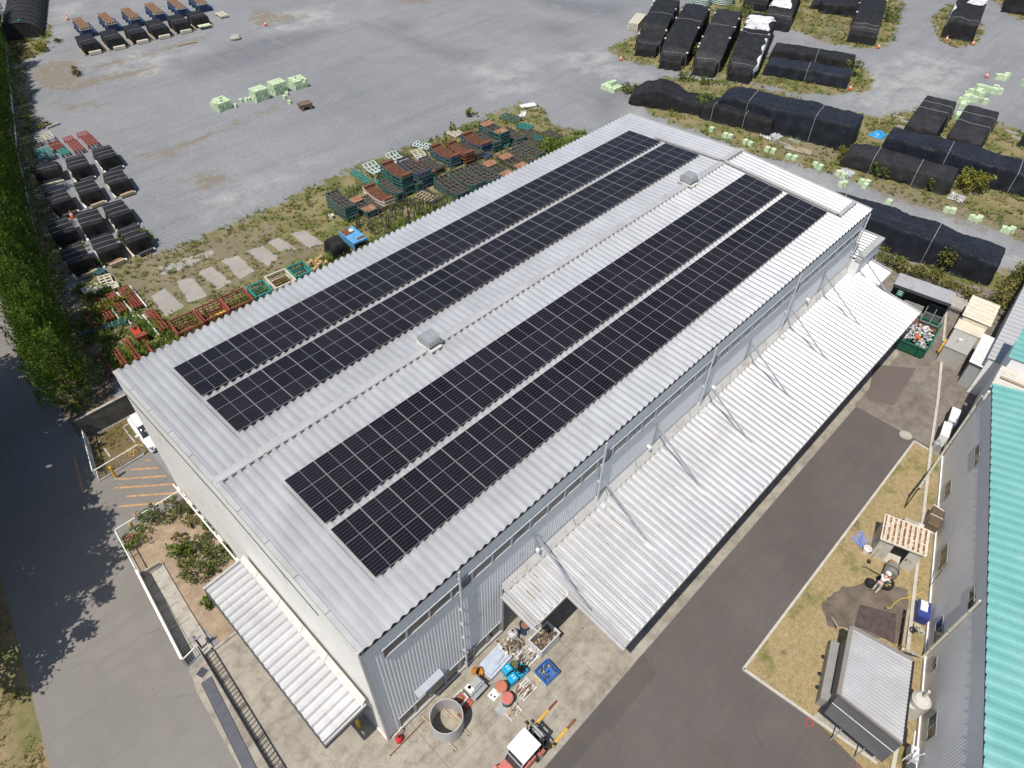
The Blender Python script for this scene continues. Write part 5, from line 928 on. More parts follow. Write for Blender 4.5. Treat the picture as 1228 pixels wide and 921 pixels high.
STK = [((41.0, 44.7), 'slat', 3.4, 1.2, 2, 0.25, M_tealw, 'narrow rusty slatted rack squeezed beside the blue ended stack'), ((48.25, 44.6), 'lattice', 3.7, 1.25, 2, 0.25, M_lat, 'low dark lattice rack between two rusty slatted stacks'), ((51.1, 44.6), 'lattice', 3.8, 1.2, 3, 0.25, M_tealw, 'narrow lattice stack left of the high plate topped stack'), ((38.15, 43.6), 'lattice', 3.6, 0.9, 3, 0.25, M_tealw, 'narrow teal sided stack between the two tallest stacks'), ((32.75, 43.5), 'lattice', 3.4, 0.9, 1, 0.2, M_lat, 'single narrow dark lattice beside the cream edged slatted rack'), ((51.5, 39.2), 'lattice', 3.8, 1.5, 2, 0.15, M_lat, 'dark lattice rack between the plated racks and the brambles'), ((54.6, 43.6), 'lattice', 3.0, 1.6, 2, 0.15, M_tealw, 'lattice rack just behind the brambles and the plated stack'), ((38.2, 40.6), 'lattice', 3.0, 1.4, 1, 0.15, M_tealw, 'low lattice rack at the end of the upright post field'), ((57.2, 43.4), 'lattice', 2.4, 1.5, 1, 0.05, M_lat, 'flat black lattice near the white board'), ((35.4, 43.6), 'lattice', 3.6, 1.0, 3, 0.25, M_tealw, 'narrow teal sided stack between the cream edged and tallest racks'),
       ((29.62, 44.56), 'lattice', 3.9, 1.5, 4, 0.35, M_tealw, 'tall stack of curved black lattice racks nearest the blue machine'), ((31.53, 43.63), 'plate', 3.8, 1.4, 2, 0.2, M_tealw, 'low rack with two rusty plates beside the nearest lattice stack'), ((33.96, 43.98), 'slat', 4.1, 1.4, 2, 0.3, M_cream, 'rusty slatted rack on a cream edged frame'), ((36.93, 44.39), 'slat', 4.1, 1.55, 6, 0.3, M_tealw, 'tallest rusty slatted rack stack, next to the pale racks'), ((39.37, 44.41), 'lattice', 4.3, 1.75, 5, 0.25, M_bluew, 'tall black lattice stack with blue ends behind the slatted stack'),
       ((44.88, 45.45), 'slat', 4.0, 1.5, 3, 0.32, M_bluew, 'rusty slatted stack left of a lower rusty one'), ((46.71, 44.77), 'slat', 3.8, 1.35, 3, 0.3, M_rust, 'lower rusty slatted stack squeezed between two higher ones'), ((49.62, 45.17), 'slat', 3.9, 1.6, 3, 0.32, M_bluew, 'rightmost rusty slatted stack with a grey end knob'), ((52.44, 44.85), 'plate', 4.0, 1.65, 5, 0.25, M_tealw, 'high stack topped by two rusty plates at the gravel side'),
       ((40.5, 39.37), 'lattice', 4.4, 1.85, 3, 0.2, M_tealw, 'black lattice rack stack at the roof edge, left of three'), ((42.85, 39.44), 'lattice', 4.1, 1.85, 3, 0.2, M_tealw, 'black lattice rack stack at the roof edge, middle of three'), ((45.35, 39.48), 'lattice', 4.4, 1.9, 2, 0.2, M_tealw, 'black lattice rack stack at the roof edge, right of three'), ((47.26, 38.97), 'plate', 4.3, 1.6, 2, 0.15, M_tealw, 'rack with two rusty plates at the roof edge, left of two'), ((49.73, 38.96), 'plate', 4.1, 1.65, 2, 0.15, M_lat, 'rack with two rusty plates at the roof edge, right of two'), ((53.1, 39.7), 'lattice', 4.0, 1.85, 2, 0.15, M_tealw, 'black lattice rack near the brambles at the roof edge'), ((55.5, 41.0), 'lattice', 2.6, 1.5, 1, 0.1, M_tealw, 'short black lattice rack among the brambles'), ((58.56, 40.92), 'lattice', 2.3, 1.6, 1, 0.05, M_lat, 'last black lattice pallet at the far end of the rack yard'), ((42.6, 45.2), 'lattice', 3.4, 1.3, 2, 0.2, M_lat, 'dark lattice rack between the tall blue ended stack and slatted ones'), ((55.2, 44.9), 'slat', 2.6, 1.3, 1, 0.1, M_rust, 'small reddish rack right of the plate topped stack')]
for (x, y), kind, L, W_, n, sag, fm_, lab in STK:
    for k in range(n):
        top = k == n - 1; kd = kind if top or kind == 'lattice' else 'bare'
        o = rack(kd, L, W_, sag, fm_ if (k % 2 == 0 or fm_ is not M_bluew) else M_tealw, (kd, L, W_, sag, (fm_ if (k % 2 == 0 or fm_ is not M_bluew) else M_tealw).name))
        o.location = (x + rnd.uniform(-.04, .04), y + rnd.uniform(-.05, .05), 0.38 * k); o.rotation_euler = (0, 0, R_(-4 + rnd.uniform(-1.2, 1.2)))
        if top: setp(o, ('topmost: ' if False else '') + lab, 'steel rack', 'stacked steel form racks')
        else: setp(o, 'rack lying under the ' + ' '.join(lab.split()[:12]), 'steel rack', 'racks below: ' + lab)
# flat or smaller frames
def frame_rack(lab, x, y, L, W_, m_, h=0.3, nb=6, a=-4, z=0.0, nl=3, cat='steel rack', name='ladder_rack', group=None, sag=0.0):
    t = thing(name, lab, cat, (x, y, z), R_(a), group); f = sagf(sag); m = MB()
    for i in range(nl): arc(m, -W_ / 2 + i * W_ / (nl - 1), L, h, 0.09, 0.12, f, 6 if sag else 1)
    m.build('rails', m_, t); m = MB()
    for k in range(nb): yy = -L / 2 + 0.05 + k * (L - 0.1) / (nb - 1); m.bar((-W_ / 2 - 0.05, yy, h + 0.06 + f(k / (nb - 1))), (W_ / 2 + 0.05, yy, h + 0.06 + f(k / (nb - 1))), 0.14, 0.06)
    m.build('cross_bars', m_, t); m = MB()
    for sx in (-1, 1):
        for sy in (-1, 1): m.bar((sx * W_ / 2, sy * L * 0.45, 0), (sx * W_ / 2, sy * L * 0.45, h + f(0.05)), 0.1, 0.1)
    m.build('legs', m_, t); return t
M_pale = mat('pale_blue_paint', (0.5, 0.6, 0.6), 0.6, var=0.12, dirt=((0.2, 0.15, 0.1), 0.2, 5))
frame_rack('pale blue white curved rack at the gravel side, left of two', 37.0, 48.6, 2.6, 1.5, M_pale, 0.7, 5, -4, 0, 4, sag=0.3); frame_rack('pale blue white curved rack at the gravel side, behind the blue ended stack', 40.2, 48.6, 2.6, 1.4, M_pale, 0.8, 5, -4, 0, 4, sag=0.3)
frame_rack('flat teal lattice frame lying on the green weeds', 35.36, 49.0, 3.6, 0.75, M_teal, 0.2, 9); frame_rack('second flat teal frame tucked beside the slatted stack', 35.9, 46.0, 2.2, 0.5, M_teal, 0.3, 6)
c7 = crop(490, 120, 200, 150, 1228, 921)
for u, v, L, W_, m_, lab in ((105, 350, 2.2, 1.2, M_pale, 'tangle of pale teal frames at the gravel edge'), (75, 410, 2.0, 1.3, M_cream, 'cream tangle of small frames behind the tall stack'), (345, 262, 1.6, 1.4, M_cream, 'cream frame pile behind the lower rusty stack'), (750, 145, 2.6, 1.5, M_tealw, 'dark green slatted pallet lying near the white board'), (855, 210, 1.8, 1.3, M_teal, 'teal slatted frame lying in the weeds'), (110, 455, 1.2, 0.9, M_pale, 'small pale frame on the weeds by the tall stack'), (690, 345, 1.6, 1.2, M_tealw, 'teal frame end under the plate topped stack'), (560, 420, 1.5, 1.0, M_bluew, 'dark blue frame piece between the rack rows'), (950, 300, 1.4, 1.0, M_tealw, 'dark teal frame amid the brambles'), (130, 730, 2.2, 1.2, M_wood, 'weathered pallet among the steel posts')):
    c = c7(u, v); frame_rack(lab, c.x, c.y, L, W_, m_, 0.3, 6, rnd.uniform(-25, 25), 0, 3)
c = c7(880, 45); t = thing('white_board', 'white board lying on the gravel at the far tip of the rack yard', 'board', (c.x, c.y, 0), R_(-20)); MB().box((0, 0, 0.12), (2.2, 1.0, 0.06)).build('board', M_white, t); m = MB(); m.box((-0.8, 0, 0.05), (0.1, 0.9, 0.08)); m.box((0.8, 0, 0.05), (0.1, 0.9, 0.08)); m.build('bearers', M_wood, t)
c = c7(840, 105); t = thing('white_sheet', 'crumpled white sheet near the white board', 'plastic sheet', (c.x, c.y, 0), 0.6); m = MB(); m.grid([[(-0.9 + 0.2 * i, -0.4 + 0.13 * j, 0.05 + 0.35 * abs(noise.noise(Vector((i * .5, j * .6, 3))))) for j in range(7)] for i in range(10)]); m.build('sheet', T_wht, t)
# red oxide beam bundles at the left, white pipes, small machine
def bundle(lab, x, y, L, W_, n, m_, a=-4, pipe=None, h=0.35):
    t = thing('beam_bundle', lab, 'beam bundle', (x, y, 0), R_(a), 'bundles of red beams')
    for i in range(n):
        xx = -W_ / 2 + (i + 0.5) * W_ / n; w = W_ / n * 0.62; m = MB(); m.bar((xx, -L / 2 + rnd.uniform(0, .15), h), (xx, L / 2 - rnd.uniform(0, .15), h), w, 0.2); m.bar((xx, -L / 2 + 0.1, h + 0.12), (xx, L / 2 - 0.1, h + 0.12), w * 0.35, 0.07)
        for k in range(9): m.box((xx, -L / 2 + 0.2 + k * (L - 0.4) / 8, h + 0.13), (w * 1.25, 0.09, 0.06))
        m.build('beam', m_, t)
    m = MB(); m.box((0, -L * 0.35, 0.1), (W_ * 1.2, 0.16, 0.2)); m.build('bearer', M_wood, t); m = MB(); m.box((0, L * 0.35, 0.1), (W_ * 1.2, 0.16, 0.2)); m.build('bearer', M_wood, t)
    if pipe: MB().tube((pipe * W_, -L / 2 - 0.2, 0.3), (pipe * W_, L / 2 - 0.2, 0.3), 0.07, 8).build('white_pipe', M_white, t)
bundle('bundle of red oxide beams farthest right behind the weeds, white pipe at its side', 7.22, 46.04, 4.0, 0.95, 4, M_redox, pipe=0.62); bundle('bundle of red oxide beams second from the right, white pipe crossing', 6.0, 46.1, 3.6, 0.8, 3, M_redox, pipe=0.7); bundle('bundle of red beams overgrown by yellow weeds', 4.75, 46.0, 3.8, 0.8, 3, M_redox, pipe=0.75)
bundle('dark shaded beam bundle closest to the hedge', 3.3, 45.0, 3.6, 0.7, 3, M_rust); bundle('single bundle of red beams with a white pipe beside the concrete pads', 7.43, 41.28, 3.6, 0.85, 3, M_redox, pipe=-0.75); bundle('pair of red beams running toward the roof corner', 4.2, 39.1, 3.4, 0.6, 2, M_redox, -4); bundle('jagged red beam bundle at the roof corner', 3.05, 38.6, 3.2, 0.55, 2, M_redox); bundle('long red beam beside the small red machine', 5.3, 38.6, 3.4, 0.32, 1, M_redox)
bundle('dark rusty beams in shade by the hedge end', 1.9, 39.0, 3.4, 0.6, 2, M_rust)
t = thing('red_machine', 'small bright red machine with a hopper standing among the red beams', 'machine', (5.4, 40.6, 0), R_(-6)); m = MB(); m.box((0, 0.2, 0.45), (0.6, 1.2, 0.5)); m.build('body', mat('bright_red_paint', (0.45, 0.05, 0.02), 0.5, var=0.2), t); m = MB(); m.box((0.1, -0.75, 0.5), (0.8, 0.5, 0.7), top=1.15); m.build('hopper', M_redox, t); m = MB()
for s in (-0.22, 0.22): m.box((s, 0.2, 0.1), (0.1, 1.5, 0.2))
m.tube((0, 0.5, 0.7), (0, 0.5, 0.95), 0.16, 10); m.build('motor', M_rust, t)
c5 = crop(90, 320, 160, 120, 1228, 921)
for u, v, L, a, lab in ((545, 465, 1.8, -60, 'white pipe lying loose among the red bundles, upper one'), (490, 500, 1.6, -62, 'white pipe lying loose among the red bundles, middle one'), (585, 455, 1.7, -58, 'white pipe lying loose among the red bundles, right one'), (520, 480, 1.3, -50, 'short teal pipe lying loose among the red bundles')):
    c = c5(u, v); t = thing('loose_pipe', lab, 'pipe', (c.x, c.y, 0), R_(a - 30)); mm = M_teal if 'teal' in lab else M_white; MB().tube((-L / 2, 0, 0.12), (L / 2, 0, 0.1), 0.06, 8).build('pipe', mm, t); MB().tube((L / 2 - 0.1, 0, 0.1), (L / 2 + 0.03, 0, 0.1), 0.08, 8).build('collar', M_grey, t)
for u, v, L, W_, m_, lab, a in ((300, 160, 2.0, 1.0, M_cream, 'white painted frames behind the red bundles, larger one', -10), (205, 225, 1.2, 0.8, M_cream, 'small white painted frame left of the red bundles', 10), (380, 200, 1.0, 0.5, M_cream, 'white frame end on top of the second red bundle', -10), (125, 245, 1.0, 0.7, M_cream, 'cream frame half hidden in the weeds by the hedge', 0), (360, 560, 2.2, 0.6, M_tealw, 'dark teal frame lying across the weeds', 75), (200, 610, 2.4, 0.3, M_bluew, 'dark bar frame lying across the weeds by the hedge', 70), (240, 70, 0.9, 0.7, M_tealw, 'small teal and rust frame at the hedge side', 20)):
    c = c5(u, v); frame_rack(lab, c.x, c.y, L, W_, m_, 0.35, 5, a, 0, 3)
# cages in a row along the roof edge
def cage(lab, x, y, m_, W_=2.2, L=2.1, h=1.0, fill=None, yel=False):
    t = thing('steel_cage', lab, 'cage', (x, y, 0), R_(-5), 'open steel cages in a row'); m = MB(); a, b = W_ / 2, L / 2
    for z in (0.1, h): m.bar((-a, -b, z), (a, -b, z), 0.12, 0.12); m.bar((-a, b, z), (a, b, z), 0.12, 0.12); m.bar((-a, -b, z), (-a, b, z), 0.12, 0.12); m.bar((a, -b, z), (a, b, z), 0.12, 0.12)
    for sx in (-1, 1):
        for sy in (-1, 1): m.bar((sx * a, sy * b, 0), (sx * a, sy * b, h + 0.05), 0.12, 0.12)
    m.build('frame', m_, t); m = MB()
    for k in range(5): xx = -a + (k + 0.5) * W_ / 5; m.bar((xx, -b, 0.15), (xx, b, 0.15), 0.08, 0.06); m.bar((xx, -b, 0.1), (xx, -b, h), 0.05, 0.05); m.bar((xx, b, 0.1), (xx, b, h), 0.05, 0.05)
    for z in (h * 0.4, h * 0.7):
        m.bar((-a, -b, z), (a, -b, z), 0.05, 0.05); m.bar((-a, b, z), (a, b, z), 0.05, 0.05); m.bar((-a, -b, z), (-a, b, z), 0.05, 0.05); m.bar((a, -b, z), (a, b, z), 0.05, 0.05)
    m.build('bars', m_, t)
    m = MB()
    for k in range(5): m.bar((-a + 0.15, -b + 0.3 + k * 0.36, 0.3 + 0.1 * (k % 2)), (a - 0.15, -b + 0.35 + k * 0.36, 0.34), 0.1, 0.1)
    m.build('loose_bars', fill or M_rust, t)
    if yel:
        m = MB()
        for k in range(3): m.bar((0.1 + k * 0.3, -0.4, h * 0.75), (0.45 + k * 0.3, -0.9, h * 0.8), 0.09, 0.09)
        m.build('yellow_bars', mat('bright_yellow', (0.7, 0.5, 0.05), 0.5), t)
cage('red oxide steel cage nearest the gable corner', 8.85, 38.43, M_redox); cage('red oxide steel cage holding three yellow bars', 11.27, 38.35, M_redox, yel=True); cage('red oxide steel cage next to the teal cage', 13.6, 38.27, M_redox); cage('teal steel cage between the red and the cream ones', 15.93, 38.35, M_teal, 1.6, 1.9, 0.8, M_tealw); cage('cream steel cage filled with rusty bars', 18.09, 38.34, M_cream, 2.0, 2.2, 0.8); cage('teal steel cage beside the yellowish rollers', 20.15, 38.34, M_teal, 1.7, 1.9, 0.8, M_tealw)
t = thing('roller_pile', 'pile of yellowish spools and rollers at the roof edge', 'rollers', (22.16, 38.4, 0))
for k in range(6):
    m = MB(); x = -0.6 + (k % 3) * 0.55; y = -0.45 + (k // 3) * 0.8; m.tube((x - 0.25, y, 0.35 + 0.25 * (k % 2)), (x + 0.28, y + 0.15, 0.35 + 0.25 * (k % 2)), 0.13, 10); m.tube((x - 0.3, y, 0.35 + 0.25 * (k % 2)), (x - 0.22, y + 0.02, 0.35 + 0.25 * (k % 2)), 0.26, 12); m.tube((x + 0.22, y + 0.13, 0.35 + 0.25 * (k % 2)), (x + 0.3, y + 0.15, 0.35 + 0.25 * (k % 2)), 0.26, 12); m.build('spool', mat('ochre_paint', (0.5, 0.36, 0.17), 0.7, var=0.3, dirt=((0.25, 0.15, 0.08), 0.3, 5)), t)
tarp('upright bundle under a black bag beside the blue machine', (24.8, 38.9), R_(80), 1.6, 1.3, [(0, 1.5), (0.5, 1.7), (1, 1.5)], T_blk, 0.14, 81, (), None, name='bagged_bundle', cat='covered bundle')
t = thing('blue_machine', 'sky blue machine with a rusty top plate standing at the roof edge', 'machine', (26.87, 38.9, 0), R_(-4)); m = MB(); m.box((0, 0, 1.15), (1.6, 2.7, 0.2))
m.build('top_plate', mat('sky_blue_paint', (0.1, 0.33, 0.58), 0.5, var=0.15, dirt=((0.25, 0.14, 0.08), 0.25, 3)), t)
m = MB(); m.box((-0.72, 0, 0.75), (0.1, 2.6, 0.6)); m.box((0, 1.3, 0.75), (1.5, 0.1, 0.6)); m.build('apron', MATS['sky_blue_paint'], t)
MB().box((-0.25, 0.75, 1.28), (0.9, 1.0, 0.06)).build('rusty_plate', M_rust, t); MB().box((0.3, -0.95, 1.28), (0.9, 0.3, 0.05)).build('rusty_plate', M_rust, t); m = MB(); m.lathe([(0.22, 1.3), (0.26, 1.45), (0.12, 1.5), (0.0, 1.5)], 14, (0.15, 0.55, 0)); m.build('hub', M_cream, t)
for sx in (-1, 1):
    for sy in (-1, 1): m = MB(); m.bar((sx * 0.7, sy * 1.2, 0), (sx * 0.7, sy * 1.2, 1.1), 0.12, 0.12); m.build('leg', M_steel, t)
m = MB(); m.bar((-0.6, -1.0, 1.27), (0.1, 0.2, 1.3), 0.1, 0.06); m.bar((0.6, -1.0, 1.27), (0.0, 0.2, 1.3), 0.1, 0.06); m.build('arms', MATS['sky_blue_paint'], t)
# red and teal racks lying north of the covered loads
frame_rack('cream rack with orange end lying at the hedge side', 13.5, 83.0, 2.0, 1.8, M_cream, 0.6, 5); frame_rack('large teal rack lying behind the covered loads', 12.0, 79.0, 2.7, 1.6, M_teal, 0.5, 7); frame_rack('small red rack between the teal racks', 13.78, 80.2, 2.1, 1.15, M_redox, 0.4, 6); frame_rack('small teal rack next to the small red one', 13.8, 78.1, 1.6, 0.85, M_teal, 0.4, 5); 
frame_rack('long pinkish red ladder rack lying behind the loads, left of two', 15.36, 79.1, 4.4, 1.0, mat('faded_red_paint', (0.3, 0.07, 0.055), 0.7, var=0.25), 0.5, 9, nl=4); frame_rack('long pinkish red ladder rack lying behind the loads, right of two', 17.12, 79.3, 4.1, 1.15, MATS['faded_red_paint'], 0.5, 9, nl=4)
# field of upright steel posts
pr = None
for i in range(95):
    x = rnd.uniform(28.6, 38.6); y = rnd.uniform(36.4, 41.6) - 0.05 * (x - 33)
    if x > 36 and y > 39.8: continue
    if pr is None:
        pr = o = thing('steel_post', 'x', 'steel post'); MB().bar((0, 0, 0), (0, 0, 1.35), 0.07, 0.07).build('shaft', M_lat, o); MB().box((0, 0, 0.03), (0.25, 0.25, 0.06)).build('foot', M_lat, o)
    else: o = copy_tree(pr)
    setp(o, 'thin dark steel post among the dense upright posts in the green weeds', 'steel post', 'upright steel posts in the weeds'); o.location = (x, y, 0); o.rotation_euler = (rnd.uniform(-.1, .1), rnd.uniform(-.1, .1), rnd.uniform(0, 3)); s = rnd.uniform(0.75, 1.2); o.scale = (1, 1, s)
c6 = crop(380, 180, 140, 110, 1172, 921); c = c6(150, 683); t = thing('white_bucket', 'small white bucket lying beside the nearest lattice stack', 'bucket', (c.x, c.y, 0)); MB().lathe([(0.0, 0.0), (0.22, 0.0), (0.26, 0.4), (0.23, 0.4), (0.2, 0.05)], 14).build('pail', M_white, t); MB().lathe([(0.25, 0.36), (0.29, 0.38), (0.25, 0.4)], 14).build('rim', M_cream, t)
# ------------------------------------------------------------------ right hand side: teal roofed building
AN = math.radians(17.56); BO = (30.16, -17.27)
B = thing('teal_roof_building', 'long grey metal clad building with turquoise ribbed roof at the right edge', 'building', (BO[0], BO[1], 0), AN)
def loc2(x, y):     # world -> building axes
    dx, dy = x - BO[0], y - BO[1]; return dx * math.cos(AN) + dy * math.sin(AN), -dx * math.sin(AN) + dy * math.cos(AN)
M_clad = mat('grey_cladding', (0.8, 0.79, 0.77), 0.55, var=0.04, scale=0.4, dirt=((0.62, 0.61, 0.59), 0.2, 0.8), coords='World')
M_teal_roof = mat('turquoise_roof', (0.15, 0.385, 0.36), 0.5, var=0.07, scale=0.4, dirt=[((0.22, 0.43, 0.41), 0.4, 0.5), ((0.12, 0.30, 0.28), 0.2, 2.0)], coords='World')
XA, XB = -26.0, 11.5
m = MB(); m.grid([[(x, h, 0), (x, h, 7.52)] for x, h in ribs(XA, XB, 0.18, 0.006, ((0, 0), (0.3, 0), (0.45, 1), (0.75, 1), (0.9, 0)))][::-1]); m.build('front_wall', M_clad, B)
m = MB(); m.add([(XB, 0, 0), (XB, -22, 0), (XB, -22, 7.5), (XB, 0, 7.5)], [(3, 2, 1, 0)]); m.add([(XA, 0, 0), (XA, -22, 0), (XA, -22, 7.5), (XA, 0, 7.5)], [(0, 1, 2, 3)]); m.build('end_wall', M_clad, B)
m = MB(); rt = ribs(XA - 0.2, XB + 0.2, 0.66, 0.05, ((0, 0), (0.2, 0.12), (0.36, 0.8), (0.5, 1), (0.7, 0.85), (0.9, 0.2))); ribbed(m, rt, -24, 0.14, lambda y: 7.64 - (y - 0.14) * 0.05); rf = m.build('roof', M_teal_roof, B)
m = MB(); m.bar((XA - 0.2, 0.08, 7.56), (XB + 0.2, 0.08, 7.56), 0.05, 0.16); m.add([(x, 0.13, 7.63 + h) for x, h in rt] + [(x, 0.13, 7.56) for x, h in rt], [(i, i + 1, len(rt) + i + 1, len(rt) + i) for i in range(len(rt) - 1)]); m.build('eave_closure', M_dgrey, rf)
m = MB()
for k in range(57): x = XA + 0.3 + k * 0.66; MB().box((x, 0.15, 7.69), (0.11, 0.05, 0.07)).build('gutter_clip', M_black, rf)
m = MB(); m.bar((XA, 0.05, 0.12), (XB, 0.05, 0.12), 0.08, 0.24); m.build('wall_trim', M_clad, B)
c4 = crop(1060, 640, 168, 281, 551, 921); c7 = crop(1090, 440, 138, 160, 794, 921)
def onwall(cr, u, v):     # position on the clad wall seen at a survey point
    best = None
    for h in np.arange(0, 8, 0.05):
        p = cr(u, v, h); l = loc2(p.x, p.y)
        if best is None or abs(l[1]) < best[0]: best = (abs(l[1]), l[0], h)
    return best[1], best[2]
for (cr, pts) in ((c7, ((460, 580), (495, 525), (490, 660), (455, 690))), (c7, ((255, 840), (300, 770), (290, 880), (250, 915))), (c4, ((225, 75), (255, 40), (250, 110), (222, 145))), (c4, ((340, 235), (362, 205), (358, 285), (335, 305))), (c4, ((205, 360), (237, 325), (232, 400), (205, 430))), (c4, ((178, 740), (212, 690), (210, 790), (175, 815))), (c4, ((192, 510), (203, 490), (203, 530), (192, 545)))):
    L_ = [onwall(cr, *p) for p in pts]; x0, x1 = sorted(((L_[0][0] + L_[1][0]) / 2, (L_[2][0] + L_[3][0]) / 2)); z0 = (L_[0][1] + L_[3][1]) / 2; z1 = (L_[1][1] + L_[2][1]) / 2; z0, z1 = min(z0, z1), max(z0, z1)
    if z1 - z0 < 0.5: z1 = z0 + 0.6
    m = MB(); m.b2(x0, x1, 0.035, 0.05, z0, z1, 1); 
    for a in ((x0 - 0.05, x1 + 0.05, z0 - 0.06, z0), (x0 - 0.05, x1 + 0.05, z1, z1 + 0.05), (x0 - 0.05, x0, z0, z1), (x1, x1 + 0.05, z0, z1), ((x0 + x1) / 2 - 0.02, (x0 + x1) / 2 + 0.02, z0, z1)): m.b2(a[0], a[1], 0.03, 0.075, a[2], a[3])
    m.build('window', [mat('dull_frame', (0.3, 0.3, 0.29), 0.5), M_glass], B)
# conduits standing off the wall to the post in the lawn
def pipe_thing(lab, pts, r, m_, name='overhead_pipe', cat='pipe', brackets=True):
    o = pts[0]; t = thing(name, lab, cat, (o[0], o[1], 0)); m = MB(); P = [Vector(p) - Vector((o[0], o[1], 0)) for p in pts]; m.poly(P, r, 8); m.build('run', m_, t)
    m = MB()
    for a, b in zip(P[:-1], P[1:]):
        n = max(1, int((b - a).length / 2.2))
        for k in range(n): q_ = a.lerp(b, (k + 0.5) / n); d = (b - a).normalized() * 0.06; m.tube(q_ - d, q_ + d, r * 1.35, 8)
    m.build('collars', M_grey, t)
def wl(x, z, o=0.14): return (BO[0] + x * math.cos(AN) - o * math.sin(AN), BO[1] + x * math.sin(AN) + o * math.cos(AN), z)
a = onwall(c7, 520, 205); b = onwall(c7, 205, 620); p = gp(1090 + 72 * 138 / 794, 440 + 832 * 160 / 921, 2.4)
pipe_thing('cream pipe running down the grey wall and out to a post in the lawn', [wl(a[0], a[1]), wl(b[0], b[1]), (p.x, p.y, 2.4)], 0.075, M_cream)
t = thing('pipe_post', 'dark post carrying the end of the cream pipe in the lawn', 'post', (p.x, p.y, 0)); MB().bar((0, 0, 0), (0, 0, 2.4), 0.08, 0.08).build('post', M_dgrey, t); MB().box((0, 0, 2.36), (0.3, 0.12, 0.06), 0.5).build('saddle', M_dgrey, t)
a = onwall(c4, 390, 268); b = onwall(c4, 152, 487); p = gp(1060 + 75 * 168 / 551, 640 + 452 * 281 / 921, 2.6)
pipe_thing('cream pipe running down the wall to the white roofed shed', [wl(a[0], a[1]), wl(b[0], b[1]), (p.x, p.y, 2.6)], 0.07, M_cream)
a = onwall(c4, 255, 122); b = onwall(c4, 185, 215); pipe_thing('thin black cable hanging down the wall below a window', [wl(a[0], a[1]), wl((a[0] + b[0]) / 2, a[1] - 0.9), wl(b[0], max(0.2, b[1]))], 0.02, M_black, 'wall_cable', 'cable')
# lower grey roofed wing beyond the teal roof and cream lean-to
t = thing('grey_wing', 'plain grey metal wing with a low roof beyond the turquoise roof', 'building', (55.0, -12.15, 0), R_(4.6)); m = MB(); m.b2(-5.5, 18, -14, 0, 0, 3.6); m.build('wall', M_clad, t); m = MB(); ribbed(m, ribs(-5.6, 18.2, 0.6, 0.05), -14, 0.15, lambda y: 3.75 - y * 0.02); m.build('roof', mat('grey_roof_sheet', (0.36, 0.37, 0.38), 0.5, var=0.05, scale=0.4, dirt=((0.42, 0.4, 0.36), 0.3, 0.5), coords='World'), t)
t = thing('cream_leanto', 'cream ribbed lean-to roof at the end of the turquoise roof', 'lean-to', (41.3, -14.0, 0), R_(3)); m = MB(); m.b2(0.0, 3.0, -9, 0.2, 0.0, 6.9); m.build('wall', M_clad, t); m = MB(); ribbed(m, ribs(-0.1, 3.1, 0.3, 0.06), -9, 0.35, lambda y: 7.05 - y * 0.03); m.build('roof', mat('cream_sheet', (0.52, 0.5, 0.44), 0.5, var=0.06, dirt=((0.35, 0.28, 0.2), 0.3, 1.0)), t); m = MB(); m.bar((1.7, -7, 7.3), (1.7, 0.1, 7.2), 0.2, 0.06); m.build('brown_strip', M_wood, t); m = MB(); m.poly([(-0.5, 0.3, 6.6), (-0.5, 0.3, 7.3), (-0.3, -1.8, 7.35)], 0.09, 8); m.build('gutter_pipe', M_white, t)
t = thing('rear_block', 'grey block with its own turquoise roof beyond the cream lean-to', 'building', (44.4, -13.75, 0), R_(4)); m = MB(); m.b2(0, 5.5, -14, 0, 0, 7.9); m.build('wall', M_clad, t); m = MB(); ribbed(m, ribs(-0.1, 5.7, 0.66, 0.05, ((0, 0), (0.2, 0.12), (0.36, 0.8), (0.5, 1), (0.7, 0.85), (0.9, 0.2))), -14, 0.25, lambda y: 7.98 - y * 0.05); m.build('roof', M_teal_roof, t)
# ------------------------------------------------------------------ waste corner
t = thing('waste_shelter', 'open fronted dark shelter with a grey ribbed roof beyond the canopy end', 'shelter', (56.7, -5.3, 0), R_(8) - PI / 2)      # local x along its length
m = MB(); ribbed(m, ribs(-2.4, 2.4, 0.25, 0.035), -0.95, 0.95, lambda y: 2.55 + y * 0.06); rf = m.build('roof', mat('grey_rib_roof', (0.36, 0.36, 0.37), 0.5, var=0.08, dirt=((0.25, 0.24, 0.23), 0.3, 1.5)), t); m = MB(); m.bar((-2.42, -0.98, 2.42), (2.42, -0.98, 2.42), 0.06, 0.26); m.bar((-2.42, 0.98, 2.55), (2.42, 0.98, 2.55), 0.06, 0.14); m.build('fascia', M_dgrey, rf)
m = MB(); m.b2(-2.35, 2.35, 0.86, 0.92, 0, 2.5); m.b2(-2.35, -2.29, -0.85, 0.86, 0, 2.5); m.b2(2.29, 2.35, -0.85, 0.86, 0, 2.5); m.build('back_panels', M_dgrey, t)
for x in (-2.3, 2.3): MB().bar((x, -0.9, 0), (x, -0.9, 2.45), 0.08, 0.08).build('post', M_black, t)
MB().b2(-1.9, -1.35, -0.88, -0.85, 1.5, 2.2).build('green_sign', mat('sign_green', (0.02, 0.22, 0.14), 0.5), t); m = MB()
for k in range(3): m.b2(-1.8, -1.45, -0.9, -0.882, 1.62 + k * 0.18, 1.68 + k * 0.18)
m.build('sign_bars', M_white, t)
t = thing('lockers', 'two pale grey ribbed cabinets in front of the dark shelter', 'cabinet', (55.2, -5.3, 0), R_(8) - PI / 2)
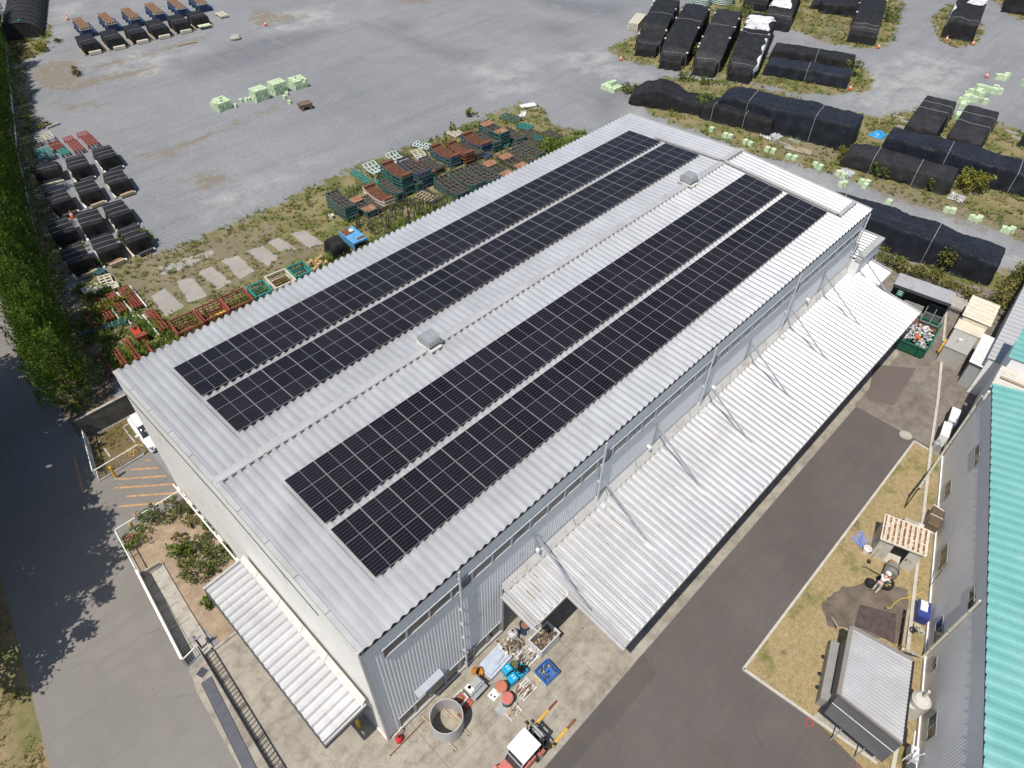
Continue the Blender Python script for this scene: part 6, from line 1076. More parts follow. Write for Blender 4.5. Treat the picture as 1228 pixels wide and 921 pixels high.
for k in (-0.42, 0.42): m = MB(); m.box((k, 0, 0.75), (0.8, 0.7, 1.5)); m.grid([[(x + k, y, 1.5 + h) for y in (-0.36, 0.36)] for x, h in ribs(-0.4, 0.4, 0.12, 0.04)]); m.build('cabinet', mat('pale_grey_lid', (0.46, 0.46, 0.43), 0.5, var=0.08), t)
t = thing('mesh_bin', 'black open topped bin divided by pale bars, behind the green skip', 'bin', (55.4, -7.1, 0), R_(6)); m = MB(); m.b2(-1.5, 1.5, -0.75, -0.69, 0, 1.3); m.b2(-1.5, 1.5, 0.69, 0.75, 0, 1.3); m.b2(-1.5, -1.44, -0.7, 0.7, 0, 1.3); m.b2(1.44, 1.5, -0.7, 0.7, 0, 1.3); m.b2(-1.45, 1.45, -0.7, 0.7, 0, 0.3); m.build('tub', M_dgrey, t); m = MB(); m.bar((-1.5, 0, 1.33), (1.5, 0, 1.33), 0.06, 0.06); m.bar((0, -0.75, 1.33), (0, 0.75, 1.33), 0.06, 0.06)
for s in (-1, 1): m.bar((-1.5, s * 0.74, 1.33), (1.5, s * 0.74, 1.33), 0.07, 0.06); m.bar((s * 1.5, -0.74, 1.33), (s * 1.5, 0.74, 1.33), 0.07, 0.06)
m.build('bars', M_steel, t); m = MB(); m.tube((-1.2, -0.4, 0.55), (-0.2, -0.4, 0.6), 0.3, 12); m.tube((-1.2, 0.35, 0.55), (-0.2, 0.35, 0.55), 0.3, 12); m.build('drums', M_grey, t)
t = thing('waste_skip', 'dark green waste skip heaped with white plastic rubbish under the canopy corner', 'skip', (52.4, -7.1, 0), R_(6)); m = MB(); MG = mat('skip_green', (0.012, 0.12, 0.075), 0.5, var=0.2, dirt=((0.1, 0.07, 0.04), 0.2, 3))
m.add([(-1.9, -1.1, 0.15), (1.9, -1.1, 0.15), (1.9, 1.1, 0.15), (-1.9, 1.1, 0.15), (-2.1, -1.2, 1.25), (2.1, -1.2, 1.25), (2.1, 1.2, 1.25), (-2.1, 1.2, 1.25)], [(0, 1, 5, 4), (1, 2, 6, 5), (2, 3, 7, 6), (3, 0, 4, 7), (3, 2, 1, 0)]); m.build('body', MG, t); m = MB()
for s in (-1, 1): m.bar((-2.12, s * 1.2, 1.25), (2.12, s * 1.2, 1.25), 0.12, 0.12); m.bar((s * 2.1, -1.2, 1.25), (s * 2.1, 1.2, 1.25), 0.12, 0.12)
for x in (-1.95, -1.95): m.bar((x - 0.05, -0.6, 0.2), (x - 0.12, -0.6, 1.2), 0.08, 0.06); m.bar((x - 0.05, 0.6, 0.2), (x - 0.12, 0.6, 1.2), 0.08, 0.06)
m.build('rim', MG, t); m = MB(); m.box((1.6, 0, 1.0), (0.9, 2.1, 0.1)); m.build('rusty_chute', M_rust, t)
m = MB()
for k in range(230):
    x, y = rnd.uniform(-1.85, 1.1), rnd.uniform(-1.0, 1.0); z = 1.05 + 0.35 * (1 - (y / 1.1) ** 2) * (1 - ((x + 0.4) / 1.8) ** 2); s = rnd.uniform(0.08, 0.24); d = [Vector((rnd.gauss(0, 1), rnd.gauss(0, 1), rnd.gauss(0, .5))).normalized() * s for _ in range(5)]; m.add([Vector((x, y, z)) + e for e in d], [(0, 1, 2), (0, 2, 3), (0, 3, 4), (1, 2, 3), (2, 3, 4)], 0 if rnd.random() < 0.55 else rnd.choice((1, 1, 2, 2, 3, 3, 3) if k % 12 else (1, 2, 3)))
m.box((-1.1, -0.1, 1.45), (0.5, 0.3, 0.1), 0.6, 4); o = m.build('rubbish', [T_wht, M_grey, mat('dull_brown_rubbish', (0.25, 0.17, 0.11), 0.7), MATS['silver_sheet'], M_orange], t); o['kind'] = 'stuff'
t = thing('cream_hut', 'cream ribbed roofed hut at the back of the waste corner', 'hut', (57.4, -9.95, 0), R_(6)); m = MB(); m.box((0, 0, 1.1), (3.4, 2.0, 2.2)); m.build('wall', M_cream, t); m = MB(); ribbed(m, ribs(-1.8, 1.8, 0.6, 0.05), -1.15, 1.15, lambda y: 2.35 + y * 0.04); m.build('roof', mat('cream_roof', (0.62, 0.56, 0.45), 0.6, var=0.08, dirt=((0.45, 0.36, 0.25), 0.3, 1.5)), t)
t = thing('low_cream_shed', 'lower cream lid shed joined between hut and grey cabinet', 'shed', (55.2, -10.05, 0), R_(4)); m = MB(); m.box((0, 0, 0.85), (1.7, 2.0, 1.7)); m.build('wall', M_cream, t); m = MB(); m.box((0, 0, 1.78), (1.8, 2.15, 0.08)); m.box((0.5, 0.4, 1.84), (0.35, 0.7, 0.06)); m.build('lid', MATS['cream_roof'], t)
t = thing('grey_cabinet', 'grey steel cabinet with a small white label on its lid', 'cabinet', (52.8, -10.15, 0), R_(3)); m = MB(); m.box((0, 0, 0.85), (2.7, 1.75, 1.7)); m.build('body', mat('cabinet_grey', (0.38, 0.37, 0.34), 0.5, var=0.06), t); m = MB()
for k in range(3): m.box((0, -0.6 + k * 0.6, 1.74), (2.8, 0.585, 0.07))
m.build('lid', MATS['cabinet_grey'], t); MB().box((0.3, 0.1, 1.785), (0.22, 0.3, 0.015)).build('label_plate', M_white, t); MB().lathe([(0.05, 1.78), (0.05, 1.8), (0, 1.8)], 10, (-0.2, 0.25, 0)).build('lock', M_black, t)
t = thing('ribbed_roof_shed', 'narrow shed with a white grey ribbed roof against the grey wing', 'shed', (51.9, -12.05, 0), R_(5)); m = MB(); m.box((0, 0, 1.2), (4.0, 1.1, 2.4)); m.build('wall', M_grey, t); m = MB(); ribbed(m, ribs(-2.2, 2.2, 0.26, 0.05), -0.75, 0.7, lambda y: 2.55 + y * 0.05); m.build('roof', M_canopy, t); m = MB(); m.bar((-2.2, -0.8, 2.5), (2.2, -0.8, 2.5), 0.08, 0.2); m.build('gutter', M_grey, t)
t = thing('yellow_barrier', 'orange yellow bar barrier lying beside the white ground line', 'barrier', (53.3, -9.1, 0), R_(4)); MB().bar((-1.0, 0, 0.3), (1.0, 0, 0.3), 0.16, 0.22).build('rail', M_yellow, t); m = MB(); m.box((-0.8, 0, 0.1), (0.12, 0.4, 0.2)); m.box((0.8, 0, 0.1), (0.12, 0.4, 0.2)); m.build('feet', M_black, t)
t = thing('rubbish_tray', 'dark tray holding white scraps in front of the grey cabinet', 'tray', (52.3, -9.75, 0), R_(3) - PI / 2); MB().box((0, 0, 0.12), (1.0, 0.7, 0.2)).build('tray', M_dgrey, t); m = MB()
for k in range(6): m.box((rnd.uniform(-.35, .35), rnd.uniform(-.2, .2), 0.25), (0.3, 0.14, 0.08), rnd.uniform(0, 3))
m.build('scraps', M_white, t)
t = thing('rubble_ledge', 'grey rubble topped concrete ledge beside the dark shelter', 'ledge', (60.5, -7.9, 0), R_(6)); m = MB(); m.box((0, 0, 0.25), (2.6, 1.3, 0.5)); m.build('ledge', M_conc, t); m = MB()
for k in range(12): m.box((-1.4 + rnd.uniform(0, .2), -0.6 + k * 0.11, 0.15), (0.3, 0.1, 0.3), rnd.uniform(-.3, .3))
m.build('broken_edge', M_dgrey, t)
c7 = crop(1090, 440, 138, 160, 794, 921)
for k, (x, lab) in enumerate(((44.75, 'white outdoor unit by the grey wall, farther of two'), (42.8, 'white outdoor unit by the grey wall, nearer of two'))):
    t = thing('outdoor_unit', lab, 'outdoor unit', (x, -12.88 - 0.12 * k, 0), R_(10)); MB().box((0, 0, 0.65), (1.6, 0.62, 1.1)).build('casing', M_white, t); MB().box((0, 0.34, 0.6), (1.7, 0.06, 1.0)).build('grille', M_black, t); m = MB(); m.box((-0.6, 0, 0.05), (0.1, 0.7, 0.1)); m.box((0.6, 0, 0.05), (0.1, 0.7, 0.1)); m.build('feet', M_grey, t)
t = thing('small_drum', 'small grey gas drum beside the nearer outdoor unit', 'drum', (41.7, -13.0, 0)); MB().lathe([(0, 0), (0.22, 0.02), (0.24, 0.6), (0.14, 0.75), (0, 0.78)], 14).build('body', M_grey, t); MB().lathe([(0.06, 0.78), (0.1, 0.86), (0, 0.88)], 10).build('valve', M_steel, t)
# rusty roofed shed
t = thing('rusty_roof_shed', 'small cream shed with rust holed ribbed roof and open doorway on the lawn', 'shed', (30.55, -14.5, 0), R_(-73.5))
rm, tt, N, L, bb = nodes_of('rust_holed_roof', 0.7); tc = N.new('ShaderNodeTexCoord'); p = tc.outputs['Object']; v = N.new('ShaderNodeTexVoronoi'); v.inputs['Scale'].default_value = 5.2; L.new(p, v.inputs['Vector']); s = N.new('ShaderNodeSeparateXYZ'); L.new(p, s.inputs[0])
fr = MA(tt, 'ABSOLUTE', MA(tt, 'SUBTRACT', MA(tt, 'FRACT', MA(tt, 'MULTIPLY', MA(tt, 'ADD', s.outputs[0], 5.0), 1 / 0.3)), 0.5)); k = MA(tt, 'MULTIPLY', MR(tt, fr, 0.28, 0.14), MR(tt, NZ(tt, p, 3.5, 4, 0.75), 0.38, 0.5)); c_ = MX(tt, MA(tt, 'MAXIMUM', k, MR(tt, v.outputs['Distance'], 0.2, 0.14)), (0.6, 0.54, 0.43), (0.2, 0.08, 0.04)); L.new(c_, bb.inputs['Base Color'])
m = MB(); ribbed(m, ribs(-1.3, 1.3, 0.3, 0.05), -0.98, 0.98, lambda y: 2.25 + y * 0.05); rf = m.build('roof', rm, t); m = MB()
for a, b in (((-1.32, -1.0, 2.2), (1.32, -1.0, 2.2)), ((-1.32, 1.0, 2.3), (1.32, 1.0, 2.3)), ((-1.32, -1.0, 2.2), (-1.32, 1.0, 2.3)), ((1.32, -1.0, 2.2), (1.32, 1.0, 2.3))): m.bar(a, b, 0.08, 0.1)
m.build('roof_edge', M_cream, rf)
MS = mat('shed_panel', (0.5, 0.49, 0.43), 0.6, var=0.08, dirt=((0.3, 0.22, 0.14), 0.2, 2))
m = MB(); m.b2(-1.25, -1.2, -0.9, 0.9, 0, 2.2); m.b2(1.2, 1.25, -0.9, 0.9, 0, 2.2); m.b2(-1.2, 1.2, 0.85, 0.9, 0, 2.2); m.b2(-1.2, 1.2, -0.85, 0.85, 0.02, 0.06); m.build('wall', MS, t)
MB().b2(-1.2, -0.42, -0.9, -0.86, 0.03, 2.15).build('door_leaf', MS, t); d = MB().b2(0.5, 1.2, -0.9, -0.86, 0.03, 2.15).build('door_leaf', MS, t); MB().box((0.6, -0.93, 1.1), (0.08, 0.05, 0.12)).build('handle', M_black, d)
m = MB(); m.b2(-1.27, -1.25, -0.3, 0.4, 1.1, 1.8); m.build('side_window', M_glass, t)
t2 = thing('wooden_stool', 'brown wooden stool standing in the shed doorway', 'stool', (29.55, -14.85, 0)); m = MB(); m.box((0, 0, 0.5), (0.4, 0.4, 0.05)); m.build('seat', mat('orange_wood', (0.36, 0.16, 0.06), 0.6), t2)
for a in (-.16, .16):
    for b_ in (-.16, .16): MB().bar((a, b_, 0), (a, b_, 0.48), 0.05, 0.05).build('leg', MATS['orange_wood'], t2)
t = thing('blue_ground_sheet', 'blue plastic sheet spread on the grass beside the rusty roofed shed', 'sheet', (30.15, -12.62, 0), R_(-8)); m = MB(); m.grid([[(-0.55 + i * 0.11, -0.42 + j * 0.084, 0.07 + 0.05 * abs(noise.noise(Vector((i * .4, j * .5, 1))))) for j in range(11)] for i in range(11)]); m.build('sheet', mat('mottled_blue_sheet', (0.13, 0.2, 0.5), 0.5, var=0.2, dirt=((0.32, 0.26, 0.2), 0.75, 3)), t)
t = thing('white_pail', 'round white pail on the grass at the corner of the rusty roofed shed', 'pail', (29.45, -13.25, 0.05)); MB().lathe([(0, 0), (0.2, 0), (0.25, 0.42), (0.22, 0.42), (0.19, 0.08), (0, 0.08)], 16).build('pail', M_white, t); MB().lathe([(0.24, 0.4), (0.27, 0.43), (0.22, 0.43)], 16).build('rim', M_white, t)
t = thing('shovel', 'dark shovel leaning at the shed wall', 'shovel', (28.95, -13.72, 0)); MB().tube((0, 0, 0.1), (0.5, -0.1, 1.3), 0.02, 6).build('handle', M_wood, t); MB().box((-0.05, 0, 0.08), (0.3, 0.24, 0.04), 0.2).build('blade', M_black, t)
t = thing('concrete_gutter_slab', 'pale concrete slab wall between the rusty shed and the brown tank', 'slab', (33.4, -14.95, 0), R_(-75)); MB().box((0, 0, 0.35), (1.9, 0.5, 0.7)).build('slab', M_conc, t); MB().box((0.4, 0, 0.71), (0.9, 0.4, 0.02)).build('render_patch', M_flash, t)
t = thing('brown_tank', 'brown box shaped tank with a pale strap against the grey wall', 'tank', (34.3, -15.45, 0), R_(8)); MB().box((0, 0, 0.7), (1.7, 0.75, 1.3)).build('body', mat('brown_paint', (0.115, 0.085, 0.055), 0.45, var=0.1), t, bevel=0.06); MB().box((0, 0, 0.7), (0.05, 0.78, 1.33)).build('strap', M_cream, t); m = MB(); m.box((-0.6, 0, 0.03), (0.1, 0.8, 0.06)); m.box((0.6, 0, 0.03), (0.1, 0.8, 0.06)); m.build('feet', M_black, t); m = MB(); m.tube((0.7, -0.3, 1.38), (0.85, 0.4, 1.38), 0.03, 6); m.build('vent_pipe', M_white, t)
# composter drum with the person
t = thing('grey_drum_cart', 'dark drum with round black wheel and yellow straps, beside the white clad person', 'drum cart', (28.35, -15.1, 0), R_(5)); m = MB(); m.tube((0.15, 0, 0.55), (0.95, 0.05, 0.55), 0.42, 18); m.build('drum', mat('drum_grey', (0.2, 0.19, 0.17), 0.5, var=0.15), t); m = MB(); m.tube((0.5, 0, 0.55), (0.55, 0, 0.55), 0.44, 18); m.build('band', M_black, t); m = MB(); m.lathe([(0.34, 0.1), (0.52, 0.1), (0.52, 0.3), (0.34, 0.3)], 20, (-0.25, 0, 0), close=True); m.build('wheel', M_black, t); m = MB(); m.lathe([(0, 0.12), (0.34, 0.12), (0.34, 0.2), (0, 0.22)], 16, (-0.25, 0, 0)); m.build('hub', M_dgrey, t); m = MB()
for k in range(7): a = k * 0.9; m.box((-0.25 + 0.3 * math.cos(a), 0.3 * math.sin(a), 0.27), (0.2, 0.07, 0.05), a)
m.build('yellow_straps', mat('strap_yellow', (0.55, 0.42, 0.03), 0.6), t)
t = thing('black_rucksack', 'black bag lying on the soil at the feet of the person', 'bag', (27.35, -14.45, 0.06)); m = MB(); m.lathe([(0, 0), (0.28, 0.02), (0.32, 0.2), (0.2, 0.42), (0, 0.46)], 12); m.build('bag', M_black, t); MB().poly([(0.1, 0.1, 0.4), (0.2, 0.25, 0.3), (0.2, 0.3, 0.05)], 0.025, 6).build('strap', M_dgrey, t)
# sheds at the lower right
S = thing('white_roof_shed', 'grey shed with a white ribbed roof and black awning on the dry lawn', 'shed', (0, 0, 0)); z = 2.75
P4 = [Vector(p) for p in ((21.95, -14.78, z), (22.5, -18.03, z), (17.95, -19.42, z - 0.1), (17.95, -16.0, z - 0.05))]
m = MB(); rb_ = ribs(0, 1, 1 / 22, 0.05)
m.grid([[Vector(P4[0]).lerp(P4[3], s_) + Vector((0, 0, h)), Vector(P4[1]).lerp(P4[2], s_) + Vector((0, 0, h))] for s_, h in rb_]); rf = m.build('roof', M_canopy, S)
m = MB(); m.bar(P4[0], P4[1], 0.2, 0.16); m.bar(P4[0], P4[3], 0.22, 0.16); m.bar(P4[3] + Vector((0, -0.05, 0.02)), P4[2], 0.1, 0.16); m.build('roof_edge', mat('brown_grey_trim', (0.22, 0.2, 0.18), 0.6, var=0.1), rf); m = MB()
m.bar((P4[1].x, P4[1].y - 0.06, P4[1].z - 0.04), (P4[2].x, P4[2].y - 0.06, P4[2].z - 0.04), 0.12, 0.12)
m.build('gutter', M_black, rf)
bs = [(21.75, -14.9), (22.2, -17.9), (18.05, -19.1), (18.2, -16.0)]; m = MB(); m.prism(bs, 0.03, 2.6); m.build('wall', mat('brown_grey_wall', (0.17, 0.155, 0.135), 0.6, var=0.1), S)
m = MB(); a_, b_ = Vector((21.75, -14.68, 0)), Vector((18.2, -15.78, 0)); m.bar(a_ + Vector((0, 0.05, 0.5)), b_ + Vector((0, 0.05, 0.5)), 0.5, 0.9); m.build('lean_box', mat('grey_box', (0.25, 0.245, 0.23), 0.6, var=0.1), S)
aw = [Vector((18.0, -16.0, 2.5)), Vector((17.98, -19.45, 2.45)), Vector((16.75, -19.15, 2.1)), Vector((16.85, -15.95, 2.15))]; m = MB(); m.add(aw + [v_ - Vector((0, 0, 0.05)) for v_ in aw], [(0, 3, 2, 1), (4, 5, 6, 7), (0, 1, 5, 4), (1, 2, 6, 5), (2, 3, 7, 6), (3, 0, 4, 7)]); m.build('awning', mat('black_awning', (0.018, 0.02, 0.027), 0.5, var=0.2), S); m = MB(); m.bar(aw[0].lerp(aw[3], 0.42) + Vector((0, 0, 0.02)), aw[1].lerp(aw[2], 0.42) + Vector((0, 0, 0.02)), 0.03, 0.03); m.build('awning_rod', M_white, S)
for y_ in (-17.0, -18.3): m = MB(); m.bar((17.0, y_, 0), (17.0, y_, 2.1), 0.06, 0.06); m.build('awning_post', M_grey, S)
struct('shed_apron', MB().sheet([(18.25, -15.9), (17.45, -15.75), (17.5, -19.2), (18.1, -19.1)], 0.07), M_conc)
t = thing('heater_tank', 'pale cylindrical water heater standing against the wall behind the shed', 'water heater', (21.2, -19.35, 0), AN); m = MB(); m.lathe([(0, 0.3), (0.5, 0.3), (0.5, 2.1), (0.35, 2.25), (0, 2.3)], 20); m.build('cylinder', mat('heater_grey', (0.5, 0.49, 0.45), 0.5, var=0.06), t); m = MB(); m.box((-0.3, 0.35, 1.3), (0.45, 0.35, 0.9)); m.build('control_box', MATS['heater_grey'], t); m = MB(); m.tube((0.1, 0, 2.2), (0.1, 0, 3.0), 0.08, 8); m.build('flue', M_cream, t); m = MB(); m.box((-0.42, 0.53, 1.35), (0.12, 0.02, 0.16)); m.box((-0.2, 0.53, 1.2), (0.1, 0.02, 0.1)); m.build('gauges', M_black, t); m = MB()
for k in range(3): m.bar((0.35 * math.cos(k * 2.1), 0.35 * math.sin(k * 2.1), 0), (0.35 * math.cos(k * 2.1), 0.35 * math.sin(k * 2.1), 0.35), 0.08, 0.08)
m.build('legs', M_grey, t)
t = thing('heater_pipework', 'white bent pipes beside the water heater at the wall foot', 'pipes', (19.6, -20.1, 0), AN); m = MB(); m.poly([(-0.9, 0.2, 0.15), (-0.9, 0.2, 1.4), (0.2, 0.2, 1.5), (0.6, 0.25, 1.0)], 0.04, 8); m.build('pipe', M_white, t); m = MB(); m.poly([(-1.2, 0.12, 0.15), (-1.2, 0.12, 1.9), (-1.2, 0.02, 2.4)], 0.035, 8); m.build('pipe', M_white, t)
t = thing('white_cabinet', 'small white pump cabinet below the lowest window of the grey wall', 'cabinet', (19.0, -20.35, 0), AN); MB().box((0, 0, 0.7), (0.7, 0.4, 0.6)).build('box', mat('bluish_white', (0.55, 0.6, 0.65), 0.5), t); MB().box((-0.7, 0, 0.4), (0.6, 0.45, 0.5)).build('lower_box', M_dgrey, t)
t = thing('blue_crate_cart', 'dark blue bin with a white lid standing on the grass by the wall', 'bin', (27.5, -17.55, 0.05), AN); m = MB(); m.box((0, 0, 0.4), (1.1, 0.65, 0.8), top=1.1); m.build('bin', mat('navy_plastic', (0.03, 0.05, 0.22), 0.5, var=0.2), t); m = MB(); m.box((0.2, 0.05, 0.84), (0.7, 0.4, 0.07)); m.lathe([(0.16, 0.87), (0.22, 0.93), (0.16, 0.95)], 14, (0.25, 0.05, 0)); m.build('lid', M_white, t)
t = thing('white_bucket_pile', 'small white and dark buckets on the grass next to the blue bin', 'buckets', (26.5, -17.75, 0.05)); 
for k, (a, b_) in enumerate(((0, 0), (-0.35, 0.1), (-0.15, -0.3))): MB().lathe([(0, 0), (0.15, 0), (0.19, 0.3), (0.16, 0.3), (0.13, 0.05)], 12, (a, b_, 0)).build('bucket', M_cream if k != 1 else M_dgrey, t)
t = thing('timber_rail', 'weathered brown timber rail beside the dark pavers', 'rail', (25.6, -17.2, 0), R_(16)); MB().bar((-1.3, 0, 0.75), (1.3, 0, 0.75), 0.14, 0.2).build('beam', M_wood, t)
for k in (-1.1, 0, 1.1): MB().bar((k, 0, 0), (k, 0, 0.7), 0.1, 0.1).build('post', M_wood, t)
MB().b2(-1.3, 1.3, -0.05, -0.02, 0.0, 0.65).build('board', M_dgrey, t)
t = thing('yellow_hose', 'thin yellow hose curling over the dry grass towards the blue bin', 'hose', (0, 0, 0)); q = crop(908, 681, 320, 240, 1228, 921); m = MB(); m.poly([Vector(q(*a)) + Vector((0, 0, 0.09)) for a in ((590, 185), (610, 190), (630, 165), (660, 145), (690, 140), (730, 130), (760, 112))], 0.025, 6); m.build('run', mat('hose_yellow', (0.6, 0.45, 0.06), 0.5), t); m = MB(); c = q(590, 185); m.tube((c.x, c.y, 0.09), (c.x - 0.15, c.y, 0.09), 0.035, 8); m.build('nozzle', M_black, t)
t = thing('garden_stake', 'short weathered plank leaning in the lawn next to the shed', 'plank', (0, 0, 0)); a_, b_ = q(340, 230), q(358, 290); m = MB(); m.bar((a_.x, a_.y, 0.1), (b_.x, b_.y, 0.5), 0.12, 0.04); m.build('plank', M_wood, t); m = MB(); m.bar((b_.x, b_.y, 0), (b_.x, b_.y, 0.5), 0.06, 0.06); m.build('prop', M_wood, t)
pr = None
for u, v in ((302, 412), (286, 490), (275, 552)):
    c = q(u, v); m = MB(); o = MB().lathe([(0, 0.055), (0.12, 0.055), (0.13, 0.075), (0.0, 0.09)], 12).build('lawn_cap', M_black); o.location = (c.x, c.y, 0); setp(o, 'small round black cap set in the dry lawn beside the shed', 'ground cap', 'black caps in the lawn')
for u, v, lab in ((240, 713, 'red paint ring round a small cover at the lawn corner'), (460, 865, 'red paint ring round a dark spot on the asphalt'), (475, 905, 'red paint ring holding a small white cap'), (570, 915, 'red paint ring at the picture bottom by the kerb')):
    c = q(u, v); o = MB().lathe([(0.16, 0.018), (0.22, 0.018), (0.22, 0.022), (0.16, 0.022)], 18, close=True).build('marking_ring', mat('red_marking', (0.35, 0.06, 0.05), 0.8)); o.location = (c.x, c.y, 0); setp(o, lab, 'paint mark', 'red rings on the asphalt')
# ------------------------------------------------------------------ front forecourt
def ring_prof(r0, r1, h): return [(r0, 0.0), (r1, 0.0), (r1, h), (r0, h)]
t = thing('concrete_ring', 'large open grey ring section standing on timbers near the warehouse wall', 'ring', (2.95, -1.72, 0.1)); MB().lathe(ring_prof(0.86, 0.90, 1.38), 48, close=True).build('wall', mat('grey_ring', (0.44, 0.43, 0.43), 0.6, var=0.05, dirt=((0.2, 0.2, 0.21), 0.2, 2)), t, smooth=False)
MB().b2(-0.03, 0.03, -0.02, 0.02, 0, 0).build('seam', M_dgrey, t) if False else None
m = MB(); m.box((0.895, -0.1, 0.7), (0.03, 0.1, 1.36)); m.build('seam', M_steel, t)
for k, (x, lab) in enumerate(((2.35, 'dark timber bearer under the grey ring, left one'), (3.4, 'dark timber bearer under the grey ring, right one'))):
    t = thing('timber_bearer', lab, 'timber', (x, -1.7, 0)); MB().box((0, 0, 0.06), (0.1, 2.6, 0.1), 0.06).build('beam', M_wood, t); MB().box((0.05, -1.2, 0.05), (0.16, 0.12, 0.1)).build('wedge', M_rust, t)
t = thing('long_rod', 'long thin brown rod lying on the concrete from the corner to the ring', 'rod', (1.0, -0.66, 0), 0.02); MB().bar((-1.3, 0, 0.04), (1.25, 0, 0.04), 0.06, 0.05).build('rod', M_rust, t); MB().box((-1.3, 0, 0.04), (0.14, 0.14, 0.08), 0.4).build('end_block', M_wood, t)
t = thing('red_canister', 'bright red canister standing at the warehouse corner', 'canister', (0.62, -0.42, 0)); MB().lathe([(0, 0), (0.19, 0.0), (0.19, 0.38), (0.1, 0.46), (0, 0.47)], 16).build('body', mat('signal_red', (0.5, 0.02, 0.03), 0.45, var=0.1), t); MB().tube((0, 0, 0.46), (0.05, 0, 0.56), 0.05, 8).build('cap', M_black, t); MB().poly([(0.15, 0.1, 0.4), (0.35, 0.2, 0.5), (0.45, 0.3, 0.15)], 0.03, 6).build('hose', M_dgrey, t)
# forklift
F = thing('forklift', 'red forklift with a white cab roof and two yellow forks at the picture bottom', 'forklift', (4.3, -5.78, 0)); MR_ = mat('forklift_red', (0.5, 0.15, 0.12), 0.45, var=0.12, dirt=((0.35, 0.16, 0.12), 0.3, 3))
m = MB(); m.b2(-1.15, 0.75, -0.58, 0.58, 0.25, 0.62); m.b2(-0.1, 0.75, -0.58, -0.34, 0.62, 0.85); m.b2(-0.1, 0.75, 0.34, 0.58, 0.62, 0.85); m.build('body', MR_, F, bevel=0.05)
m = MB(); prof = [(-1.62, 0.3), (-1.7, 0.7), (-1.6, 1.05), (-1.15, 1.12), (-1.0, 1.0), (-0.95, 0.3)]
P = []
for s, k in ((-0.6, 0.88), (-0.45, 1.0), (0.45, 1.0), (0.6, 0.88)): P.append([(-1.0 + (x + 1.0) * k, s, z) for x, z in prof])
m.grid(P, closed=True); m.add(P[0], [tuple(range(6))]); m.add(P[-1], [tuple(range(5, -1, -1))]); m.build('counterweight', MR_, F); m = MB(); m.b2(-1.05, -0.25, -0.5, 0.5, 0.62, 1.05); m.build('hood', MR_, F, bevel=0.05)
m = MB(); m.tube((-1.45, 0.25, 1.05), (-1.45, 0.25, 1.18), 0.06, 10); m.box((-1.25, -0.15, 1.13), (0.3, 0.2, 0.06), 0.5); m.build('fittings', M_black, F)
m = MB(); m.add([(-0.3, -0.6, 2.12), (1.0, -0.6, 2.16), (1.0, 0.6, 2.16), (-0.3, 0.6, 2.12), (-0.3, -0.6, 2.06), (1.0, -0.6, 2.1), (1.0, 0.6, 2.1), (-0.3, 0.6, 2.06)], [(0, 1, 2, 3), (7, 6, 5, 4), (0, 4, 5, 1), (1, 5, 6, 2), (2, 6, 7, 3), (3, 7, 4, 0)]); m.build('cab_roof', mat('roof_white', (0.82, 0.82, 0.82), 0.4, var=0.02), F, bevel=0.03)
for sy in (-1, 1):
    MB().bar((0.85, sy * 0.5, 2.08), (1.05, sy * 0.52, 0.6), 0.07, 0.07).build('front_post', M_dgrey, F); MB().bar((-0.1, sy * 0.5, 2.05), (-0.55, sy * 0.52, 0.95), 0.08, 0.08).build('rear_post', M_grey, F)
m = MB(); m.add([(-0.13, -0.46, 2.04), (-0.13, 0.46, 2.04), (-0.55, 0.48, 1.05), (-0.55, -0.48, 1.05)], [(0, 1, 2, 3)]); m.build('rear_window', M_glass, F); m = MB(); m.bar((-0.35, -0.46, 1.55), (-0.35, 0.46, 1.55), 0.06, 0.06); m.build('rear_bar', M_grey, F)
m = MB(); m.box((0.1, 0, 1.0), (0.5, 0.5, 0.14)); m.box((-0.15, 0, 1.3), (0.12, 0.48, 0.5)); m.build('seat', M_black, F); m = MB(); m.tube((0.55, 0, 0.85), (0.45, 0, 1.25), 0.03, 8); m.lathe([(0.16, 0), (0.19, 0.02), (0.16, 0.04)], 16, (0.45, 0, 1.25), close=True); m.build('steering_wheel', M_black, F)
for sx, r, w_ in ((1.0, 0.36, 0.28), (-1.05, 0.28, 0.2)):
    for sy in (-1, 1):
        y = sy * 0.58; wl_ = MB().tube((sx, y - w_ / 2, r), (sx, y + w_ / 2, r), r, 20).build('wheel', M_black, F); MB().tube((sx, y - w_ / 2 - 0.01, r), (sx, y + w_ / 2 + 0.01, r), r * 0.5, 14).build('hub', M_steel, wl_)
for sy in (-1, 1): MB().bar((0.85, sy * 0.62, 0.8), (1.3, sy * 0.62, 0.62), 0.2, 0.05).build('mudguard', MR_, F)
for sy in (-1, 1): 
    MB().bar((1.45, sy * 0.36, 0.1), (1.4, sy * 0.36, 2.1), 0.14, 0.1).build('mast_rail', M_dgrey, F); MB().bar((1.52, sy * 0.22, 0.12), (1.48, sy * 0.22, 1.95), 0.09, 0.07).build('inner_rail', M_black, F); MB().tube((1.36, sy * 0.26, 0.2), (1.34, sy * 0.26, 1.8), 0.05, 10).build('lift_cylinder', M_steel, F)
m = MB()
for z in (2.05, 1.5): m.bar((1.4, -0.42, z), (1.4, 0.42, z), 0.1, 0.1)
m.bar((1.47, -0.3, 1.9), (1.47, 0.3, 1.9), 0.08, 0.08); m.build('mast_cross', M_grey, F); m = MB(); m.bar((1.62, -0.72, 0.55), (1.62, 0.72, 0.55), 0.1, 0.12); m.bar((1.62, -0.72, 0.2), (1.62, 0.72, 0.2), 0.1, 0.12)
for k in range(7): y = -0.6 + k * 0.2; m.bar((1.64, y, 0.55), (1.64, y, 1.05), 0.04, 0.04)
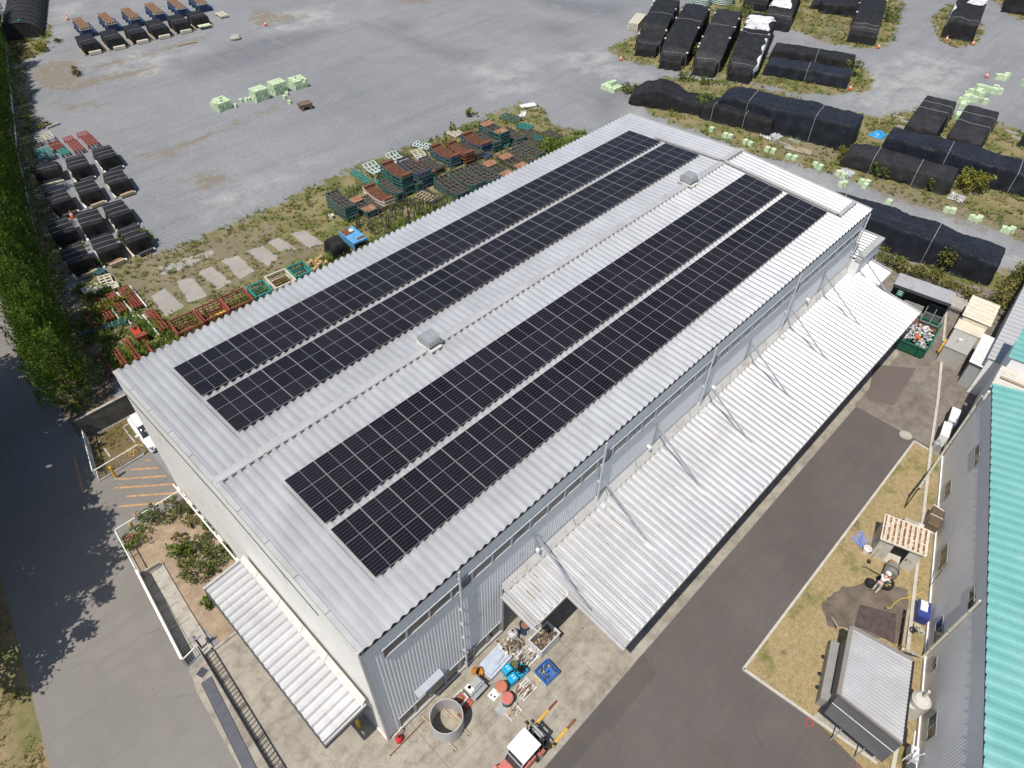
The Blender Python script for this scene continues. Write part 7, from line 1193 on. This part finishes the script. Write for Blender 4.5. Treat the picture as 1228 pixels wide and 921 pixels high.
m.bar((1.64, -0.65, 1.07), (1.64, 0.65, 1.07), 0.07, 0.07); m.build('carriage', M_black, F)
for sy in (-1, 1):
    y = sy * 0.69; f_ = MB(); f_.bar((1.7, y, 0.1), (3.1, y, 0.06), 0.13, 0.05); f_.bar((1.7, y, 0.06), (1.7, y, 0.7), 0.13, 0.05); fo = f_.build('fork', M_yellow, F); MB().bar((3.1, y, 0.06), (3.8, y, 0.04), 0.13, 0.045).build('fork_tip', M_rust, fo)
m = MB(); m.bar((1.2, 0.55, 1.1), (1.5, 0.8, 1.2), 0.05, 0.05); m.box((1.5, 0.82, 1.2), (0.12, 0.2, 0.14)); m.bar((1.2, -0.55, 1.1), (1.5, -0.8, 1.2), 0.05, 0.05); m.box((1.5, -0.82, 1.2), (0.12, 0.2, 0.14)); m.build('lamps', M_black, F)
# clutter against the wall
t = thing('smoker_heater', 'grey steel heater box with round hole on folding legs by the low windows', 'heater', (5.35, -1.4, 0), R_(2)); m = MB(); m.box((-0.1, 0, 0.72), (1.05, 0.62, 0.34)); m.box((-0.1, 0, 0.95), (1.05, 0.5, 0.14), top=0.8); m.build('body', mat('heater_metal', (0.42, 0.43, 0.43), 0.4, 0.3, var=0.08), t, bevel=0.02); m = MB(); m.lathe([(0, 1.025), (0.1, 1.025), (0.1, 1.035), (0, 1.035)], 16, (-0.4, 0.05, 0)); m.build('hole', M_black, t); m = MB(); m.box((-0.45, 0, 0.97), (0.32, 0.5, 0.13)); m.build('white_end', M_white, t)
for a in (-0.5, 0.35):
    for s in (-1, 1): MB().bar((a - 0.3 * s, -0.25 * s, 0), (a + 0.3 * s, -0.28 * s, 0.58), 0.05, 0.04).build('leg', M_dgrey, t)
MB().box((-0.1, -0.4, 0.55), (1.1, 0.25, 0.05)).build('shelf', M_steel, t)
t = thing('rimmed_box', 'white rimmed box with rusty red inside, beside the grey ring', 'box', (4.3, -1.25, 0)); m = MB(); m.b2(-0.38, 0.38, -0.3, -0.26, 0, 0.45); m.b2(-0.38, 0.38, 0.26, 0.3, 0, 0.45); m.b2(-0.38, -0.34, -0.26, 0.26, 0, 0.45); m.b2(0.34, 0.38, -0.26, 0.26, 0, 0.45); m.build('sides', M_white, t); MB().b2(-0.34, 0.34, -0.26, 0.26, 0.05, 0.12).build('floor', MATS['faded_red_paint'], t); MB().box((0.05, 0.05, 0.16), (0.3, 0.3, 0.1), 0.5).build('lump', M_rplate, t)
t = thing('red_slab', 'flat red plate on the concrete between ring and heater', 'plate', (4.55, -1.72, 0)); MB().box((0, 0, 0.12), (0.55, 0.3, 0.05), 0.2).build('plate', mat('brick_red', (0.4, 0.09, 0.05), 0.6), t); MB().box((0, 0, 0.05), (0.3, 0.2, 0.1)).build('base', M_dgrey, t); t = thing('dark_red_plate', 'dark red plate in the shadow of the grey ring', 'plate', (4.05, -1.75, 0)); MB().box((0, 0, 0.05), (0.7, 0.35, 0.06), 0.25).build('plate', M_redox, t); MB().box((0, 0, 0.015), (0.4, 0.25, 0.03)).build('base', M_dgrey, t)
t = thing('orange_pot', 'orange brown tipped pot against the wall below the low windows', 'pot', (5.95, -0.6, 0)); o = MB().lathe([(0, 0), (0.2, 0), (0.3, 0.5), (0.27, 0.5), (0.17, 0.06), (0, 0.06)], 16).build('pot', mat('orange_pot', (0.5, 0.22, 0.04), 0.5, var=0.15), t); o.rotation_euler = (0.9, 0.3, 0); o.location.z = 0.15; o = MB().lathe([(0.27, 0.5), (0.32, 0.52), (0.3, 0.56), (0.27, 0.54)], 16, close=True).build('rim', M_rust, t); o.rotation_euler = (0.9, 0.3, 0); o.location.z = 0.15
M_sheet = mat('pale_blue_sheet', (0.42, 0.48, 0.58), 0.4, var=0.12, dirt=((0.55, 0.54, 0.5), 0.3, 3))
t = thing('sheet_stack', 'stack of pale bluish sheets and boards beside the wall, cream blocks on top', 'sheet stack', (7.15, -1.1, 0), R_(2)); m = MB()
for k in range(5): m.box((rnd.uniform(-.03, .03), rnd.uniform(-.03, .03), 0.12 + k * 0.08), (1.75 - 0.06 * k, 0.9, 0.07), rnd.uniform(-.04, .04))
m.build('sheets', M_sheet, t); m = MB(); m.box((0, -0.52, 0.2), (1.8, 0.12, 0.3)); m.build('side_board', mat('lilac_board', (0.45, 0.47, 0.56), 0.5), t); m = MB(); m.box((0.7, 0.2, 0.53), (0.25, 0.2, 0.12)); m.box((0.72, -0.25, 0.53), (0.22, 0.15, 0.1), 0.3); m.build('cream_blocks', M_cream, t); m = MB(); m.bar((-0.1, -0.3, 0.5), (0.6, -0.2, 0.5), 0.07, 0.05); m.build('grey_strip', M_grey, t)
t = thing('scrap_heap', 'heap of brown rods, plates and fittings behind the bluish sheet stack', 'scrap', (8.5, -1.0, 0)); m = MB(); ms_ = [mat('dark_scrap', (0.09, 0.062, 0.045), 0.8, var=0.4), M_wood, M_dgrey, M_cream, mat('brown_scrap', (0.17, 0.115, 0.075), 0.8, var=0.4), M_steel]
for k in range(70):
    x, y = rnd.uniform(-.55, .6), rnd.uniform(-.5, .45); z = rnd.uniform(0.04, 0.35); a = rnd.uniform(0, 3.1); l = rnd.uniform(0.1, 0.35); m.bar((x - math.cos(a) * l, y - math.sin(a) * l, z), (x + math.cos(a) * l, y + math.sin(a) * l, z + rnd.uniform(-.1, .15)), rnd.uniform(0.04, 0.12), 0.05, rnd.randrange(6))
o = m.build('scrap_pieces', ms_, t); o['kind'] = 'stuff'
def pail(lab, x, y, r, h, m_, fill=None, name='bucket', cat='bucket', handle=True):
    t = thing(name, lab, cat, (x, y, 0)); MB().lathe([(0, 0.0), (r * 0.85, 0), (r, h), (r * 0.9, h), (r * 0.8, 0.05)], 20).build('wall', m_, t); MB().lathe([(r * 0.9, h), (r * 1.04, h + 0.01), (r * 1.04, h - 0.04)], 20).build('rim', m_, t)
    if fill: MB().lathe([(0, h * 0.8), (r * 0.92, h * 0.78)], 14).build('contents', fill, t)
    return t
pail('dark blue drum with an ochre rim holding rusty scrap, by the door opening', 9.75, -1.0, 0.32, 0.95, M_dblue, M_rplate, 'drum', 'drum'); pail('white bucket of grey lumps beside the big scrap bin', 9.85, -1.55, 0.3, 0.55, M_cream, M_steel)
t = thing('gas_cylinder', 'stout pale grey cylinder with a dark neck opening near the door', 'cylinder', (9.0, -0.75, 0)); MB().lathe([(0, 0), (0.3, 0), (0.32, 0.1), (0.32, 0.6), (0.24, 0.74), (0.14, 0.78), (0.13, 0.9), (0.09, 0.9), (0.08, 0.7)], 20).build('body', mat('cyl_grey', (0.45, 0.45, 0.44), 0.5), t); MB().lathe([(0, 0.84), (0.09, 0.84)], 12).build('opening', M_black, t)
t = thing('scrap_bin', 'large white box bin full of rusty brown scrap metal', 'scrap bin', (10.0, -2.35, 0)); m = MB(); L_, W_ = 1.6, 1.0
for a in ((-.8, .8, -.5, -.46), (-.8, .8, .46, .5), (-.8, -.76, -.46, .46), (.76, .8, -.46, .46)): m.b2(*a, 0.1, 1.0)
m.b2(-.78, .78, -.48, .48, 0.1, 0.16); m.build('box', M_white, t); m = MB()
for a in ((-.84, .84, -.54, -.48), (-.84, .84, .48, .54), (-.84, -.78, -.48, .48), (.78, .84, -.48, .48)): m.b2(*a, 0.97, 1.03)
for k in range(4): m.b2(-.82, -.79, -.4 + k * .25, -.34 + k * .25, 0.1, 0.95)
m.build('rim', mat('pale_grey_plastic', (0.5, 0.5, 0.52), 0.5), t); m = MB()
for k in range(150):
    x, y = rnd.uniform(-.7, .7), rnd.uniform(-.4, .4); z = rnd.uniform(0.62, 0.95); a = rnd.uniform(0, 3.1); l = rnd.uniform(0.05, 0.2); m.bar((x - math.cos(a) * l, y - math.sin(a) * l * .7, z), (x + math.cos(a) * l, y + math.sin(a) * l * .7, z + rnd.uniform(-.08, .08)), rnd.uniform(0.03, 0.1), 0.04, rnd.randrange(4))
o = m.build('scrap_pieces', [mat('dark_scrap', (0.09, 0.062, 0.045), 0.8, var=0.4), mat('brown_scrap', (0.17, 0.115, 0.075), 0.8, var=0.4), M_dgrey, M_wood], t); o['kind'] = 'stuff'
for k in (-.6, .6): MB().b2(k - .1, k + .1, -.45, .45, 0, 0.1).build('skid', M_dgrey, t)
def scrap_pallet(lab, x, y, lx, ly, n, mats, a=0.0):
    t = thing('scrap_pallet', lab, 'pallet', (x, y, 0), a); m = MB(); nb = 6
    for k in range(nb): m.b2(-lx / 2, lx / 2, -ly / 2 + k * ly / nb + 0.015, -ly / 2 + (k + 1) * ly / nb - 0.05, 0.11, 0.14)
    m.build('boards', mat('pale_pallet', (0.52, 0.5, 0.49), 0.7, var=0.15), t); m = MB()
    for k in (-1, 0, 1): m.b2(k * lx * 0.45 - 0.05, k * lx * 0.45 + 0.05, -ly / 2, ly / 2, 0, 0.11)
    m.build('bearers', MATS['pale_pallet'], t); m = MB()
    for k in range(n):
        xx, yy = rnd.uniform(-lx * .38, lx * .38), rnd.uniform(-ly * .38, ly * .38); aa = rnd.gauss(0.15, 0.35); l = rnd.uniform(0.1, min(lx, ly) * 0.33); m.bar((xx - math.cos(aa) * l, yy - math.sin(aa) * l, 0.18), (xx + math.cos(aa) * l, yy + math.sin(aa) * l, 0.2 + rnd.uniform(0, .06)), rnd.uniform(0.03, 0.09), 0.06, rnd.randrange(len(mats)))
    m.build('metal_pieces', mats, t)
scrap_pallet('white pallet of metal bars between the bluish sheets and the scrap bin', 8.7, -2.2, 1.0, 1.05, 26, [M_wood, MATS['dark_scrap'], M_steel, M_grey, M_dgrey]); scrap_pallet('white pallet carrying brown rods and tubes, left of the blue crate', 7.3, -3.4, 1.1, 0.88, 20, [MATS['dark_scrap'], M_wood, MATS['brown_scrap'], M_cream]); scrap_pallet('small white pallet with yellowish bars nearest the forklift', 5.95, -3.8, 0.85, 0.6, 9, [M_wood, M_dgrey, mat('tan_bar', (0.5, 0.36, 0.17), 0.6)])
t = thing('blue_crate', 'blue open crate of dark scrap on top of a white one', 'crate', (8.75, -3.7, 0), R_(-3)); MC = mat('crate_blue', (0.035, 0.14, 0.42), 0.5, var=0.15)
m = MB()
for a in ((-.52, .52, -.5, -.46), (-.52, .52, .46, .5), (-.52, -.48, -.46, .46), (.48, .52, -.46, .46)): m.b2(*a, 0.32, 0.62)
m.b2(-.5, .5, -.48, .48, .32, .37)
for k in range(7): m.b2(-.5 + k * .16, -.46 + k * .16, -.52, -.5, .32, .6); m.b2(-.5 + k * .16, -.46 + k * .16, .5, .52, .32, .6)
m.build('crate', MC, t); MB().b2(-.55, .5, -.5, .5, 0.02, 0.31).build('lower_box', M_sheet, t); MB().b2(-.58, -.55, -.1, .4, 0.05, 0.2).build('yellow_edge', MATS['bright_yellow'], t); m = MB()
for k in range(60): x, y = rnd.uniform(-.42, .42), rnd.uniform(-.4, .4); a = rnd.uniform(0, 3); m.bar((x, y, .42 + rnd.uniform(0, .12)), (x + .12 * math.cos(a), y + .12 * math.sin(a), .45 + rnd.uniform(0, .1)), .05, .04, rnd.randrange(3))
o = m.build('scrap_pieces', [M_dgrey, M_steel, M_dblue], t); o['kind'] = 'stuff'
for x, y, lab in ((7.25, -2.02, 'bright cyan lidded jerry box nearer the bluish sheets'), (7.1, -2.6, 'bright cyan lidded jerry box nearer the red topped drums')):
    t = thing('cyan_box', lab, 'box', (x, y, 0), R_(-6)); MCY = mat('cyan_plastic', (0.01, 0.33, 0.58), 0.35, var=0.08); MB().box((0, 0, 0.3), (0.46, 0.42, 0.6), top=1.08).build('body', MCY, t, bevel=0.03); MB().box((0, 0, 0.64), (0.52, 0.47, 0.09)).build('lid', MCY, t, bevel=0.02); m = MB()
    for k in (-.08, .08): m.box((0.05, k, 0.7), (0.16, 0.05, 0.02))
    m.build('white_marks', M_white, t)
t = thing('blue_tub', 'cyan tub stuffed with a black plastic bag', 'tub', (7.8, -2.6, 0), R_(-6)); MB().box((0, 0, 0.25), (0.6, 0.5, 0.5), top=1.1).build('tub', MCY, t); m = MB(); leaves(m, (0, 0, 0.55), (0.3, 0.27, 0.12), 90, 0.22, 0.6); m.build('black_bag', M_black, t)
pail('dark green bucket of murky liquid behind the cyan boxes', 7.75, -2.08, 0.25, 0.45, mat('dull_green_plastic', (0.06, 0.12, 0.07), 0.5), mat('murky', (0.12, 0.12, 0.07), 0.3))
for x, y, lab, c_, b_ in ((6.3, -2.5, 'white drum with a faded terracotta lid, nearer the wall', (0.42, 0.15, 0.09), M_white), (6.1, -3.17, 'dark drum with a pinkish red lid, nearer the forklift', (0.48, 0.15, 0.12), M_dgrey)):
    t = thing('lidded_drum', lab, 'drum', (x, y, 0)); MB().lathe([(0, 0), (0.3, 0), (0.32, 0.7), (0.0, 0.7)], 22).build('body', b_, t); MB().lathe([(0.33, 0.66), (0.34, 0.74), (0.3, 0.77), (0, 0.78)], 22).build('lid', mat('lid_%d' % int(x * 10), c_, 0.7, var=0.12, dirt=((0.3, 0.08, 0.06), 0.25, 4)), t); MB().lathe([(0.325, 0.58), (0.33, 0.6), (0.325, 0.64)], 22).build('hoop', M_white, t)
t = thing('white_tray', 'flat white tray with two dark holes beside the terracotta lidded drum', 'tray', (5.85, -2.35, 0), 0.1); MB().box((0, 0, 0.04), (0.55, 0.5, 0.07)).build('tray', M_white, t); m = MB(); m.lathe([(0, 0.078), (0.06, 0.078)], 10, (-0.1, 0.1, 0)); m.lathe([(0, 0.078), (0.06, 0.078)], 10, (-0.05, -0.12, 0)); m.build('holes', M_black, t)
t = thing('grey_mat', 'flat grey board under the dark drum', 'board', (5.75, -3.2, 0)); MB().box((0, 0, 0.02), (0.8, 0.6, 0.03), 0.1).build('board', M_grey, t); MB().box((-0.42, 0, 0.03), (0.04, 0.6, 0.05), 0.1).build('edge', M_steel, t)
# ------------------------------------------------------------------ parking bay: car, fences, bollards
C = thing('white_car', 'white car parked behind the warehouse corner, only its left half showing', 'car', (1.13, 29.55, 0), R_(-92)); MW_ = mat('white_car_paint', (0.78, 0.78, 0.78), 0.25, var=0.01)
def loft(secs, n=18):
    P = []
    for x, hw, z0, z1, k in secs:
        row = []
        for i in range(n + 1):
            a = PI * i / n; yy = math.cos(a); zz = math.sin(a); row.append((x, hw * math.copysign(abs(yy) ** k, yy), z0 + (z1 - z0) * zz ** k))
        P.append(row)
    return P
m = MB(); P = loft([(2.05, 0.5, 0.28, 0.55, .4), (1.98, 0.72, 0.22, 0.68, .4), (1.7, 0.82, 0.2, 0.78, .35), (1.0, 0.85, 0.2, 0.92, .33), (0.3, 0.86, 0.2, 0.97, .33), (-1.2, 0.86, 0.2, 0.98, .33), (-1.75, 0.83, 0.22, 0.95, .35), (-1.98, 0.74, 0.3, 0.85, .4), (-2.02, 0.6, 0.35, 0.7, .4)]); m.grid(P); m.add(P[0], [tuple(range(19))]); m.add(P[-1], [tuple(range(18, -1, -1))]); m.build('body', MW_, C, smooth=True)
m = MB(); P = loft([(1.02, 0.7, 0.85, 0.93, .4), (0.42, 0.66, 0.9, 1.42, .4), (0.1, 0.64, 0.9, 1.5, .35), (-1.0, 0.63, 0.9, 1.5, .35), (-1.45, 0.62, 0.9, 1.3, .4), (-1.85, 0.62, 0.85, 0.95, .4)]); m.grid(P); m.build('glasshouse', M_glass, C, smooth=True); m = MB(); P = loft([(0.28, 0.6, 1.42, 1.50, .4), (0.0, 0.62, 1.40, 1.535, .4), (-1.0, 0.62, 1.40, 1.53, .4), (-1.3, 0.58, 1.36, 1.45, .4)]); m.grid(P); m.build('roof', MW_, C, smooth=True)
for sx in (1.3, -1.25):
    for sy in (-1, 1): w_ = MB().tube((sx, sy * 0.68, 0.31), (sx, sy * 0.87, 0.31), 0.31, 20).build('wheel', M_black, C); MB().tube((sx, sy * 0.86, 0.31), (sx, sy * 0.885, 0.31), 0.2, 14).build('rim', M_steel, w_)
for sy in (-1, 1): MB().box((0.55, sy * 0.95, 0.98), (0.14, 0.2, 0.13)).build('mirror', MW_, C); MB().box((1.92, sy * 0.58, 0.62), (0.22, 0.26, 0.14), sy * -0.4).build('headlight', mat('lamp_glass', (0.3, 0.32, 0.34), 0.1), C)
MB().box((2.03, 0, 0.45), (0.1, 0.9, 0.2)).build('grille', M_black, C); MB().box((0.72, 0.1, 1.16), (0.05, 0.9, 0.3)).build('sunshade', mat('silver_shade', (0.6, 0.62, 0.65), 0.3, 0.5), C)
MB().box((0.75, 0.05, 0.99), (0.25, 1.0, 0.04)).build('dashboard', M_dgrey, C)
def mesh_fence(lab, pts, h, m_=M_white, step=0.14, post=2.0, base=None, z=0.0, name='mesh_fence'):
    o = pts[0]; t = thing(name, lab, 'fence', (o[0], o[1], z)); P = [Vector((p[0] - o[0], p[1] - o[1], 0)) for p in pts]; Z = Vector((0, 0, 1)); m = MB()
    for a, b in zip(P[:-1], P[1:]): m.bar(a + Z * h, b + Z * h, 0.06, 0.06); m.bar(a + Z * 0.08, b + Z * 0.08, 0.06, 0.06)
    m.build('rails', m_, t); m = MB()
    for a, b in zip(P[:-1], P[1:]):
        n = int((b - a).length / step)
        for k in range(n): q_ = a.lerp(b, (k + 0.5) / n); m.bar(q_ + Z * 0.08, q_ + Z * h, 0.014, 0.014)
    m.build('wires', m_, t)
    for a, b in zip(P[:-1], P[1:]):
        n = max(1, round((b - a).length / post))
        for k in range(n + 1): q_ = a.lerp(b, k / n); MB().bar(q_, q_ + Z * (h + 0.03), 0.055, 0.055).build('post', m_, t)
    if base:
        m = MB()
        for a, b in zip(P[:-1], P[1:]): m.bar(a + Z * 0.06, b + Z * 0.06, 0.18, 0.14)
        m.build('footing', M_conc, t)
    return t
mesh_fence('white mesh fence along the road side of the parking bay', [(-2.4, 32.3), (-3.42, 28.0)], 1.2); mesh_fence('white mesh fence between the grass bay and the hatched bay', [(-3.4, 27.97), (-0.12, 28.05)], 1.15, base=True); mesh_fence('white mesh fence between the hatched bay and the garden bed', [(-4.42, 22.27), (0.1, 22.24)], 1.1, base=True)
mesh_fence('white fence along the road edge of the garden bed', [(-4.42, 22.2), (-4.72, 18.6)], 1.1, step=0.1, base=True)
t = thing('low_white_wall', 'long low white topped wall raised to shade the drain strip beside the road', 'wall', (0, 0, 0)); m = MB(); m.bar((-4.72, 18.6, 0.5), (-5.42, 11.35, 0.5), 0.12, 1.0); m.build('wall', M_conc, t); m = MB(); m.bar((-4.72, 18.6, 1.03), (-5.42, 11.35, 1.03), 0.14, 0.05); m.build('coping', M_white, t); m = MB(); m.bar((-4.72, 18.6, 0.25), (-3.45, 18.55, 0.25), 0.1, 0.5); m.build('end_wall', M_conc, t); mesh_fence('short white fence panel closing the drain strip at the gate', [(-5.4, 11.3), (-4.55, 11.45)], 1.0)  # wall raised so its shade stands in for the strip's sunken depth
t = thing('concrete_wall', 'stained grey concrete wall between the conifer hedge and the parking bays', 'wall', (0, 32.55, 0)); MWL = concrete_material('stained_wall', (0.12, 0.115, 0.105), (0.18, 0.17, 0.155), (0.06, 0.055, 0.05), 0.52); MB().b2(-2.5, 12, 0, 0.18, 0, 1.9).build('wall', MWL, t); MB().b2(-2.5, 12, -0.02, 0.2, 1.9, 1.95).build('coping', M_conc, t)
for (u, v, h, lab) in ((460, 715, 1.28, 'yellow bollard at the end of the mesh fence by the hatched bay'),):
    c = crop(80, 480, 140, 120, 1074, 921)(u, v); t = thing('bollard', lab, 'bollard', (c.x, c.y, 0)); MB().lathe([(0.1, 0), (0.1, h - 0.06), (0.06, h), (0, h)], 14).build('post', M_yellow, t); MB().lathe([(0.16, 0.01), (0.16, 0.04), (0.1, 0.04)], 14).build('base_plate', M_grey, t)
c = crop(120, 580, 180, 160, 1036, 921)(235, 312); t = thing('bollard', 'small tan bollard just behind the garden fence corner', 'bollard', (c.x, c.y, 0)); MB().lathe([(0.09, 0), (0.09, 0.75), (0.05, 0.8), (0, 0.8)], 14).build('post', mat('tan_paint', (0.4, 0.28, 0.13), 0.6), t); MB().lathe([(0.14, 0.01), (0.14, 0.04), (0.1, 0.04)], 14).build('base_plate', M_grey, t)
c = crop(80, 480, 140, 120, 1074, 921)(620, 462); t = thing('straw_bale', 'flat heap of pale straw at the corner of the mesh fence', 'straw', (c.x, c.y, 0)); m = MB(); leaves(m, (0, 0, 0.06), (0.55, 0.45, 0.06), 500, 0.2, 0.0, True); m.build('straw', leafmat('straw', (0.5, 0.36, 0.13), (0.62, 0.47, 0.2), 3), t)
# sliding gate and its stub wall
t = thing('sliding_gate', 'long black barred sliding gate between road and forecourt', 'gate', (-4.42, 11.2, 0)); M_bk = mat('black_gate_paint', (0.015, 0.016, 0.02), 0.45, var=0.2); a_, b_ = Vector((0, 0, 0)), Vector((-0.78, -12.5, 0)); Z = Vector((0, 0, 1)); m = MB()
for z_ in (0.12, 1.2): m.bar(a_ + Z * z_, b_ + Z * z_, 0.07, 0.07)
m.build('rail', M_bk, t); n = 48; m = MB()
for k in range(n): q_ = a_.lerp(b_, (k + 0.5) / n); m.bar(q_ + Z * 0.12, q_ + Z * 1.2, 0.07, 0.05)
m.build('bars', M_bk, t)
for k in range(7): q_ = a_.lerp(b_, k / 6); MB().bar(q_, q_ + Z * 1.24, 0.08, 0.08).build('stile', M_bk, t)
m = MB(); m.bar(a_ + Vector((0.14, 0, 0.02)), b_ + Vector((0.14, 0, 0.02)), 0.05, 0.03); m.build('track', M_dgrey, t)
t = thing('gate_post', 'dark steel gate post with guide rollers at the garden kerb', 'gate post', (-4.3, 11.75, 0)); MB().bar((0, 0, 0), (0, 0, 1.5), 0.12, 0.12).build('post', M_dgrey, t); m = MB(); m.box((0.1, -0.1, 1.35), (0.4, 0.1, 0.1)); m.box((-0.15, 0, 1.4), (0.1, 0.5, 0.1)); m.build('guide', M_steel, t)
c = crop(0, 681, 320, 240, 1228, 921)(932, 482); t = thing('catch_basin', 'square mesh covered drain basin with a white edge at the grating top', 'drain cover', (c.x, c.y, 0), R_(20)); m = MB()
for k in range(7): m.bar((-0.24, -0.24 + k * 0.08, 0.03), (0.24, -0.24 + k * 0.08, 0.03), 0.02, 0.02); m.bar((-0.24 + k * 0.08, -0.24, 0.03), (-0.24 + k * 0.08, 0.24, 0.03), 0.02, 0.02)
m.build('grid', MATS['grating_steel'], t); m = MB()
for a in ((-.28, -.28, .28, -.28), (.28, -.28, .28, .28), (.28, .28, -.28, .28), (-.28, .28, -.28, -.28)): m.bar((a[0], a[1], .03), (a[2], a[3], .03), .05, .04)
m.build('edge', M_conc, t); MB().b2(-.26, .26, -.26, .26, 0.012, 0.018).build('pit', M_black, t)
# ------------------------------------------------------------------ the person by the drum
def skin(name, verts, edges, mats_, parent, sub=2):
    me = bpy.data.meshes.new(name); me.from_pydata([v[:3] for v in verts], edges, []); o = bpy.data.objects.new(name, me); COL.objects.link(o); o.parent = parent; md = o.modifiers.new('s', 'SKIN'); md.use_smooth_shade = True
    for i, v in enumerate(verts): me.skin_vertices[0].data[i].radius = (v[3], v[3] * (v[4] if len(v) > 4 else 1)); me.skin_vertices[0].data[i].use_root = i == 0
    s = o.modifiers.new('u', 'SUBSURF'); s.levels = sub; s.render_levels = sub; me.materials.append(mats_); return o
P_ = thing('person', 'person in white shirt, white cap and pale trousers bending beside the dark drum', 'person', (27.25, -14.88, 0.06), R_(-8))
M_skin = mat('skin', (0.45, 0.27, 0.19), 0.55, var=0.05); M_shirt = mat('white_shirt', (0.68, 0.7, 0.74), 0.8, var=0.05); M_trs = mat('pale_trousers', (0.55, 0.5, 0.43), 0.8, var=0.06)
V = [(0, 0, 0.9, .13, .8), (0.04, 0, 1.05, .13, .8), (0.13, 0, 1.25, .16, .7), (0.22, 0, 1.4, .1), (0.27, 0, 1.47, .055), (0.33, 0, 1.56, .085), (0.36, 0, 1.66, .095), (0.37, 0, 1.74, .06),
     (0.0, .1, 0.86, .09), (0.06, .11, 0.48, .065), (-0.04, .12, 0.09, .045), (0.1, .12, 0.04, .035), (0.0, -.1, 0.86, .09), (0.0, -.12, 0.48, .065), (-0.12, -.13, 0.09, .045), (0.02, -.14, 0.04, .035),
     (0.21, .19, 1.36, .065), (0.33, .26, 1.12, .045), (0.52, .22, 1.0, .035), (0.59, .2, 0.98, .032), (0.21, -.19, 1.36, .065), (0.36, -.25, 1.12, .045), (0.56, -.2, 1.04, .035), (0.63, -.18, 1.03, .032)]
E_ = [(0, 1), (1, 2), (2, 3), (3, 4), (4, 5), (5, 6), (6, 7), (0, 8), (8, 9), (9, 10), (10, 11), (0, 12), (12, 13), (13, 14), (14, 15), (3, 16), (16, 17), (17, 18), (18, 19), (3, 20), (20, 21), (21, 22), (22, 23)]
for base, sy in ((19, 1), (23, -1)):
    b = V[base]
    for k in range(4):
        y = b[1] + (k - 1.5) * 0.019; i = len(V); l = (0.075, 0.085, 0.08, 0.062)[k]; V += [(b[0] + 0.035, y, b[2], .0095), (b[0] + 0.035 + l * 0.6, y, b[2] - 0.012, .009), (b[0] + 0.03 + l * 0.85, y, b[2] - 0.045, .008)]; E_ += [(base, i), (i, i + 1), (i + 1, i + 2)]
    i = len(V); V += [(b[0] + 0.0, b[1] - sy * 0.04, b[2] - 0.005, .011), (b[0] + 0.035, b[1] - sy * 0.058, b[2] - 0.03, .009)]; E_ += [(base, i), (i, i + 1)]
skin('body', V, E_, M_skin, P_)
def sel(idx, grow): return [(*V[i][:3], V[i][3] + grow, *(V[i][4:] if len(V[i]) > 4 else ())) for i in idx]
skin('shirt', sel((1, 2, 3, 16, 17, 18, 20, 21, 22), 0.022), [(0, 1), (1, 2), (2, 3), (3, 4), (4, 5), (2, 6), (6, 7), (7, 8)], M_shirt, P_); skin('trousers', sel((1, 0, 8, 9, 10, 12, 13, 14), 0.024), [(0, 1), (1, 2), (2, 3), (3, 4), (1, 5), (5, 6), (6, 7)], M_trs, P_)
m = MB(); m.lathe([(0.118, -0.02), (0.12, 0.03), (0.09, 0.09), (0, 0.115)], 16, (0.355, 0, 1.69)); m.lathe([(0.11, -0.02), (0.17, -0.03)], 16, (0.375, 0, 1.69)); m.build('cap', M_white, P_); m = MB(); 
for s in (-1, 1): m.box((0.452, s * 0.036, 1.645), (0.012, 0.026, 0.012))
m.build('eyes', M_black, P_); MB().box((0.458, 0, 1.615), (0.03, 0.024, 0.04)).build('nose', M_skin, P_); MB().box((0.448, 0, 1.575), (0.012, 0.05, 0.012)).build('mouth', M_rust, P_)
m = MB()
for s in (-1, 1): m.box((0.355, s * 0.1, 1.63), (0.04, 0.02, 0.06))
m.build('ears', M_skin, P_); m = MB(); m.lathe([(0.1, -0.06), (0.108, 0.0), (0.1, 0.05)], 14, (0.34, 0, 1.66)); m.build('hair', M_black, P_)
for s in (-1, 1): m = MB(); m.box((0.06 if s > 0 else -0.02, s * 0.12, 0.035), (0.27, 0.1, 0.07)); m.build('shoe', M_cream, P_, bevel=0.02)
MB().lathe([(0, 0), (0.07, 0.02), (0.07, 0.09), (0, 0.11)], 10, (0.66, -0.18, 0.98)).build('pink_glove', mat('pink_glove', (0.5, 0.08, 0.14), 0.6), P_)
t = thing('long_pole', 'long thin pole lying from the drum across the lawn edge', 'pole', (0, 0, 0)); a_, b_ = crop(1000, 600, 140, 120, 1074, 921)(285, 620), crop(1000, 600, 140, 120, 1074, 921)(420, 720); m = MB(); m.tube((a_.x, a_.y, 0.1), (b_.x, b_.y, 0.35), 0.025, 6); m.build('shaft', M_black, t); m = MB(); m.tube((a_.x, a_.y, 0.08), (a_.x - 0.1, a_.y + 0.15, 0.08), 0.04, 6); m.build('tip', M_dgrey, t)
# every thing's Empty sits at its own base
bpy.context.view_layer.update()
for e in [o for o in SC.objects if o.type == 'EMPTY' and o.parent is None and o.location.length < 1e-6 and o.name != 'warehouse']:
    ms = [c for c in e.children if c.type == 'MESH' and len(c.data.vertices)]
    if not ms: continue
    pts = [v.co for c in ms for v in c.data.vertices]
    lo = [min(p[i] for p in pts) for i in range(3)]; hi = [max(p[i] for p in pts) for i in range(3)]
    d = Vector(((lo[0] + hi[0]) / 2, (lo[1] + hi[1]) / 2, max(0.0, lo[2])))
    e.location = d
    for c in ms: c.location = Vector(c.location) - d
